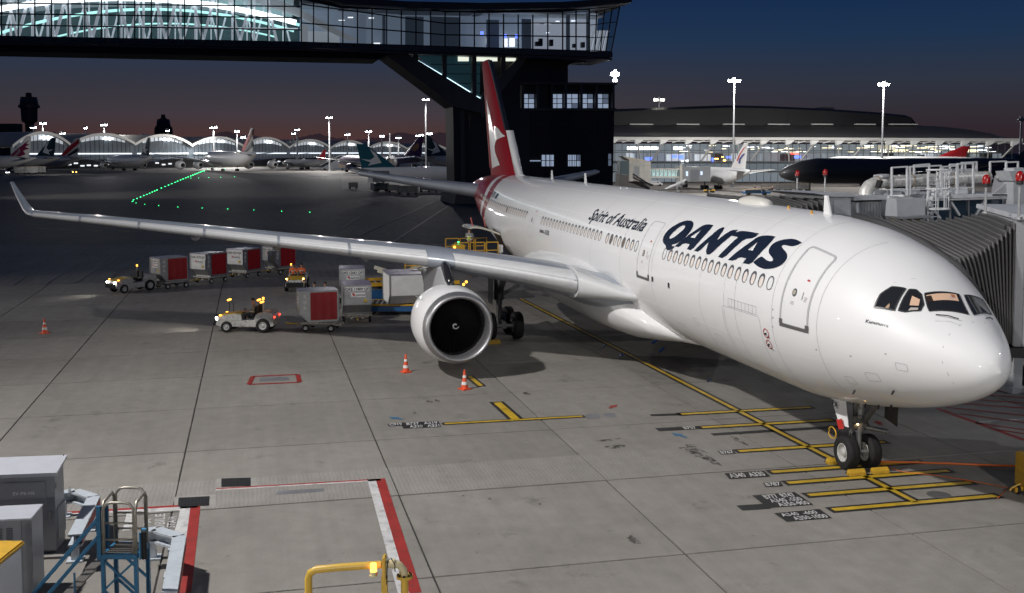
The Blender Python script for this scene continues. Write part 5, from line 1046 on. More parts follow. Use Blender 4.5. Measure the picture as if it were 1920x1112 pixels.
p = dep(10, 284, 760); t = thing('hotel_block', 'black flat roofed block at the left edge behind the vaults', 'building', (p.x, p.y, 0)); b = MB(); k = 760/2037; b.box((0, 0, (9.54+51*k)/2), (30*k, 20, 9.54+51*k), YAW); b.box((9*k, 0, (9.54+36*k)/2), (42*k, 18, 9.54+36*k), YAW); b.build('wall', TWR, t)
b = MB(); b.box((2, -10, 9.54+32*k), (4, .6, 1.2), YAW); b.build('lit_sign', mat('block_sign', (1, 1, 1), .4, emit=1.5), t)
# ================================================================ LIGHT MASTS
POLE = mat('pole_steel', (.36, .37, .39), .45, .5)
def mast_mesh(h, r0, r1):
    b = MB(); b.cyl((0, 0, 0), (0, 0, h), r0, r1, 10); b.cyl((0, 0, 0), (0, 0, .5), r0*1.8, r0*1.6, 10); return b
def mast(u, v, D, label, n=6, w=2.6, power=0, allround=False, head='ring', base=None, em=LAMP, name='light_mast', group='tall apron light masts', rad=.7, lc=(1, .97, .93)):
    p = dep(u, v, D); h = p.z; z0 = base or 0
    t = thing(name, label, 'light mast', (p.x, p.y, z0), YAW+math.pi/2, group); h -= z0; k = max(1, D/330)
    mast_mesh(h, .32*k, .17*k).build('pole', POLE, t, smooth=40)
    b = MB(); b.beam((-w/2, 0, h-.3), (w/2, 0, h-.3), .25*k); b.beam((-w/2, .5, h-.3), (w/2, .5, h-.3), .15*k); b.cyl((0, 0, h-.9), (0, 0, h+.3), .4*k, .3*k, 10); b.build('head_frame', POLE, t)
    for i in range(n):
        x = -w/2+w*(i+.5)/n; o = MB(); o.box((0, 0, 0), (w/n*.8, .5, .34*k)); ho = o.build('floodlight', DARK, t, loc=(x, .1, h-.35*k))
        l = MB(); l.box((0, -.30, -.10), (w/n*.86, .10, .62*k)); l.build('lens', em, ho)
    if power:
        q = dep(u, v, D-3); g0 = q-FW*14
        if allround: point('mast_or_fill_lamp', (q.x, q.y, q.z-.6), power, rad, lc)
        else: spot('mast_or_fill_lamp', (q.x, q.y, q.z-.6), (g0.x, g0.y, 0), power, R(158), .7, rad, lc)
    return t
mast(1377, 148, 287, 'tall lit light mast standing before the concourse, nearer the airliner nose door', 7, 3.2, 30000, True)
mast(1657, 155, 287, 'tall lit light mast above the taxiing dark airliner, right of the other concourse mast', 7, 3.0, 30000, True)
mast(798, 183, 420, 'lit light mast just left of the footbridge pier', 4, 2.6, 60000)
mast(617, 217, 520, 'lit light mast over the red-tailed airliner under the footbridge', 4, 3.0, 70000)
mast(1915, 221, 250, 'unlit light mast cut by the right edge of the photo', 4, 1.8, 0, em=mat('dark_lens', (.2, .2, .22), .3))
for u, v, D, n, w, pw, lb in ((400, 236, 640, 4, 4, 90000, 'lit mast rising above the vault valley right of the small tower'), (195, 231, 640, 3, 4, 90000, 'lit mast above the second vault from the left'), (80, 228, 640, 4, 4, 90000, 'lit mast beside the tall control tower'), (691, 243, 640, 3, 3.5, 60000, 'lit mast behind the teal-tailed airliner'), (557, 240, 660, 3, 3, 0, 'lit mast above the sixth vault'), (444, 243, 660, 2, 3, 60000, 'lit mast left of the striped tall tail'), (62, 236, 700, 2, 4, 0, 'twin-headed small mast in front of the tall control tower'), (160, 237, 700, 1, 2, 0, 'single-headed small mast between the left tails and the second vault'), (117, 247, 640, 3, 3, 30000, 'bright low lamp just over the blue and white brushed tail'), (271, 251, 640, 2, 3, 0, 'low lamp in the valley left of the small tower'), (651, 249, 660, 2, 3, 0, 'lit mast above the seventh vault'), (456, 254, 700, 2, 3, 0, 'small twin mast right behind the striped tall tail'), (550, 247, 720, 1, 2.4, 0, 'single-headed mast left of the sixth vault mast'), (747, 255, 640, 2, 3, 30000, 'lit mast over the grey edge-on tail'), (716, 252, 700, 2, 3, 0, 'twin-headed mast left of the grey edge-on tail'), (805, 247, 600, 3, 3, 0, 'lit mast right behind the tall pole beside the pier'), (783, 251, 700, 2, 2.5, 0, 'small mast left of the pole beside the pier'), (790, 250, 720, 2, 2.5, 0, 'faint small mast over the purple tail'), (314, 242, 700, 1, 2.5, 0, 'dim mast in front of the small tower')):
    mast(u, v, D, lb, n, w, pw, rad=1.2)
mast(1153, 134, 212, 'lamp cluster on a short pole on the tower block roof', 4, 1.6, 0, base=FB.at(1150, 150, 8).z, name='roof_lamp')
q = dep(1153, 134, 210); spot('roof_lamp', tuple(q), tuple(dep(1330, 330, 262)), 170000, R(70), .8, .6, (1, .98, .94))
mast(1236, 184, 350, 'twin lamps on a pole on the concourse roof', 2, 3.6, 0, base=20, name='roof_lamp', em=mat('lamp_glass_warm', (1, .97, .8), .4, emit=40, ec=(1, .97, .82)))
spot('mast_or_fill_lamp', (-200, -112, 28), (-248, 6, 3), 150000, R(46), .9, .8)  # added fill for the teal-tailed airliner, from an unseen spot
# unseen stand floodlight masts; gallery pole and far-left mast are added for fill
for x, y, h, lb in ((-6, -40, 34.4, 'floodlight mast at the left side of the stand'), (46.5, -6, 25, 'floodlight mast on the gallery roof side'), (33, -30.5, 10.2, 'added short pole of the unseen fill light by the gallery'), (6, 44.5, 36.8, 'floodlight mast beyond the right bridge'), (-54, -102.5, 20.8, 'floodlight mast on the next stand to the left'), (-200, -114.5, 28.8, 'added unseen mast of the fill light far left beside the taxiway')):
    t = thing('light_mast', lb, 'light mast', (x, y, 0), 0, 'tall apron light masts'); mast_mesh(h, .35, .2).build('pole', POLE, t); b = MB(); b.box((0, 0, h), (3, 3, .3)); b.build('head_frame', POLE, t)
for q_ in (dep(70, 262, 425), dep(330, 262, 470), dep(560, 262, 500)): spot('mast_or_fill_lamp', tuple(q_), tuple(q_+FW*60-Vector((0, 0, 12))), 26000, R(120), .9, 1.2)  # added fill for the far-left airliners, hung in the air without masts
# ================================================================ OTHER AIRCRAFT
def jet(name, label, loc, hd, L, span, fr, tail_m, body_m=None, wing_m=None, fin_h=None, engines=1, zc=None, emblem=None, group='airliners parked at the far terminal', gear=True, n=20, stripes=None, root=None):
    t = thing(name, label, 'airliner', (loc.x, loc.y, 0), hd, group)    # local: nose +x, tail -x, origin under the fin
    zc = zc or fr*1.75; X = lambda s: L*.90-s*L                         # s 0 nose .. 1 tail
    b = MB(); rows = []
    for s, k, dz in ((0, .02, -.25), (.008, .3, -.22), (.03, .58, -.15), (.07, .85, -.05), (.12, 1, 0), (.30, 1, 0), (.5, 1, 0), (.66, 1, 0), (.74, .93, .07), (.82, .76, .22), (.90, .5, .42), (.96, .28, .56), (1.0, .08, .66)):
        rows.append([Vector((X(s), fr*k*math.cos(a), zc+dz*fr+fr*k*math.sin(a))) for a in [2*math.pi*j/n for j in range(n)]])
    b.grid(rows, closed=True); b.build('fuselage', body_m or APW, t, smooth=60)
    wm = wing_m or WINGP
    for sg in (-1, 1):
        b = MB(); rows = []
        for f, c, z in ((.12, L*.19, -.55), (.35, L*.115, -.35), (1, L*.032, .25)):
            y = span/2*f; s = .30*L+math.tan(R(28))*(y-span*.06); rows.append([Vector((L*.90-(s+x*c), sg*y, zc+z*fr+h*.1*c+span*.5*f*.045)) for x, h in [p for p in reversed(UP[::3])]+LO[3::3]])
        b.grid(rows); b.add(rows[-1], [tuple(range(len(rows[-1])))]); b.build('wing', wm, t, smooth=50)
        b = MB(); rows = []
        for f, c in ((.05, L*.085), (1, L*.03)):
            y = L*.155*f; rows.append([Vector((L*.90-(.87*L+y*.62+x*c), sg*y, zc+.55*fr+y*.1+h*.09*c)) for x, h in [p for p in reversed(UP[::3])]+LO[3::3]])
        b.grid(rows); b.add(rows[-1], [tuple(range(len(rows[-1])))]); b.build('tailplane', wm, t, smooth=50)
        for e in range(engines):
            y = span*(.165+.135*e); s = .30*L+math.tan(R(28))*(y-span*.06)-L*.035; r = fr*.56
            eo = thing_part('engine', t); eo.location = (L*.90-s, sg*y, zc-.95*fr+span*.5*.33*.045)
            b = MB(); b.lathe([(.0, r*.86), (.15*r, r*.95), (1.0*r, r*1.05), (2.2*r, r*.92), (3.2*r, r*.62), (3.3*r, r*.5)], (0, 0, 0), (-1, 0, 0), 16); b.build('cowl', body_m or APW, eo, smooth=50); b = MB(); b.cyl((-.35*r, 0, 0), (-.4*r, 0, 0), r*.86, n=16); b.cyl((-3.1*r, 0, 0), (-3.8*r, 0, 0), r*.34, r*.1, 10); b.build('fan', DARK, eo); b = MB(); b.beam((-1*r, 0, r*.9), (-3*r, 0, r*1.3), .3, .8); b.build('pylon', wm, eo)
    fh = fin_h or fr*2.9; z0 = zc+fr*.86; b = MB(); rows = []
    FP = lambda q, h: Vector((lerp(L*.155, -L*.015, h)*(1-q)+lerp(-L*.035, -L*.062, h)*q, 0, z0+fh*h))
    for h in (0, .5, 1): rows.append([FP(x, h)+Vector((0, y*fr*.13*(1.2-h*.7)*2, 0)) for x, y in [p for p in reversed(UP[::3])]+LO[3::3]])
    b.grid(rows); b.add(rows[-1], [tuple(range(len(rows[-1])))]); fin = b.build('tail_fin', tail_m, t, smooth=50)
    if emblem:
        for nm, poly, m in emblem:
            for sg in (-1, 1): b = MB(); b.add([FP(x, h)+Vector((0, sg*fr*.13*1.3*(1.2-h*.7), 0)) for x, h in poly], [tuple(range(len(poly)))]); b.build(nm, m, fin, fixn=False)
    if gear:
        for x, y in ((L*.90-.10*L, 0), (L*.90-.49*L, fr*.95), (L*.90-.49*L, -fr*.95)):
            g_ = thing_part('landing_gear', t); g_.location = (x, y, 0); b = MB(); b.cyl((0, 0, .5), (0, 0, zc-fr*.8), .16, n=8); b.build('strut', DARK, g_)
            for dx in ((.7, -.7) if y else (0,)):
                for dy in (-.4, .4): b = MB(); b.cyl((dx, dy-.18, .55), (dx, dy+.18, .55), .55, n=14); b.build('wheel', BLACK, g_)
    return t, FP
def towards(u0, v0, D0, right, fwd): d = RT*right+FW*fwd; return math.atan2(d.y, d.x)
TEALT = mat('tail_teal', (.006, .10, .15), .45); WSWOOSH = mat('tail_swoosh', (.70, .72, .73), .4); TWH = mat('tail_white', (.62, .62, .60), .4); TDK = mat('tail_darkgreen', (.012, .030, .042), .4); MAROON = mat('tail_maroon', (.16, .012, .045), .4); TGRN = mat('tail_green', (.01, .16, .06), .4); TRED = mat('tail_red', (.42, .02, .025), .4); TBLK = mat('tail_black', (.012, .014, .022), .4); TPUR = mat('tail_purple', (.09, .014, .12), .4); GOLD = mat('tail_gold', (.55, .25, .10), .4)
FBODY = mat('far_body', (.52, .52, .51), .4, var=.08, vscale=.2); FBODYD = mat('far_body_grey', (.27, .27, .28), .4)
BRUSH = [('emblem', [(.80, .10), (.30, .22), (.10, .62), (.16, .80), (.36, .46), (.62, .34), (.95, .38), (.66, .24)], WSWOOSH)]
STRIPE = [('stripe', [(0, .0), (0, .45), (1, .98), (1, .70), (.3, .05)], TRED), ('stripe', [(.35, .42), (1, .98), (1, .72), (.42, .25)], TGRN), ('stripe', [(.35, .02), (1, .48), (1, .25), (.55, .0)], TBLK)]
ORYX = [('emblem', [(.05, .05), (.20, .42), (.45, .66), (.95, .86), (.60, .62), (.98, .62), (.66, .48), (1, .40), (.62, .30), (.85, .12), (.55, .02)], MAROON), ('emblem', [(.24, .06), (.34, .40), (.48, .22), (.40, .04)], WSWOOSH)]
def far(u, v, D, **k): return dep(u, 300, D)
jet('airliner', 'white airliner with maroon antelope emblem on its pale tail, at the left edge', far(48, 0, 470), towards(0, 0, 0, -.93, .36), 60, 60, 2.9, TWH, FBODY, emblem=ORYX, fin_h=8.8, zc=4.6)
jet('airliner', 'airliner with dark tail and pale brushstroke between the maroon and the striped tails', far(95, 0, 500), towards(0, 0, 0, -.90, .42), 62, 62, 2.9, TDK, FBODY, emblem=BRUSH, fin_h=8.6, zc=4.6)
jet('airliner', 'airliner with red, green and black striped tail, third tail from the left', far(140, 0, 520), towards(0, 0, 0, -.86, .5), 64, 60, 3.0, TWH, FBODY, emblem=STRIPE, fin_h=8.6, zc=4.5)
jet('airliner', 'white twin-engined airliner before the second vault with narrow dark brushstroke tail', far(277, 0, 520), towards(0, 0, 0, -.62, .78), 62, 60, 2.9, TDK, APW, emblem=BRUSH, fin_h=8.8, zc=4.8)
jet('airliner', 'large double-deck airliner with tall striped tail before the fourth vault', far(470, 0, 500), towards(0, 0, 0, -.55, .84), 70, 76, 3.7, TWH, APW, emblem=STRIPE, fin_h=11.0, engines=2, zc=5.9)
jet('airliner', 'small white airliner with red tail and red rear body', far(606, 0, 560), towards(0, 0, 0, -.74, .67), 38, 34, 1.95, TRED, FBODY, fin_h=5.2, zc=3.4)
jet('airliner', 'grey airliner seen edge-on from behind with a dark upright fin', far(731, 0, 420), towards(0, 0, 0, -.10, .99), 60, 60, 2.8, FBODYD, FBODYD, fin_h=9.0, zc=5.0)
jet('airliner', 'airliner with purple tail and gold emblem left of the light pole', far(783, 0, 470), towards(0, 0, 0, -.72, .69), 62, 60, 2.9, TPUR, mat('body_purple_grey', (.22, .19, .25), .4), emblem=[('emblem', [(.35, .28), (.30, .50), (.50, .66), (.75, .60), (.82, .40), (.62, .24)], GOLD)], fin_h=8.5, zc=4.9)
jet('airliner', 'airliner with dark brushstroke tail right of the light pole, nose hidden by the pier', far(808, 0, 455), towards(0, 0, 0, .80, .60), 62, 60, 2.9, TDK, FBODY, emblem=BRUSH, fin_h=8.6, zc=4.9)
NA = jet('airliner', 'white airliner with bright teal tail and white brushstroke, crossing behind the pier', dep(691, 340, 268), towards(0, 0, 0, .98, .2), 46, 36, 2.02, TEALT, APW, emblem=BRUSH, fin_h=5.9, zc=3.65, group='airliners beyond the airliner tail', gear=True)
# brighter narrow-body at the right concourse
NP = dep(1392, 340, 258)
CE, FPc = jet('airliner', 'white single-aisle airliner with red and blue curved tail emblem at the right concourse', NP, towards(0, 0, 0, -.30, .95), 37.5, 34, 2.0, mat('tail_plain_white', (.72, .71, .70), .35), APW, mat('wing_white', (.66, .66, .65), .35), fin_h=6.2, zc=3.6, n=32, group='airliners at the right concourse',
    emblem=[('emblem', [(.28, .30), (.22, .55), (.50, .80), (.86, .88), (.55, .72), (.38, .52), (.40, .30)], mat('emblem_red', (.5, .04, .05), .4)), ('emblem', [(.50, .22), (.44, .40), (.62, .56), (.94, .60), (.70, .48), (.60, .36), (.66, .20)], mat('emblem_blue', (.02, .04, .22), .4))])
# large dark jet taxiing behind the bridges
DJB = mat('taxiing_paint', (.075, .076, .082), .45, coat=.1, var=.2, vscale=.12, stretch=(.1, 1, 2))
q = dep(1985, 320, 236); jet('airliner', 'large dark grey airliner taxiing across behind the two boarding bridges', q, math.atan2(-RT.y, -RT.x)+.03, 68, 58, 2.75, DJB, DJB, DJB, fin_h=8.5, zc=5.3, group=None, n=32)
q = dep(1700, 300, 300); jet('airliner', 'white airliner with red nose band half hidden behind the taxiing dark jet', dep(1800, 300, 296), math.atan2(-RT.y, -RT.x)+.08, 44, 34, 2.0, TRED, APW, fin_h=3.0, zc=6.2, group='airliners at the right concourse', gear=False)
# ================================================================ BOARDING BRIDGES
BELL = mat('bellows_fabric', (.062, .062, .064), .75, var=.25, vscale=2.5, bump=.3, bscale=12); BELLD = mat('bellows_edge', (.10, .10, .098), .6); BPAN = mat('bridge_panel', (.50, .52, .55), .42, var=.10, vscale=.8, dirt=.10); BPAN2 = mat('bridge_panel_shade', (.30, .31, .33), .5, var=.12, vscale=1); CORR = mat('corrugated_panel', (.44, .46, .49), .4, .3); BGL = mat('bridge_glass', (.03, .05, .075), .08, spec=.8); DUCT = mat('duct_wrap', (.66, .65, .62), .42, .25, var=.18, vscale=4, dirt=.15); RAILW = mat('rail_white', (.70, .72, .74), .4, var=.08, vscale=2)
def bellows(parent, inner, outer, nf, amp):
    def den(P, n=6):
        q = []
        for a, c in zip(P[:-1], P[1:]): q += [a.lerp(c, i/n) for i in range(n)]
        return q+[P[-1]]
    I_, O_ = den(inner), den(outer); ci = sum(I_, Vector())/len(I_); co_ = sum(O_, Vector())/len(O_)
    def frame(f, big):
        c = ci.lerp(co_, f); r = []
        for k, (a, e) in enumerate(zip(I_, O_)):
            p = a.lerp(e, f); d = p-c; p = p+d.normalized()*(amp*.5 if big else -amp*.5); p.z -= .18*math.sin(math.pi*f)*(1 if 6 <= k <= 12 else .2); r.append(p)
        return r
    for i in range(nf):
        f0, f1, f2 = i/nf, (i+.5)/nf, (i+1)/nf
        b = MB(); b.grid([frame(f0, 0), frame(f1, 1), frame(f2, 0)]); b.build('fold', BELL, parent, smooth=35)
        b = MB(); r = frame(f1, 1); b.tube(r, .035, 5); b.build('fold_edge', BELLD, parent, smooth=True)
# nearer bridge, forward door
NT = at(1905, 419, 7.5); FT = at(1846, 401, 7.5); tdir = (FT-NT).normalized(); nout = Vector((-tdir.y, tdir.x, 0)); nout = nout if nout.y > 0 else -nout
b1 = thing('boarding_bridge', 'nearer boarding bridge with ribbed grey bellows closed against the airliner nose door', 'boarding bridge', (0, 0, 0))
outer = [Vector((NT.x, NT.y, 4.15)), NT, FT, Vector((FT.x, FT.y, 4.15))]
inner = [FS(4.15, R(192), .10), FS(4.25, R(125), .14), FS(8.3, R(112), .14), FS(8.3, R(190), .10)]
bellows(b1, inner, outer, 14, .17)
b = MB(); b.tube([p for p in (FS(3.95, R(188), .06), FS(4.0, R(155), .06), FS(4.15, R(128), .05), FS(5.5, R(118), .05), FS(7.2, R(112), .06), FS(8.6, R(108), .08))], .12, 8); b.build('bumper', mat('bumper_dark', (.045, .045, .048), .7), b1, smooth=True)
def obox(mb, o, t, n_, l0, l1, d0, d1, z0, z1, k=None):   # box in the bridge's own directions
    P = [o+t*a+n_*c+Vector((0, 0, z)) for z in (z0, z1) for a, c in ((l0, d0), (l1, d0), (l1, d1), (l0, d1))]; P = [Vector((p.x, p.y, z0 if i < 4 else z1)) for i, p in enumerate(P)]
    return mb.add(P, [(3, 2, 1, 0), (4, 5, 6, 7), (0, 1, 5, 4), (1, 2, 6, 5), (2, 3, 7, 6), (3, 0, 4, 7)], k)
W1 = (FT-NT).length
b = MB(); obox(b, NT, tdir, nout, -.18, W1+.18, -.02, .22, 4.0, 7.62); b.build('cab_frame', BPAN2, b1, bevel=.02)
b = MB(); obox(b, NT, tdir, nout, -.1, W1+.1, .22, 4.5, 4.0, 7.55); b.build('cab', BPAN, b1, bevel=.03)
b = MB(); obox(b, NT, tdir, nout, -.45, W1+1.0, -.1, 4.8, 7.63, 7.78); b.build('cab_roof', BPAN, b1, bevel=.02)
b = MB(); obox(b, NT, tdir, nout, -.16, -.11, .5, 1.6, 5.2, 7.0); b.build('cab_window', BGL, b1)
b = MB(); obox(b, NT, tdir, nout, -.3, W1+.3, -.1, 4.5, 3.7, 3.98); b.build('cab_floor', DARK, b1)
b = MB(); obox(b, NT, tdir, nout, .3, W1-.2, 4.5, 26, 4.0, 7.4); b.build('tunnel', BPAN, b1)
c0 = NT+nout*2.2
b = MB()
for k in range(6): p = c0+tdir*(.2+.7*k); b.beam((p.x, p.y, 3.7), (p.x+nout.x*1.4, p.y+nout.y*1.4, 2.7), .09)
b.beam((c0.x, c0.y, 3.3), tuple((c0+tdir*4).xy)+(3.3,), .12); b.beam((c0.x, c0.y, 2.8), tuple((c0+tdir*4+nout).xy)+(2.8,), .12); b.build('under_frame', STEEL, b1)
leg = at(1901, 734, 0)
b = MB(); b.beam((leg.x, leg.y, .2), (leg.x, leg.y, 4.2), .42, .42); b.beam((leg.x+.2, leg.y+1.6, .2), (leg.x+.2, leg.y+1.6, 4.2), .42, .42); b.beam((leg.x, leg.y-.6, 1.7), (leg.x+.2, leg.y+2.2, 1.7), .35, .5); b.box((leg.x, leg.y, .12), (.8, .8, .24)); b.build('lift_column', GREYP, b1, bevel=.01)
for k in range(3): o = wheel('wheel', b1, (leg.x-.7+.7*k, leg.y+.8, .45), .45, .35, 1, 20)
b = MB()
for k in range(7): b.tube([(leg.x-.5+.2*k, leg.y+.5, 3.6), (leg.x-.4+.16*k, leg.y+.7, 2.6+.1*(k % 3)), (leg.x-.2+.1*k, leg.y+.6, 1.4)], .03, 5)
b.build('cable_loop', BLACK, b1)
def beacon(u, v, z0, lb, hgt=.85):
    p = at(u, v, z0); t = thing('obstacle_beacon', lb, 'beacon', (p.x, p.y, z0), 0, 'red obstacle beacons on the bridges'); b = MB(); b.cyl((0, 0, 0), (0, 0, hgt), .035, n=8); b.cyl((0, 0, 0), (0, 0, .05), .1, n=10); b.build('pole', STEEL, t); b = MB(); b.cyl((0, 0, hgt), (0, 0, hgt+.1), .09, n=12); b.build('collar', DARK, t); b = MB(); b.lathe([(0, .11), (.16, .11), (.24, .06), (.26, .0)], (0, 0, hgt+.1), (0, 0, 1), 12); b.build('lens', mat('beacon_red', (.30, .008, .008), .25), t, smooth=40); return t
beacon(1847.5, 400, 7.78, 'red beacon on a pole on the nearer bridge roof, left one', .75); beacon(1910, 411, 7.78, 'red beacon on a pole on the nearer bridge roof, right one at the photo edge', .9)
# farther bridge, second door
b2 = thing('boarding_bridge', 'farther boarding bridge with air duct, handrails and blue glass side behind the fuselage crown', 'boarding bridge', (0, 0, 0))
JB = Face(dep(1557, 284, 44.2), dep(1920, 284, 47.5))
NT2, FT2 = at(1556, 374, 7.6), at(1512, 362, 7.6)
bellows(b2, [FS(16.4, R(190), .1), FS(16.4, R(120), .14), FS(20.4, R(108), .14), FS(20.4, R(190), .1)], [Vector((NT2.x, NT2.y, 4.1)), NT2, FT2, Vector((FT2.x, FT2.y, 4.1))], 13, .17)
def js(name, m, poly, o0, o1, bevel=.015): b = MB(); JB.solid(b, poly, o0, o1); return b.build(name, m, b2, bevel=bevel)
js('cab', BPAN, [(1556, 367), (1582, 364), (1596, 372), (1596, 520), (1556, 520)], 0, 3.2); js('cab_roof', BPAN, [(1520, 362), (1590, 362), (1600, 366), (1600, 369), (1556, 369)], -.2, 3.5)
js('corner_panel', BPAN, [(1561, 375), (1592, 368), (1594, 405), (1562, 400)], -.06, 0)
js('tunnel', BPAN, [(1596, 372), (1890, 372), (1890, 500), (1596, 500)], .3, 3.2)
for k in range(16): js('corrugation', CORR, [(1613+k*2.8, 379), (1614.6+k*2.8, 379), (1614.6+k*2.8, 440), (1613+k*2.8, 440)], .18, .3, 0)
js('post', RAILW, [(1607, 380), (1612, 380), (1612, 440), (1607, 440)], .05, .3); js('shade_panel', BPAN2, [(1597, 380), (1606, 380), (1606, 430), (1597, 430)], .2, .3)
js('eave', BPAN, [(1598, 367), (1660, 366), (1660, 374), (1598, 376)], -.15, 3.4); js('eave_trim', DARK, [(1604, 376), (1657, 374.5), (1657, 377.5), (1604, 378.5)], .1, .3)
js('service_box', BPAN, [(1658, 371), (1712, 370), (1712, 402), (1660, 405)], -.75, .3); js('service_hood', BPAN2, [(1660, 404), (1717, 402), (1717, 406), (1663, 409)], -.95, .2); js('service_hatch', mat('hatch_ochre', (.22, .19, .10), .6), [(1664, 408), (1710, 406), (1709, 414), (1666, 415)], -.7, .2); js('bracket_box', DARK, [(1674, 416), (1702, 415), (1700, 421), (1678, 422)], -.6, .1); js('stair_panel', BPAN, [(1663, 418), (1712, 412), (1712, 440), (1663, 440)], -.3, .2)
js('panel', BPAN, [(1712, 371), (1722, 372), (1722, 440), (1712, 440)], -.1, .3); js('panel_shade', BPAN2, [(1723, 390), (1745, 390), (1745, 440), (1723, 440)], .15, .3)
js('roof_edge', RAILW, [(1745, 367), (1892, 362), (1892, 372), (1745, 377)], -.12, 3.4); js('roof_edge_lower', BPAN2, [(1745, 372.5), (1892, 368), (1892, 369), (1745, 373.5)], -.14, -.1, 0)
js('frame', BPAN, [(1745, 376), (1751, 376), (1751, 440), (1745, 440)], .0, .3)
for a, c in ((1751, 1784), (1785.5, 1818), (1820, 1850), (1852, 1884), (1905, 1940)): js('side_glass', BGL, [(a, 376), (c, 375), (c, 420), (a, 420)], .14, .3, 0)
for p, q in (((1786, 379), (1802, 404)), ((1753, 392), (1766, 410)), ((1850, 376), (1832, 404))): b = MB(); b.beam(JB.at(*p, .10), JB.at(*q, .10), .09); b.build('brace', RAILW, b2)
for u in (1784.7, 1819, 1851): b = MB(); b.beam(JB.at(u, 375, .1), JB.at(u, 412, .1), .06); b.build('mullion', STEEL, b2)
for i in range(7): js('vent_slot', DARK, [(1857+i*4.6, 364), (1860+i*4.6, 363.8), (1860+i*4.6, 366.5), (1857+i*4.6, 366.7)], -.16, -.12, 0)
js('column', BPAN, [(1884, 338), (1906, 336), (1906, 430), (1884, 430)], -.5, .1); js('column_cap', BPAN, [(1872, 321), (1905, 319), (1905, 337), (1880, 339)], -.6, .2); js('column_top', BPAN, [(1885, 315), (1904, 314), (1904, 320), (1885, 321)], -.5, .1); js('gusset', BPAN, [(1858, 364), (1884, 344), (1884, 364)], -.1, 0, 0)
js('roof_box', BPAN, [(1678, 358), (1706, 356), (1706, 366), (1678, 367)], .5, 1.6); js('roof_box', BPAN, [(1712, 357), (1740, 355), (1740, 365), (1712, 366)], .5, 1.6); js('roof_box', BPAN, [(1841, 319), (1870, 317), (1870, 330), (1841, 332)], 1.2, 2.2); js('roof_box', BPAN, [(1822, 318), (1833, 317), (1833, 340), (1822, 341)], 1.2, 2.0); js('roof_kerb', RAILW, [(1770, 357), (1834, 353), (1834, 364), (1770, 367)], .6, .8)
# duct
P = [JB.at(1648, 372, .9), JB.at(1650, 360, .9), JB.at(1657, 350, .9), JB.at(1668, 344, .9), JB.at(1684, 342, .9)]
b = MB(); b.tube(P, [.30, .30, .29, .27, .25], 14); b.build('duct_elbow', DUCT, b2, smooth=30)
n = 34
for i in range(n):
    u0, u1 = 1684+i*(1882-1684)/n, 1684+(i+1)*(1882-1684)/n-.35; f = lambda u: JB.at(u, 342-(u-1684)*.046, .9); b = MB(); r = .25+(.012 if i % 2 else 0); b.cyl(f(u0), f(u1), r, r, 16); b.build('duct_section', DUCT, b2, smooth=40)
b = MB(); b.cyl(JB.at(1905, 332, .9), JB.at(1960, 329, .9), .27, n=14); b.build('duct_section', DUCT, b2, smooth=40)
for u in (1670, 1691, 1735, 1812, 1876): b = MB(); v = 343-(u-1684)*.046; b.tube([JB.at(u, v, .9)+JB.e*0+Vector((0, 0, .275*math.cos(a)))+JB.n*(.275*math.sin(a)) for a in [2*math.pi*i/16 for i in range(16)]], .03, 6, closed=True); b.build('duct_clamp', mat('clamp_brown', (.25, .20, .14), .6), b2)
js('duct_bracket', BPAN, [(1672, 329), (1686, 327), (1686, 333), (1672, 334)], .6, 1.2); b = MB(); b.beam(JB.at(1665, 339, .5), JB.at(1660, 352, .5), .3, .1); b.build('duct_patch', BLACK, b2)
# handrails
def rail(x0, x1, v0, v1, vb_, o):
    b = MB(); w = .07
    b.beam(JB.at(x0, v0, o), JB.at(x1, v1, o), w*.9); b.beam(JB.at(x0, v0-.8, o), JB.at(x0, vb_, o), w); b.beam(JB.at(x1, v1-.8, o), JB.at(x1, vb_, o), w); b.beam(JB.at(x0, lerp(v0, vb_, .80), o), JB.at(x1, lerp(v1, vb_, .80), o), w*.7); b.build('handrail', RAILW, b2)
for x0, x1, v0, v1, vb_, o in ((1678, 1706.5, 314.5, 312.5, 367, .2), (1712, 1770, 313, 310.5, 366, .2), (1768, 1797, 311, 308.5, 365, 1.8), (1773, 1800, 313, 311, 364, .2), (1802, 1831, 307.5, 306.5, 363, .2), (1837, 1866, 309.5, 308, 362, 1.8), (1860, 1888, 306, 304.5, 340, 1.8), (1893, 1915, 304.5, 303.5, 345, .2), (1914, 1945, 304, 303, 345, 1.8)): rail(x0, x1, v0, v1, vb_, o)
lad = thing_part('access_ladder', b2)
for u in (1724, 1743): b = MB(); b.beam(JB.at(u, 322, -.5), JB.at(u, 430, -.5), .05); b.build('stile', RAILW, lad)
for i in range(13): b = MB(); b.beam(JB.at(1724, 330+i*7.5, -.5), JB.at(1743, 330+i*7.5, -.5), .035); b.build('rung', RAILW, lad)
for v in (318, 353, 390):
    c = JB.at(1737, v, -.7); b = MB(); b.tube([c+JB.e*(.46*math.cos(a))+JB.n*(.42*math.sin(a)) for a in [2*math.pi*i/18 for i in range(18)]], .035, 6, closed=True); b.build('cage_hoop', RAILW, lad)
for a in range(5): c = JB.at(1737, 318, -.7); d = JB.e*(.46*math.cos(math.pi+math.pi*a/4))+JB.n*(-.42*abs(math.sin(math.pi*a/4))); b = MB(); z1 = JB.at(1737, 390, -.7).z; b.beam(c+d, Vector((c.x+d.x, c.y+d.y, z1)), .03); b.build('cage_bar', RAILW, lad)
b = MB(); b.cyl(JB.at(1769, 366, -.3), JB.at(1773, 366, -.3), .14, n=12); b.build('floodlight_housing', RAILW, b2)
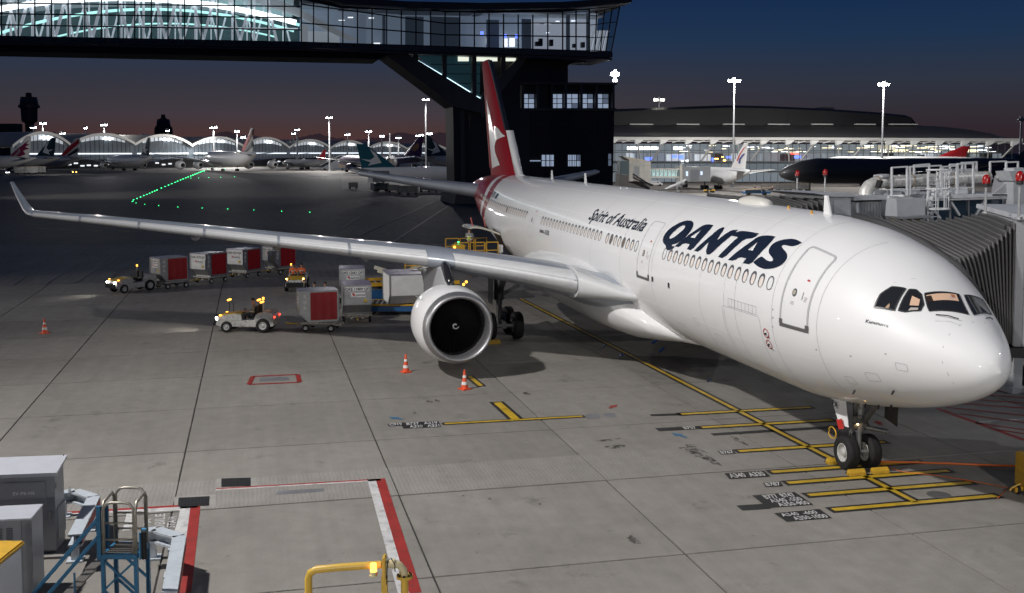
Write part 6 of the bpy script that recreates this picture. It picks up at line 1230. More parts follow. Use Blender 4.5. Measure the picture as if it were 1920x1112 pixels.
beacon(1494.5, 363, 7.6, 'red beacon on a pole on the farther bridge, left of the pair over the bellows', .72); beacon(1546.5, 366, 7.6, 'red beacon on a pole on the farther bridge, right of the pair over the bellows', .80)
# ================================================================ PEOPLE
SKIN = mat('skin', (.42, .24, .17), .55); HIVO = mat('vest_orange', (.75, .16, .04), .6, var=.1); HIVY = mat('vest_yellow', (.45, .52, .06), .6, var=.1); REFL = mat('vest_tape', (.7, .7, .66), .35); NAVC = mat('trousers_navy', (.025, .028, .04), .75); GREYC = mat('shirt_grey', (.22, .23, .25), .75); HAIR = mat('hair_black', (.012, .010, .009), .6)
def skinmesh(name, verts, edges, radii, mats, sub=1, root=0):
    me = bpy.data.meshes.new('body'); me.from_pydata(verts, edges, []); o = bpy.data.objects.new('body', me); col.objects.link(o)
    md = o.modifiers.new('skin', 'SKIN'); md.use_smooth_shade = True
    for i, r in enumerate(radii): me.skin_vertices[0].data[i].radius = (r, r) if not isinstance(r, tuple) else r
    me.skin_vertices[0].data[root].use_root = True
    s = o.modifiers.new('sub', 'SUBSURF'); s.levels = sub; s.render_levels = sub
    dg = bpy.context.evaluated_depsgraph_get(); m2 = bpy.data.meshes.new_from_object(o.evaluated_get(dg)); bpy.data.objects.remove(o); m2.name = name
    m2.materials.clear(); m2.materials.append(mats); return m2
def person(label, loc, rz, pose='stand', vest=HIVY, shirt=GREYC, group=None, arm=.0):
    t = thing('person', label, 'person', loc, rz, group)             # faces local +x, feet at z 0 (seat height for a sitter)
    if pose == 'stand': hip, kn, an = .92, (.02, .50), (-.02, .09)
    base = 0 if pose == 'stand' else -.45
    H = .92 if pose == 'stand' else .50
    z = lambda q: q+H-.92
    V = [(0, 0, z(.95)), (0, 0, z(1.15)), (.01, 0, z(1.35)), (0, 0, z(1.48)), (.01, 0, z(1.55)), (.03, 0, z(1.66)), (.02, 0, z(1.74))]; Rd = [(.15, .12), (.15, .11), (.17, .12), (.09, .08), .055, .095, .075]; E = [(0, 1), (1, 2), (2, 3), (3, 4), (4, 5), (5, 6)]
    for sg in (-1, 1):
        i = len(V)
        if pose == 'stand': V += [(0, sg*.10, z(.86)), (.03, sg*.115, .48), (-.01, sg*.12, .10), (.12, sg*.13, .05)]
        else: V += [(.05, sg*.10, z(.90)), (.46, sg*.13, z(.90)), (.50, sg*.13, z(.48)), (.62, sg*.13, z(.44))]
        Rd += [.095, .07, .045, .04]; E += [(0, i), (i, i+1), (i+1, i+2), (i+2, i+3)]
        j = len(V); fw = .30 if pose != 'stand' else .12+arm
        V += [(0, sg*.19, z(1.42)), (.02+fw*.25, sg*.25, z(1.15)), (.10+fw, sg*.22, z(1.0+.12*(pose != 'stand')+arm*.3)), (.17+fw, sg*.21, z(.97+.15*(pose != 'stand')+arm*.3))]
        Rd += [.07, .05, .038, .042]; E += [(2, j), (j, j+1), (j+1, j+2), (j+2, j+3)]
        for k in range(4): V.append((.24+fw, sg*(.185+.017*k), z(.965+.15*(pose != 'stand')+arm*.3-.01*(k in (0, 3))))); Rd.append(.011); E.append((j+3, len(V)-1))
        V.append((.20+fw, sg*.16, z(.99+.15*(pose != 'stand')+arm*.3))); Rd.append(.012); E.append((j+3, len(V)-1))
    put(skinmesh('body', V, E, Rd, SKIN), 'body', t)
    def cloth(name, idx, grow, m):
        mp_ = {a: i for i, a in enumerate(idx)}; return put(skinmesh(name, [V[a] for a in idx], [(mp_[a], mp_[c]) for a, c in E if a in mp_ and c in mp_], [tuple(q+grow for q in Rd[a]) if isinstance(Rd[a], tuple) else Rd[a]+grow for a in idx], m), name, t)
    cloth('trousers', [0, 7, 8, 9, 20, 21, 22], .018, NAVC); cloth('shirt', [1, 2, 3, 11, 12, 24, 25], .016, shirt); vo = cloth('vest', [0, 1, 2], .035, vest)
    for zz_ in (1.08, 1.25): b = MB(); b.lathe([(z(zz_), .20), (z(zz_+.05), .205)], ax=(0, 0, 1), n=16); ob = b.build('tape', REFL, vo); ob.scale = (.72, 1, 1)
    b = MB(); b.lathe([(z(1.67), .102), (z(1.72), .105), (z(1.78), .08), (z(1.81), .01)], (.01, 0, 0), (0, 0, 1), 14); b.build('hair', HAIR, t, smooth=True)
    b = MB(); b.cyl((.11, 0, z(1.66)), (.145, 0, z(1.64)), .016, .02, 6)
    for sg in (-1, 1): b.box((.02, sg*.098, z(1.66)), (.05, .02, .07))
    b.build('face_feature', SKIN, t)
    return t
# ================================================================ GROUND VEHICLES
TUGW = mat('tug_white', (.60, .60, .57), .45, var=.15, vscale=3, dirt=.55); TUGY = mat('tug_yellow', (.62, .42, .03), .4, var=.15, vscale=3, dirt=.25); RUST = mat('dolly_frame', (.50, .47, .42), .6, var=.3, vscale=4, dirt=.8); HEADL = mat('headlight', (1, 1, 1), .2, emit=16, ec=(1, .95, .85)); HEADO = mat('headlight_off', (.6, .6, .6), .2); TAILL = mat('tail_light', (1, .05, .03), .3, emit=5, ec=(1, .05, .03)); BEAC = mat('amber_beacon', (1, .4, .03), .3, emit=5, ec=(1, .38, .04))
def tug(label, loc, rz, lit=False, bars=False, group='baggage tugs on the apron'):
    t = thing('baggage_tug', label, 'tug', loc, rz, group)
    b = MB(); b.prism([(-1.55, .35), (-1.55, .62), (-.9, .70), (.2, .62), (1.45, .62), (1.55, .38), (1.3, .30), (-1.3, .30)], -.62, .62, M=Matrix(((1, 0, 0), (0, 0, 1), (0, 1, 0))).to_4x4()); b.build('chassis', TUGW, t, bevel=.02)
    b = MB(); b.prism([(.15, .62), (.2, .95), (.5, .98), (1.4, .86), (1.5, .62)], -.55, .55, M=Matrix(((1, 0, 0), (0, 0, 1), (0, 1, 0))).to_4x4()); b.build('side_panel', TUGW, t, bevel=.03)
    b = MB(); b.prism([(.18, .985), (.52, 1.01), (1.42, .89), (1.46, .86), (.5, .95), (.2, .95)], -.50, .50, M=Matrix(((1, 0, 0), (0, 0, 1), (0, 1, 0))).to_4x4()); b.build('bonnet', TUGY, t)
    b = MB(); b.prism([(-1.58, .60), (-1.52, 1.02), (-1.15, 1.10), (-.62, .98), (-.5, .70), (-.6, .60)], -.64, .64, M=Matrix(((1, 0, 0), (0, 0, 1), (0, 1, 0))).to_4x4()); b.build('rear_body', TUGW, t, bevel=.05)
    for sg in (-1, 1): b = MB(); b.box((-.35, sg*.28, .80), (.45, .42, .14)); b.box((-.58, sg*.28, 1.10), (.12, .42, .55)); b.build('seat', BLACK, t, bevel=.03)
    b = MB(); b.box((1.58, 0, .52), (.08, 1.15, .30))
    for i in range(5): b.box((1.64, -.44+.22*i, .55), (.06, .05, .36))
    b.build('grille', DARK, t)
    for sg in (-1, 1):
        b = MB(); b.cyl((1.5, sg*.46, .72), (1.57, sg*.46, .71), .09, n=12); b.build('headlight', HEADL if lit else HEADO, t)
        b = MB(); b.box((1.3, sg*.56, .90), (.10, .08, .07)); b.build('indicator', BEAC if lit else AMB, t)
        b = MB(); b.box((-1.6, sg*.5, .82), (.05, .1, .08)); b.build('tail_light', TAILL if bars else RED, t)
    for x, r in ((.95, .30), (-1.0, .38)):
        for sg in (-1, 1): wheel('wheel', t, (x, sg*.62, r), r, .24, 1, 20)
    b = MB(); b.tube([(.28, .28, .95), (.05, .28, 1.08)], .02, 6); c = Vector((.03, .28, 1.09)); b.tube([c+Vector((.06*math.sin(a), .16*math.cos(a), .15*math.sin(a))) for a in [2*math.pi*i/12 for i in range(12)]], .018, 5, closed=True); b.build('steering_wheel', BLACK, t)
    b = MB(); b.cyl((.95, -.55, .9), (.95, -.58, 1.28), .018, n=6); b.box((.95, -.58, 1.32), (.04, .14, .10)); b.build('mirror', DARK, t)
    b = MB(); b.cyl((-.72, -.45, 1.0), (-.72, -.45, 1.62), .025, n=6); po = b.build('beacon_pole', RAILW, t); b = MB(); b.cyl((-.72, -.45, 1.62), (-.72, -.45, 1.74), .06, .05, 10); b.build('beacon', BEAC, po)
    if bars:
        for x, y in ((1.1, -.35), (-.5, -.4), (-.9, .4)): b = MB(); b.cyl((x, y, 1.0), (x, y, 1.55), .02, n=6); p_ = b.build('beacon_pole', DARK, t); b = MB(); b.box((x, y, 1.6), (.10, .42, .07)); b.build('light_bar', BEAC, p_)
    if lit:
        d = Vector((math.cos(rz), math.sin(rz), 0)); q = Vector(loc)+d*1.7; l = spot('tug_headlight', (q.x, q.y, .75), tuple(q+d*6-Vector((0, 0, .4))), 260, R(60), .8, .08, (1, .93, .82))
    return t
CAN = mat('container_metal', (.50, .51, .52), .38, .7, var=.16, vscale=3, dirt=.12); CANT = mat('container_top', (.30, .27, .37), .35, .5, var=.2, vscale=2); CURT = mat('curtain_red', (.42, .012, .018), .5, var=.15, vscale=5, bump=.4, bscale=5); LBL = mat('label_white', (.74, .74, .73), .5); LBT = mat('label_black', (.03, .03, .035), .5)
def container(label, loc, rz, code=None, red=True, group='baggage containers on the dollies', body=CAN):
    t = thing('cargo_container', label, 'container', loc, rz, group)
    PF = [(-.78, 0), (.78, 0), (.78, 1.60), (-1.22, 1.60), (-1.22, .50)]; M_ = Matrix(((1, 0, 0), (0, 0, 1), (0, 1, 0))).to_4x4()
    b = MB(); b.prism(PF, -.765, .765, M=M_); b.build('shell', body, t, bevel=.015)
    b = MB(); b.prism([(-1.24, 1.60), (.80, 1.60), (.80, 1.64), (-1.24, 1.64)], -.785, .785, M=M_); b.build('roof_panel', CANT, t)
    b = MB()
    for y in (-.765, .765):
        for p, q in zip(PF, PF[1:]+PF[:1]): b.beam((p[0], y, p[1]), (q[0], y, q[1]), .06)
    b.build('edge_rail', STEEL, t)
    if red:
        b = MB(); n = 10; b.grid([[(-.66+1.40*i/n, -.80-.018*math.sin(i*1.9), z) for z in (.08, .8, 1.55)] for i in range(n+1)]); b.build('curtain', CURT, t, smooth=True)
        for k in range(3): b = MB(); b.box((-.95, -.785, .75+.3*k), (.16, .01, .2)); b.build('placard', LBL, t)
    if code:
        b = MB(); b.box((-1.235, 0, 1.38), (.01, 1.25, .22)); lo = b.build('code_plate', LBL, t); vs, fs = text2d(code, .20, bold=.006, align='CENTER'); b = MB(); b.add([(-1.244, -x*1.0, 1.31+y) for x, y in vs], fs); b.build('lettering', LBT, lo, fixn=False)
        b = MB(); b.box((-1.235, -.05, 1.06), (.01, .80, .24)); lo = b.build('logo_plate', LBL, t); b = MB(); b.add([(-1.244, .30, 1.15), (-1.244, .16, 1.15), (-1.244, .10, .98), (-1.244, .22, 1.02)], [(0, 1, 2, 3)]); b.build('logo_mark', RED, lo, fixn=False); vs, fs = text2d('QANTAS', .13, bold=.004, shear=.25); b = MB(); b.add([(-1.244, .10-x, 1.0+y) for x, y in vs], fs); b.build('lettering', LBT, lo, fixn=False)
        b = MB(); b.box((-1.235, -.45, .72), (.01, .18, .18)); b.build('hazard_plate', TUGY, t)
    return t
def dolly(label, loc, rz, group='baggage dollies'):
    t = thing('baggage_dolly', label, 'dolly', loc, rz, group)
    b = MB(); b.box((0, 0, .46), (1.9, 1.65, .10)); b.build('deck', RUST, t); b = MB()
    for y in (-.6, .6): b.beam((-1.15, y*.5, .32), (1.15, y*.5, .32), .12)
    for x in (-.7, .7): b.beam((x, -.75, .34), (x, .75, .34), .10)
    b.build('frame', RUST, t)
    for x in (-.68, .68):
        for y in (-.72, .72): wheel('wheel', t, (x, y, .19), .19, .12, 1, 16)
    b = MB(); b.beam((-1.1, 0, .30), (-1.95, 0, .34), .07); b.build('tow_bar', TUGY, t); b = MB()
    for k in range(6): b.cyl((-.75+.3*k, -.75, .53), (-.75+.3*k, .75, .53), .035, n=8)
    b.build('roller', STEEL, t)
    for sg in (-1, 1): b = MB(); b.box((-.9, sg*.7, .46), (.08, .1, .08)); b.build('reflector', RED, t)
    return t
def onroad(u, v): p = at(u, v); return Vector((p.x, p.y, 0))
# ---- the parked train of four red-curtained containers
P0 = onroad(247, 546); TR = [onroad(323, 539), onroad(396, 529), onroad(461, 519), onroad(528, 512)]
h0 = math.atan2(P0.y-TR[0].y, P0.x-TR[0].x)
tug('yellow and white baggage tug with bright headlights pulling the first red-curtained dolly', P0, h0+.12, lit=True)
for i, (p, code, what) in enumerate(zip(TR, ('QKE 16414 QF', 'QKE 13178 QF', 'QKE 15214 QF', 'QKE 16620 QF'), ('first behind the lit tug', 'second behind the lit tug', 'third behind the lit tug', 'last of the train, just under the wing'))):
    nx = P0 if i == 0 else TR[i-1]; a = math.atan2(nx.y-p.y, nx.x-p.x)
    dolly('dolly under a red-curtained container, '+what, p, a+math.pi); container('silver container with red curtain, '+what, p+Vector((0, 0, .56)), a+math.pi, code)
# ---- second tug, two orange-vested people aboard
P2 = onroad(557, 543); cam_dir = math.atan2(CAM.y-P2.y, CAM.x-P2.x)
tug('yellow fronted baggage tug facing the viewer with two people in orange aboard', P2, cam_dir-.10)
sx, sy = math.cos(cam_dir-.1), math.sin(cam_dir-.1)
for sg, lb in ((-1, 'person in orange vest sitting on the left seat of the facing tug'), (1, 'person in orange vest sitting on the right seat of the facing tug')):
    person(lb, P2+Vector((-.38*sx-sg*.28*sy, -.38*sy+sg*.28*sx, .42)), cam_dir-.1, 'sit', HIVO, HIVO, 'people on the facing tug')
# ---- third tug with amber light bars and its driver, container behind
P3 = onroad(465, 620); h3 = math.atan2(-RT.y, -RT.x)-.06
tug('white baggage tug with amber light bars towing a red container past the engine', P3, h3, lit=True, bars=True)
d3 = Vector((math.cos(h3), math.sin(h3), 0)); n3 = Vector((-d3.y, d3.x, 0))
person('person in yellow vest driving the tug with amber light bars', P3-d3*.38+n3*.28+Vector((0, 0, .42)), h3, 'sit', HIVY, GREYC)
P4 = onroad(603, 618); dolly('dolly under the dark red container towed by the tug with light bars', P4, h3+math.pi); container('container with dark red curtain towed behind the tug with light bars', P4+Vector((0, 0, .56)), h3+math.pi+.35, 'QKE 10417 QF')
P5 = onroad(668, 601); a5 = math.atan2(CAM.y-P5.y, CAM.x-P5.x)
dolly('dolly under the front one of two silver containers left of the engine', P5, a5+math.pi+.05); container('front silver container with code plate ending 809, left of the engine', P5+Vector((0, 0, .56)), a5+math.pi+.05, 'QKE 11809 QF')
P6 = onroad(660, 566); dolly('dolly under the rear one of two silver containers left of the engine', P6, a5+math.pi+.02); container('rear silver container with code plate ending 661, showing above the front one', P6+Vector((0, 0, .62)), a5+math.pi+.02, 'QKE 12661 QF')
for u, lb in ((590, 'person in yellow vest standing behind the dark red container, left one of two'), (610, 'person in yellow vest standing behind the dark red container, right one of two')): person(lb, onroad(u, 584), a5+.3, 'stand', HIVY, GREYC, 'pair behind the red container')
# ---- cargo transporter and loader by the aft hatch
LBLUE = mat('loader_blue', (.015, .11, .30), .4, var=.15, vscale=2, dirt=.25); LYEL = mat('loader_yellow', (.68, .38, .02), .4, var=.12, vscale=2)
q = onroad(752, 586); aR = math.atan2(RT.y, RT.x)
t = thing('pallet_transporter', 'low blue pallet transporter with yellow edged roller deck left of the engine', 'transporter', q, aR)
b = MB(); b.box((0, 0, .38), (4.6, 2.2, .34)); b.build('chassis', LBLUE, t, bevel=.03); b = MB(); b.box((0, -1.08, .60), (4.4, .08, .10)); b.box((0, 1.08, .60), (4.4, .08, .10)); b.build('deck_edge', LYEL, t)
b = MB(); b.box((0, 0, .58), (4.4, 2.05, .06)); b.build('deck', DARK, t)
for k in range(14): b = MB(); b.cyl((-2.0+.31*k, -.95, .64), (-2.0+.31*k, .95, .64), .05, n=8); b.build('roller', STEEL, t)
for x in (-1.6, 1.6):
    for y in (-.85, .85): wheel('wheel', t, (x, y, .3), .3, .2, 1, 16)
b = MB(); b.box((-2.1, -1.12, .40), (.3, .02, .10)); b.build('lettering_plate', RED, t)
container('plain pale container with tarpaulin sides on the low blue transporter', q+RT*.1+Vector((0, 0, .70)), aR+math.pi*.5+.25, None, False, body=mat('pale_tarp', (.80, .80, .79), .55, var=.08, vscale=3, bump=.3, bscale=6)).scale = (1.45, 1.3, 1.08)
t = thing('cargo_loader', 'blue and yellow cargo loader with railed platform raised to the aft hatch', 'cargo loader', Vector((-44.6, -6.9, 0)), math.pi/2)   # local +x towards the fuselage
b = MB(); b.box((-1.4, 0, .75), (6.4, 2.6, .75)); b.build('chassis', LBLUE, t, bevel=.04); b = MB(); b.box((-1.2, 0, 1.35), (5.6, 2.3, .14)); b.build('main_deck', DARK, t)
for k in range(14): b = MB(); b.cyl((-3.8+.38*k, -1.05, 1.46), (-3.8+.38*k, 1.05, 1.46), .05, n=8); b.build('roller', STEEL, t)
for y in (-1.25, 1.25): b = MB(); b.box((-1.2, y, 1.48), (5.6, .12, .22)); b.build('deck_edge', LYEL, t)
for x in (-3.6, -2.6, 1.0):
    for y in (-1.1, 1.1): wheel('wheel', t, (x, y, .42), .42, .3, 1, 18)
b = MB()
for y in (-.95, .95): b.beam((-3.4, y, 1.0), (.8, y, 3.0), .16, .22); b.beam((-3.4, y, 2.3), (.8, y, .9), .16, .22)
b.build('scissor_arm', mat('loader_cream', (.6, .57, .45), .5, dirt=.3), t)
b = MB(); b.box((2.6, 0, 2.75), (2.8, 3.4, .28)); b.build('bridge_platform', LYEL, t, bevel=.02); b = MB(); b.box((2.6, 0, 2.93), (2.7, 2.3, .06)); b.build('platform_deck', DARK, t)
b = MB(); b.box((1.5, -1.45, 3.35), (.7, .7, .95)); b.build('control_box', LYEL, t, bevel=.02)
for y in (-1.65, 1.65):
    for x0, x1 in ((1.25, 2.1), (2.2, 3.1), (3.2, 3.95)):
        b = MB(); w = .06
        for z_ in (3.45, 3.95): b.beam((x0, y, z_), (x1, y, z_), w)
        b.beam((x0, y, 2.85), (x0, y, 3.95), w); b.beam((x1, y, 2.85), (x1, y, 3.95), w); b.build('guard_rail', LYEL, t)
b = MB(); 
for x in (-1.4, -.3, .8): b.beam((x, 1.45, 1.4), (x, 1.45, 2.75), .07); b.beam((x, -1.45, 1.4), (x, -1.45, 2.6), .07)
for z_ in (1.9, 2.3, 2.7): b.beam((-1.4, 1.45, z_), (.8, 1.45, z_), .06)
b.beam((-1.4, -1.45, 2.6), (.8, -1.45, 2.6), .06)
b.build('guard_rail', LYEL, t)
st_ = thing_part('stair', t)
for y in (1.5, 2.1): b = MB(); b.beam((-1.0, y, .5), (1.6, y, 2.7), .07, .18); b.build('stringer', mat('loader_cream', (.6, .57, .45), .5), st_)
for k in range(8): b = MB(); b.box((-.8+.32*k, 1.8, .68+.27*k), (.24, .6, .04)); b.build('tread', STEEL, st_)
for k in range(2): b = MB(); b.box((-1.5-1.2*k, -1.32, .92), (.6, .02, .10)); b.build('lettering_plate', LBL, t)
b = MB(); b.box((-.2, -1.32, .85), (.25, .02, .25)); b.build('label_plate', LBL, t)
for x, y, z_ in ((2.0, -1.35, 1.5), (1.9, -1.0, 1.3), (1.2, -1.75, 3.7)): b = MB(); b.cyl((x, y, z_), (x, y-.06, z_), .08, n=10); b.build('amber_lamp', BEAC, t)
b = MB(); b.cyl((1.5, -1.45, 3.9), (1.5, -1.45, 4.0), .05, n=8); b.build('green_lamp', GLOW, t)
person('person in yellow vest and grey shirt working on the loader platform under the open hatch', Vector((-44.2, -4.5, 2.96)), math.pi*.85, 'stand', HIVY, GREYC, arm=.18)
# ---- cones
CONE = mat('cone_orange', (.72, .09, .03), .45); CTAPE = mat('cone_tape', (.72, .72, .70), .4)
def cone(label, u, v):
    p = at(u, v); t = thing('traffic_cone', label, 'traffic cone', (p.x, p.y, 0), random.uniform(0, 1), 'traffic cones on the apron')
    b = MB(); b.box((0, 0, .025), (.40, .40, .05)); b.build('base', CONE, t, bevel=.01)
    b = MB(); rr_ = lambda z_: .145-.118*(z_-.05)/.75; b.lathe([(z_, rr_(z_)) for z_ in (.05, .2, .32, .5, .6, .8)]+[(.80, .001)], ax=(0, 0, 1), n=18); b.build('body', CONE, t, smooth=40)
    for z0, z1 in ((.20, .32), (.48, .58)): b = MB(); b.lathe([(z0, rr_(z0)+.003), (z1, rr_(z1)+.003)], ax=(0, 0, 1), n=18); b.build('tape', CTAPE, t, smooth=True)
    return t
cone('orange cone standing alone at the left edge of the apron', 84, 625); cone('orange cone just left of the engine, the farther of two', 761, 698); cone('orange cone below the engine, the nearer of two', 871, 730)
# ---- chocks and cable at the nose wheel
CHK = mat('chock_yellow', (.60, .36, .03), .55, dirt=.35, vscale=6, var=.2)
for x, y, a, lb in ((-6.05, -.42, 0, 'yellow chock in front of the near nose wheel'), (-6.05, .36, 0, 'yellow chock in front of the far nose wheel'), (-7.26, -.42, 0, 'yellow chock behind the near nose wheel')):
    t = thing('wheel_chock', lb, 'chock', (x, y, 0), a, 'yellow chocks at the nose wheels'); b = MB(); b.add([(-.10, -.27, 0), (.12, -.27, 0), (.10, -.27, .10), (.02, -.27, .18), (-.04, -.27, .18), (-.10, .27, 0), (.12, .27, 0), (.10, .27, .10), (.02, .27, .18), (-.04, .27, .18)], [(4, 3, 2, 1, 0), (5, 6, 7, 8, 9), (0, 1, 6, 5), (1, 2, 7, 6), (2, 3, 8, 7), (3, 4, 9, 8), (4, 0, 5, 9)]); b.build('block', CHK, t, bevel=.012); b = MB(); b.cyl((.02, -.34, .09), (.02, -.335, .09), .03, n=10); b.build('rope_hole', DARK, t)
t = thing('chock_main', 'yellow chock in front of the right main wheels under the engine', 'chock', at(925, 645), 0); b = MB(); b.box((0, 0, .1), (.25, .7, .2)); b.build('block', CHK, t, bevel=.03); t.name = 'wheel_chock'
ORC = mat('cable_orange', (.60, .13, .02), .5)
b = MB(); b.tube([at(1648, 866, .03), at(1700, 866.5, .03), at(1780, 869, .03), at(1860, 872.5, .03), at(1925, 874, .05)], .035, 6); tag(b.build('power_cable', ORC, smooth=True), 'thick orange cable lying from the nose wheels towards the right edge', 'cable')
b = MB(); b.tube([at(1640, 868, .02), at(1690, 884, .02), at(1760, 892, .02), at(1840, 905, .02), at(1890, 915, .02), at(1870, 935, .02)], .012, 6); tag(b.build('thin_cable', ORC, smooth=True), 'thin orange cord curving over the stop bars to the yellow cart', 'cable')
p = at(1923, 931); t = thing('ground_power_cart', 'yellow cart on castors cut by the right edge of the photo', 'power cart', (p.x, p.y, 0), YAW)
b = MB(); b.box((.1, -.55, .62), (1.2, 1.1, .95)); b.build('housing', YEL, t, bevel=.03); b = MB(); b.beam((.2, .0, .18), (.2, .22, .12), .12); b.build('castor_arm', YEL, t); wheel('wheel', t, (.2, .12, .13), .13, .08, 1, 16)
b = MB(); b.tube([(.2, .05, .3), (.2, .3, .18), (.2, .35, .1)], .03, 6); b.build('tow_eye', YEL, t)
# ================================================================ FOREGROUND LEFT
CABG = mat('cabinet_grey', (.30, .315, .345), .42, .2, var=.07, vscale=2, dirt=.06); CABT = mat('cabinet_top', (.50, .52, .57), .4, .2, var=.06); CABD = mat('cabinet_dark', (.12, .13, .145), .5)
# rear cabinet
c1 = at(106, 1032, .12); t = thing('electrical_cabinet', 'taller grey cabinet with sloped roof and lettered hatch, behind the lower one', 'cabinet', (c1.x, c1.y, 0), YAW-math.pi/2+.14)   # local x right, y away
Wd, Dp, Hh = 1.75, .80, 2.14
b = MB(); b.bb(-Wd, 0, 0, Dp, .12, Hh-.18); b.build('body', CABG, t, bevel=.01); b = MB(); b.prism([(-.10, Hh-.20), (Dp+.08, Hh-.02), (Dp+.08, Hh+.03), (-.10, Hh-.12)], -Wd-.08, .08, M=Matrix(((0, 0, 1), (1, 0, 0), (0, 1, 0))).to_4x4()); b.build('roof', CABT, t)
b = MB(); b.bb(-1.10, -.19, -.03, .0, 1.22, 1.80); ho = b.build('hatch', CABG, t, bevel=.008)
vs, fs = text2d('EV-PB-N6', .105, bold=.002, space=1.15); b = MB(); b.add([(-.93+x, -.034, 1.50+y) for x, y in vs], fs); b.build('lettering', LBL, ho, fixn=False)
b = MB(); b.bb(-.14, -.10, -.05, 0, .86, 1.06); b.build('handle', STEEL, t, bevel=.005); b = MB(); b.bb(.0, .02, .15, .8, .35, 1.1); b.build('side_panel', CABG, t, bevel=.004)
b = MB(); b.bb(-Wd+.02, -.02, .02, Dp-.02, 0, .12); b.build('skirt', CABD, t); b = MB(); b.bb(-Wd-.2, .25, -.25, Dp+.2, -.05, .06); b.build('plinth', mat('plinth_concrete', (.22, .21, .20), .8, var=.2), t)
for x in (-Wd+.1, 0): b = MB(); b.cyl((x, .85, Hh-.02), (x, .85, Hh+.05), .012, n=6); b.build('lifting_eye', DARK, t)
for x in (-1.06, -.23):
    for z2 in (1.27, 1.75): b = MB(); b.cyl((x, -.045, z2), (x, -.03, z2), .014, n=8); b.build('bolt', STEEL, ho)
for z2 in (.45, 1.0, 1.65): b = MB(); b.cyl((.012, .10, z2-.06), (.012, .10, z2+.06), .014, n=8); b.build('hinge', STEEL, t)
b = MB(); b.bb(-.75, -.52, -.008, 0, .62, .74); b.build('warning_plate', TUGY, t); b = MB(); b.tube([(-1.4, -.05, .12), (-1.4, -.06, .5), (-1.42, -.05, 1.0), (-1.4, -.01, 1.2)], .022, 6); b.build('conduit', BLACK, t)
# front cabinet
c2 = dep(60, 970, 22.6); t = thing('electrical_cabinet', 'lower grey cabinet with louvres and twin sockets at the left edge', 'cabinet', (c2.x, c2.y, 0), YAW-math.pi/2+.16); Hh = c2.z; Wd, Dp = 1.7, .9
b = MB(); b.bb(-Wd, -.22, -.0, Dp, .1, Hh-.04); b.build('body', CABG, t, bevel=.008); b = MB(); b.bb(-Wd, 0, -.05, Dp, Hh-.04, Hh); b.build('top', CABT, t, bevel=.006); b = MB(); b.bb(-.22, -.015, .02, Dp-.02, .1, Hh-.05); b.build('side_panel', CABG, t, bevel=.006)
for z2 in (.5, 1.1, 1.6): b = MB(); b.cyl((-.01, -.012, z2-.05), (-.01, -.012, z2+.05), .013, n=8); b.build('hinge', STEEL, t)
b = MB(); b.bb(-.95, -.80, -.012, 0, Hh-.95, Hh-.78); b.build('warning_plate', LBL, t)
lv = thing_part('louvre_group', t)
for c_ in range(3):
    for k in range(9): b = MB(); b.box((-.88+.21*c_, -.012, Hh-.22-.035*k), (.13, .02, .012)); b.build('louvre', CABD, lv)
b = MB(); b.bb(-1.02, -1.008, -.006, 0, .15, Hh-.1); b.build('door_gap', CABD, t)
b = MB(); b.bb(-.70, -.38, -.05, 0, Hh-1.28, Hh-1.12); so = b.build('socket_plate', mat('socket_cream', (.55, .54, .46), .5), t, bevel=.01)
for x in (-.62, -.46): b = MB(); b.cyl((x, -.075, Hh-1.2), (x, -.05, Hh-1.2), .055, n=14); b.build('socket', mat('socket_dark', (.08, .08, .07), .5), so)
p = dep(18, 1036, 19); t = thing('yellow_bin', 'yellow lidded white box cut by the lower left corner', 'box', (p.x, p.y, 0), YAW-math.pi/2); b = MB(); b.bb(-1.2, -.04, -.55, .55, .05, p.z-.1); b.build('body', WHITE, t, bevel=.02); b = MB(); b.bb(-1.25, 0, -.62, .62, p.z-.1, p.z); b.build('lid', YEL, t, bevel=.03)
# guard barriers
GUA = mat('guard_pale', (.50, .55, .60), .4, .1, var=.1, vscale=3, dirt=.15)
def guard(label, pts, post, z0=.86, z1=.62):
    o = pts[0]; t = thing('guard_barrier', label, 'barrier', (o[0].x, o[0].y, 0), 0, 'pale steel guard barriers'); off = Vector((o[0].x, o[0].y, 0)); b = MB()
    for p, q in zip(pts[:-1], pts[1:]):
        b = MB(); P, Q = p[0]-off, q[0]-off; d = (Q-P); d.z = 0; d.normalize(); n_ = Vector((-d.y, d.x, 0))
        for zz_ in (z0, z1): b.beam((P.x, P.y, zz_), (Q.x, Q.y, zz_), .30, .05)
        b.beam((P.x, P.y, (z0+z1)/2), (Q.x, Q.y, (z0+z1)/2), .05, z0-z1); b.build('channel', GUA, t); b = MB(); c = n_*.155; b.beam((P.x+c.x, P.y+c.y, (z0+z1)/2), (Q.x+c.x, Q.y+c.y, (z0+z1)/2), .004, z0-z1-.06); b.build('red_band', mat('band_red', (.30, .03, .03), .6), t)
    for p in post: b = MB(); P = p-off; b.beam((P.x, P.y, 0), (P.x, P.y, z1), .16); b.box((P.x, P.y, .02), (.36, .36, .04)); b.build('post', GUA, t)
    return t
z_ = .86
G1 = [(at(116, 924, z_),), (at(140, 921, z_),), (at(176, 932, z_),), (at(140, 1004, z_),)]
guard('pale steel guard barrier beside the taller cabinet, behind the blue stair', G1, [at(118, 926, .6), at(165, 950, .6), at(140, 1004, .6)])
G2 = [(at(268, 996, z_),), (at(292, 993, z_),), (at(336, 1006, z_),), (at(318, 1112, z_),)]
guard('pale steel guard barrier in front of the painted stair bay, right of the blue stair', G2, [at(286, 1000, .6), at(322, 1030, .6), at(316, 1100, .6)])
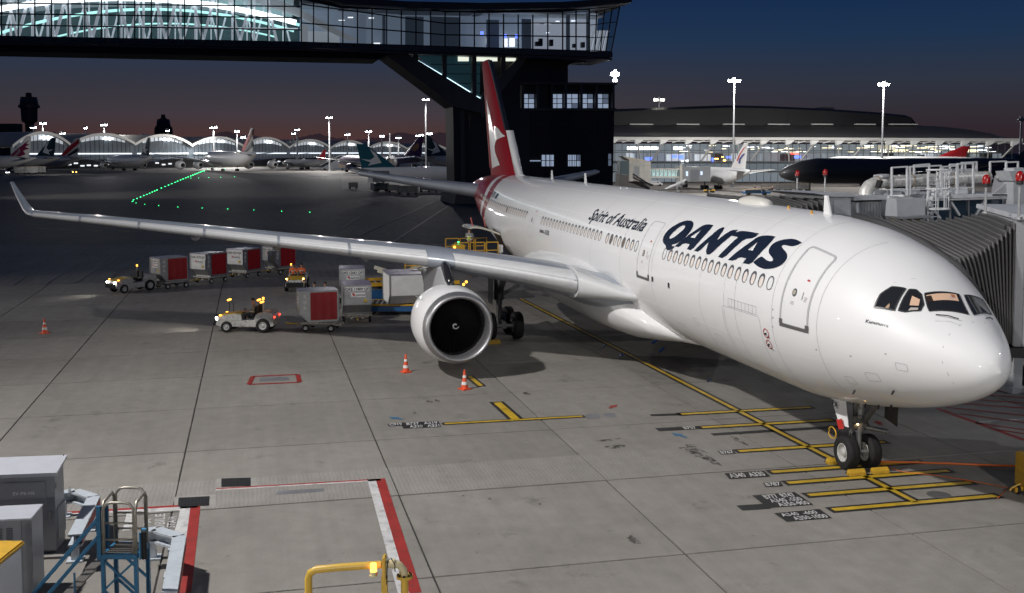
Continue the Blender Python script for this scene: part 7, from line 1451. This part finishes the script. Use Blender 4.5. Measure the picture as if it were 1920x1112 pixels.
b = MB(); p = at(133, 995, .0); b.lathe([(.90, .035), (1.06, .035), (1.10, .014), (1.13, .014)], (p.x, p.y, 0), (0, 0, 1), 12); tag(b.build('water_bottle', glassmat('bottle_clear', (.5, .55, .6), .5)), 'small clear water bottle with blue cap on the barrier beside the cabinet', 'bottle')
# blue maintenance stair
SBL = mat('stair_blue', (.025, .15, .29), .45, .1, var=.15, vscale=4, dirt=.3); TUBE = mat('tube_worn', (.36, .34, .29), .4, .6, var=.3, vscale=8, dirt=.2); GRT = mat('grating_steel', (.16, .15, .14), .5, .6)
e0 = dep(193, 1040, 20.4); t = thing('maintenance_stair', 'blue wheeled maintenance stair with steel hoop rails and grated top step', 'stair', (e0.x, e0.y, 0), YAW-math.pi/2-.03); Zd = e0.z
w, dp_ = .64, .62
b = MB()
for x in (0, w):
    for y in (0, dp_): b.beam((x, y, .12), (x, y, Zd), .07)
b.beam((0, 0, Zd-.03), (w, 0, Zd-.03), .06, .10); b.beam((0, dp_, Zd-.03), (w, dp_, Zd-.03), .06, .1); b.beam((0, 0, Zd-.03), (0, dp_, Zd-.03), .06, .1); b.beam((w, 0, Zd-.03), (w, dp_, Zd-.03), .06, .1)
for k in range(3): b.beam((0, 0, Zd-.1-.6*k), (w, 0, Zd-.7-.6*k), .04); b.beam((w, 0, Zd-.1-.6*k), (0, 0, Zd-.7-.6*k), .04); b.beam((0, dp_, Zd-.1-.6*k), (w, dp_, Zd-.7-.6*k), .04)
b.build('frame', SBL, t)
for k in range(6): b = MB(); b.beam((.04, .05+.104*k, Zd+.01), (w-.04, .05+.104*k, Zd+.01), .03, .03); b.build('grating_bar', GRT, t)
b = MB()
for k in range(16): x = .04+k*.037; b.beam((x, .03, Zd), (x, dp_-.03, Zd), .008, .02)
b.build('grating', GRT, t)
for y, top in ((.0, 1.02), (dp_, 1.12)):
    b = MB(); b.tube([(.03, y, Zd), (.03, y, Zd+top-.12), (.10, y, Zd+top-.02), (.2, y, Zd+top), (w-.2, y, Zd+top), (w-.1, y, Zd+top-.02), (w-.03, y, Zd+top-.12), (w-.03, y, Zd)], .028, 8); b.build('hoop_rail', TUBE, t, smooth=True)
    for z2 in (.30, .62): b = MB(); b.cyl((.03, y, Zd+z2), (w-.03, y, Zd+z2), .022, n=8); b.build('cross_rail', TUBE, t, smooth=True)
for x in (.0, w):
    b = MB(); b.tube([(x, .02, Zd), (x, .02, Zd+.85), (x, .1, Zd+1.0), (x, dp_-.1, Zd+1.06), (x, dp_-.02, Zd+.95), (x, dp_-.02, Zd)], .03, 8); b.build('hoop_rail', TUBE, t, smooth=True)
for y in (-.05, dp_*.6):
    for zo in (.0, .35): b = MB(); b.beam((-.06, y, Zd+.75-zo), (-1.75, y-.5, Zd-1.25-zo), .035); b.build('stair_rail', SBL, t)
b = MB(); b.beam((-.06, 0, Zd-.1), (-.06, 0, Zd+.95), .08); b.beam((-.06, dp_*.6, Zd-.1), (-.06, dp_*.6, Zd+.85), .06); b.build('newel', SBL, t)
for k in range(7): b = MB(); b.box((-.2-.22*k, .15, Zd-.24-.24*k), (.2, .6, .03)); b.build('tread', GRT, t)
for x in (-.5, -1.0): b = MB(); b.beam((x, -.15, Zd-.4+x), (x, -.15, Zd+.2+x), .03); b.build('baluster', SBL, t)
b = MB(); b.beam((w+.07, .05, Zd-.1), (w+.07, .05, Zd+.42), .08, .02); b.beam((w+.06, .28, Zd-.1), (w+.06, .28, Zd+.42), .08); b.build('side_post', mat('stair_blue_light', (.07, .26, .45), .45), t); b = MB(); b.tube([(w+.12, .12, Zd-.12), (w+.12, .12, Zd+.42)], .05, 10); b.build('rubber_bumper', BLACK, t)
for x in (0, w):
    for y in (0, dp_): wheel('castor', t, (x, y, .08), .08, .05, 1, 14)
# yellow pipe gate with lit amber beacon
G0 = dep(578, 1068, 16.2); G9 = dep(742, 1057, 16.2); gx = Vector((G9.x-G0.x, G9.y-G0.y, 0)); gL = gx.length
t = thing('pipe_gate', 'yellow pipe rail with flanged joint and lit amber beacon at the bottom edge', 'pipe rail', (G0.x, G0.y, 0), math.atan2(gx.y, gx.x)); z0, z1 = G0.z, G9.z
PYL = mat('pipe_yellow', (.62, .40, .06), .4, var=.1, vscale=3, dirt=.12); PCR = mat('pipe_cream', (.58, .50, .30), .45, var=.1)
b = MB(); b.tube([(0, 0, 0), (0, 0, z0-.14), (.03, 0, z0-.05), (.12, 0, z0), (.5, 0, lerp(z0, z1, .4)), (gL*.84, 0, lerp(z0, z1, .86))], .058, 14); b.build('pipe', PYL, t, smooth=40)
b = MB(); b.box((gL*.87, 0, z1-.05), (.05, .20, .34)); b.build('flange', PYL, t, bevel=.01); b = MB(); b.beam((gL*.87, .0, 0), (gL*.87, .0, z1-.2), .09); b.build('post', PYL, t)
b = MB(); b.tube([(gL*.89, 0, z1-.01), (gL*.97, 0, z1), (gL*1.04, 0, z1-.02), (gL*1.09, 0, z1-.10), (gL*1.10, 0, z1-.2)], .058, 14); b.build('elbow', PCR, t, smooth=40); b = MB(); b.cyl((gL*.955, 0, z1), (gL*.99, 0, z1), .078, n=18); b.build('collar', PCR, t)
b = MB(); b.cyl((gL*1.10, 0, z1-.22), (gL*1.10, 0, z1-.18), .125, n=20); fo_ = b.build('flange', PYL, t, smooth=40)
for k in range(8): a = 2*math.pi*k/8; b = MB(); b.cyl((gL*1.10+.1*math.cos(a), .1*math.sin(a), z1-.18), (gL*1.10+.1*math.cos(a), .1*math.sin(a), z1-.155), .016, n=6); b.build('bolt', DARK, fo_)
b = MB(); b.cyl((gL*1.10, 0, 0), (gL*1.10, 0, z1-.2), .058, n=14); b.build('pipe', PYL, t, smooth=40)
b = MB(); b.tube([(gL*.90, -.06, z1-.3), (gL*.91, -.07, z1+.05), (gL*.95, -.07, z1+.12), (gL*.99, -.07, z1+.03), (gL*1.0, -.07, z1-.1)], .008, 6); b.build('cable_loop', DARK, t)
b = MB(); b.box((gL*.755, -.1, z1-.14), (.12, .12, .02)); b.cyl((gL*.755, -.1, z1-.13), (gL*.755, -.1, z1-.08), .05, n=14); bo_ = b.build('beacon_base', PCR, t); b = MB(); b.cyl((gL*.755, -.1, z1-.08), (gL*.755, -.1, z1+.04), .052, .048, 14); b.build('beacon_lens', mat('beacon_amber', (1, .4, .05), .3, emit=4.5, ec=(1, .42, .06)), bo_, smooth=40)
# ================================================================ DISTANT APRON VEHICLES
def van(label, u, v, k=1.0, m=WHITE, rz=0, L=5.0, H=2.2, cab=True, group='service vehicles far across the apron', lights=None):
    p = at(u, v); t = thing('service_vehicle', label, 'vehicle', (p.x, p.y, 0), YAW-math.pi/2+rz, group); M_ = Matrix(((1, 0, 0), (0, 0, 1), (0, 1, 0))).to_4x4(); W = 2.0*k; L *= k; H *= k
    b = MB(); b.prism([(-L/2, .35), (L/2-.1, .35), (L/2, .9*k), (L/2-.6*k, 1.15*k), (L/2-1.2*k, H), (-L/2, H)] if cab else [(-L/2, .4), (L/2, .4), (L/2, H), (-L/2, H)], -W/2, W/2, M=M_); b.build('body', m, t, bevel=.05*k)
    b = MB(); b.bb(L/2-2.1*k, L/2-1.25*k, -W/2-.01, -W/2+.01, 1.2*k, H-.25*k); b.bb(-L/2+.4*k, L/2-2.3*k, -W/2-.01, -W/2+.01, 1.3*k, H-.3*k); b.build('window', BGL, t)
    for x in (-L*.3, L*.3): b = MB(); b.cyl((x, -W/2-.02, .38*k), (x, W/2+.02, .38*k), .38*k, n=14); b.build('wheel', BLACK, t)
    if lights: b = MB(); b.box((L/2+.03, -W*.3, .8*k), (.06, .3*k, .2*k)); b.box((L/2+.03, W*.3, .8*k), (.06, .3*k, .2*k)); b.box((L/2-.5*k, -W/2-.02, .8*k), (.3*k, .05, .25*k)); b.build('lamp', lights, t)
    return t
DKV = mat('vehicle_dark', (.07, .075, .09), .4); FL = mat('far_headlight', (1, 1, 1), .3, emit=14, ec=(.9, .95, 1)); FA = mat('far_amber', (1, .6, .1), .3, emit=10, ec=(1, .55, .1))
for i, (u, v, k, m, L, H, li, lb) in enumerate(((315, 309.5, 1.1, WHITE, 11, 3.2, None, 'white bus parked right of the narrow-tailed airliner'), (357, 310, 1.0, WHITE, 6, 2.4, None, 'white van before the double-deck airliner engines'), (290, 311, 1, DKV, 5, 2.2, None, 'dark van under the narrow dark tail'), (247, 314, 1, DKV, 6, 2.3, FL, 'dark vehicle with white and amber lamps under the twin-engined airliner'), (233, 313.5, 1, RED, 4.5, 1.9, REDL, 'small vehicle with red lamp under the twin-engined airliner'), (508, 307, 1, WHITE, 9, 3, None, 'white lorry right of the double-deck airliner'), (445, 311, 1, DKV, 6, 2.4, FL, 'dark vehicle with white lamps under the double-deck airliner'), (592, 310, 1, DKV, 5, 2.2, FA, 'dark vehicle with amber lamp beside the small red-tailed airliner'), (652, 306, 1, WHITE, 7, 2.6, None, 'white lorry right of the small red-tailed airliner'), (400, 312, .9, WHITE, 5, 2, None, 'small white van under the double-deck airliner wing'), (150, 309, 1, WHITE, 6, 2.4, None, 'pale lorry left of the narrow-tailed airliner'), (108, 308, 1, WHITE, 8, 2.8, FA, 'pale lorry with amber lamp under the striped tail'), (543, 311, .9, DKV, 7, 1.9, None, 'low dark vehicle left of the small red-tailed airliner'), (5, 327, 1, DKV, 5, 2, FL, 'dark vehicle with white headlamps at the left edge'))):
    van(lb, u, v, k, m, random.uniform(-.3, .3), L, H, True, lights=li)
van('white car parked by the stair of the right concourse bridge', 1229, 349, .82, mat('car_white', (.74, .74, .75), .3), .1, 4.6, 1.7, group='vehicles by the right concourse')
t = van('dark high-lift truck with red lamp beside the passing wing tip of the tail', 716, 359, 1.0, DKV, .6, 5, 2.0, group='vehicles under the teal-tailed airliner', lights=TAILL)
b = MB(); b.box((-.8, 0, 3.6), (4.4, 2.4, 2.6)); b.build('raised_body', mat('lift_body', (.34, .35, .37), .5), t); b = MB(); b.beam((-2.4, -.9, 1.4), (.8, -.9, 2.5), .2); b.beam((.8, -.9, 1.4), (-2.4, -.9, 2.5), .2); b.build('scissor_arm', DARK, t)
# cage dollies
CAGE = mat('cage_grey', (.26, .26, .25), .5, .3, var=.2, vscale=1.5); COVER = mat('cage_cover', (.42, .27, .16), .6, var=.2)
cg = thing('cage_dolly', 'grey cage dolly nearest the high-lift truck', 'dolly', at(738, 361), YAW-math.pi/2+.1, 'cage dollies behind the tail')
b = MB(); b.box((0, 0, 1.05), (2.5, 1.5, 1.25)); b.build('load', CAGE, cg); b = MB()
for x in (-1.3, -.65, 0, .65, 1.3): b.beam((x, -.82, .4), (x, -.82, 1.8), .05)
for z_ in (.45, 1.1, 1.8): b.beam((-1.3, -.82, z_), (1.3, -.82, z_), .05)
b.build('cage', STEEL, cg); b = MB(); b.box((0, 0, 1.74), (2.6, 1.6, .08)); b.build('cover', COVER, cg); b = MB()
for x in (-.9, .9): b.cyl((x, -.8, .22), (x, .8, .22), .22, n=12)
b.build('wheel', BLACK, cg)
for u, v, rz, sc, lb in ((757, 364, .0, 1.05, 'grey cage dolly second from the high-lift truck'), (773, 365, -.1, 1.05, 'grey cage dolly third from the high-lift truck'), (797, 360, .2, 1, 'grey cage dolly fourth from the high-lift truck'), (811, 361, .1, .9, 'grey cage dolly last but one, left of the pier'), (826, 357, .1, .9, 'grey cage dolly nearest the pier'), (662, 354, .3, .9, 'lone grey cage dolly left of the tailplane tip')):
    c = clone(cg, lb, at(u, v), YAW-math.pi/2+rz, sc)
for u, v, sc, lb in ((40, 327, 2.2, 'cage dolly at the left edge, first of three'), (58, 327, 2.2, 'cage dolly at the left edge, middle of three'), (74, 326, 2.2, 'cage dolly at the left edge, last of three')): c = clone(cg, lb, at(u, v), YAW-math.pi/2, sc*.8); c['group'] = 'cage dollies at the left edge'
for i, (u, lb) in enumerate(((1437, 'covered cage dolly nearest the engine of the single-aisle airliner'), (1452, 'covered cage dolly second in the row behind the single-aisle airliner'), (1467, 'covered cage dolly third in the row behind the single-aisle airliner'), (1488, 'covered cage dolly fourth in the row behind the single-aisle airliner'), (1507, 'covered cage dolly at the right end of the row behind the single-aisle airliner'))): c = clone(cg, lb, at(u, 358), YAW-math.pi/2+.05*i, .95); c['group'] = 'covered cage dollies at the right concourse'
t = van('low blue belt loader beside the dark engine of the single-aisle airliner', 1418, 366, .9, LBLUE, 0, 6.5, .9, False, group='vehicles by the right concourse'); b = MB(); b.beam((-3, 0, 1.1), (3.2, 0, 1.7), .8, .16); b.build('belt', COVER, t)
t = van('low yellow ground power trolley under the single-aisle airliner', 1330, 361, .7, YEL, .2, 3.4, 1.0, False, group='vehicles by the right concourse')
person('person in yellow vest by the covered cage dollies', at(1415, 358), 1.0, 'stand', HIVY, GREYC, 'crew at the right concourse'); person('person in dark clothes by the covered cage dollies', at(1448, 360), 2.0, 'stand', RED, GREYC, 'crew at the right concourse')
# boarding bridge and stair of the right concourse
t = thing('concourse_bridge', 'pale concourse boarding bridge with lit glass tunnel and dark cab at the single-aisle airliner', 'boarding bridge', (0, 0, 0))
RBF = Face(dep(1160, 284, 255), dep(1400, 284, 258))
def rs(name, m, poly, o0, o1): b = MB(); RBF.solid(b, poly, o0, o1); return b.build(name, m, t)
PALE = mat('rotunda_pale', (.50, .48, .44), .5, var=.12, vscale=.5)
rs('rotunda', PALE, [(1180, 301), (1220, 302), (1220, 342), (1180, 340)], 0, 6); rs('rotunda_roof', mat('rotunda_roof', (.52, .47, .38), .5), [(1168, 293), (1210, 300), (1220, 302), (1180, 301)], -.2, 6); rs('rear_glass', mat('link_glass', (.10, .13, .14), .2, emit=.05), [(1163, 303), (1180, 302), (1180, 328), (1163, 326)], .5, 4); rs('base', mat('bridge_base', (.12, .115, .11), .6), [(1162, 326), (1184, 331), (1220, 344), (1220, '0'), (1162, '0')], 1, 5)
for v in (310, 322): rs('panel_joint', BPAN2, [(1180, v), (1220, v), (1220, v+.5), (1180, v+.5)], -.03, 0)
for u in (1193, 1207): rs('panel_joint', BPAN2, [(u, 302), (u+.5, 302), (u+.5, 342), (u, 340)], -.03, 0)
rs('door', BPAN2, [(1188, 312), (1199, 312), (1199, 330), (1188, 330)], -.08, 0)
rs('tunnel_floor', PALE, [(1220, 331), (1275, 331), (1275, 334), (1220, 334)], 0, 4); rs('tunnel_roof', PALE, [(1220, 316), (1275, 316), (1275, 319), (1220, 318)], 0, 4); rs('tunnel_back', mat('tunnel_lit', (.4, .6, .6), .5, emit=.42, ec=(.66, .95, .94)), [(1220, 318), (1273, 318), (1273, 331), (1220, 331)], 2, 2.2)
for i in range(7): b = MB(); u = 1222+i*7.4; b.beam(RBF.at(u, 331, .3), RBF.at(u+5, 318.5, .3), .16); b.build('brace', RAILW, t); b = MB(); b.beam(RBF.at(u, 331, .2), RBF.at(u, 318, .2), .1); b.build('mullion', STEEL, t)
rs('cab', mat('cab_grey', (.20, .21, .22), .45), [(1274, 311), (1312, 314), (1330, 312), (1330, 340), (1274, 340)], -1, 4); rs('cab_panel', mat('cab_panel', (.14, .15, .165), .35), [(1292, 318), (1308, 318), (1308, 338), (1292, 338)], -1.1, -1); rs('cab_window', COOLW, [(1284, 321), (1288, 321), (1288, 330), (1284, 330)], -1.1, -1); rs('cab_window', COOLW, [(1311, 321), (1315, 321), (1315, 328), (1311, 328)], -1.1, -1); rs('cab_rib', PALE, [(1273, 308), (1277, 308), (1277, 340), (1273, 340)], -1.2, -1)
rs('drive_column', STEEL, [(1271, 334), (1275, 334), (1275, '0'), (1271, '0')], 0, 1)
for p, q_ in (((1184, 326), (1216, 346)), ((1186, 334), (1222, 347))): b = MB(); b.beam(RBF.at(*p, -1.5), RBF.at(*q_, -1.5), .35); b.build('stair_stringer', DARK, t)
for p, q_ in (((1246, 352), (1282, 336)), ((1243, 354), (1280, 338))): b = MB(); b.beam(RBF.at(*p, -2), RBF.at(*q_, -2), .3); b.build('stair_stringer', RAILW, t)
# boarding steps near the red-tailed airliner
p = at(624, 319); t = thing('mobile_steps', 'mobile boarding steps standing alone on the dark taxiway edge under the footbridge', 'boarding steps', p, YAW-math.pi/2); b = MB(); b.prism([(-7, .8), (-6, .8), (4, 6.2), (7, 6.2), (7, 1), (3, .8)], -1.5, 1.5, M=Matrix(((1, 0, 0), (0, 0, 1), (0, 1, 0))).to_4x4()); b.build('stair_body', mat('steps_grey', (.25, .27, .30), .5), t); b = MB(); b.beam((-6.5, -1.5, 2.2), (4, -1.5, 7.4), .25); b.beam((4, -1.5, 7.4), (7, -1.5, 7.4), .25); b.build('handrail', RAILW, t); b = MB(); b.box((4, 0, .9), (6, 2.6, .9)); b.build('chassis', LBLUE, t); b = MB(); b.box((5, -.1, 2.4), (3, 2.9, 1.6)); b.build('cab', YEL, t)
for x in (-4, 5): b = MB(); b.cyl((x, -1.5, .5), (x, 1.5, .5), .5, n=14); b.build('wheel', BLACK, t)
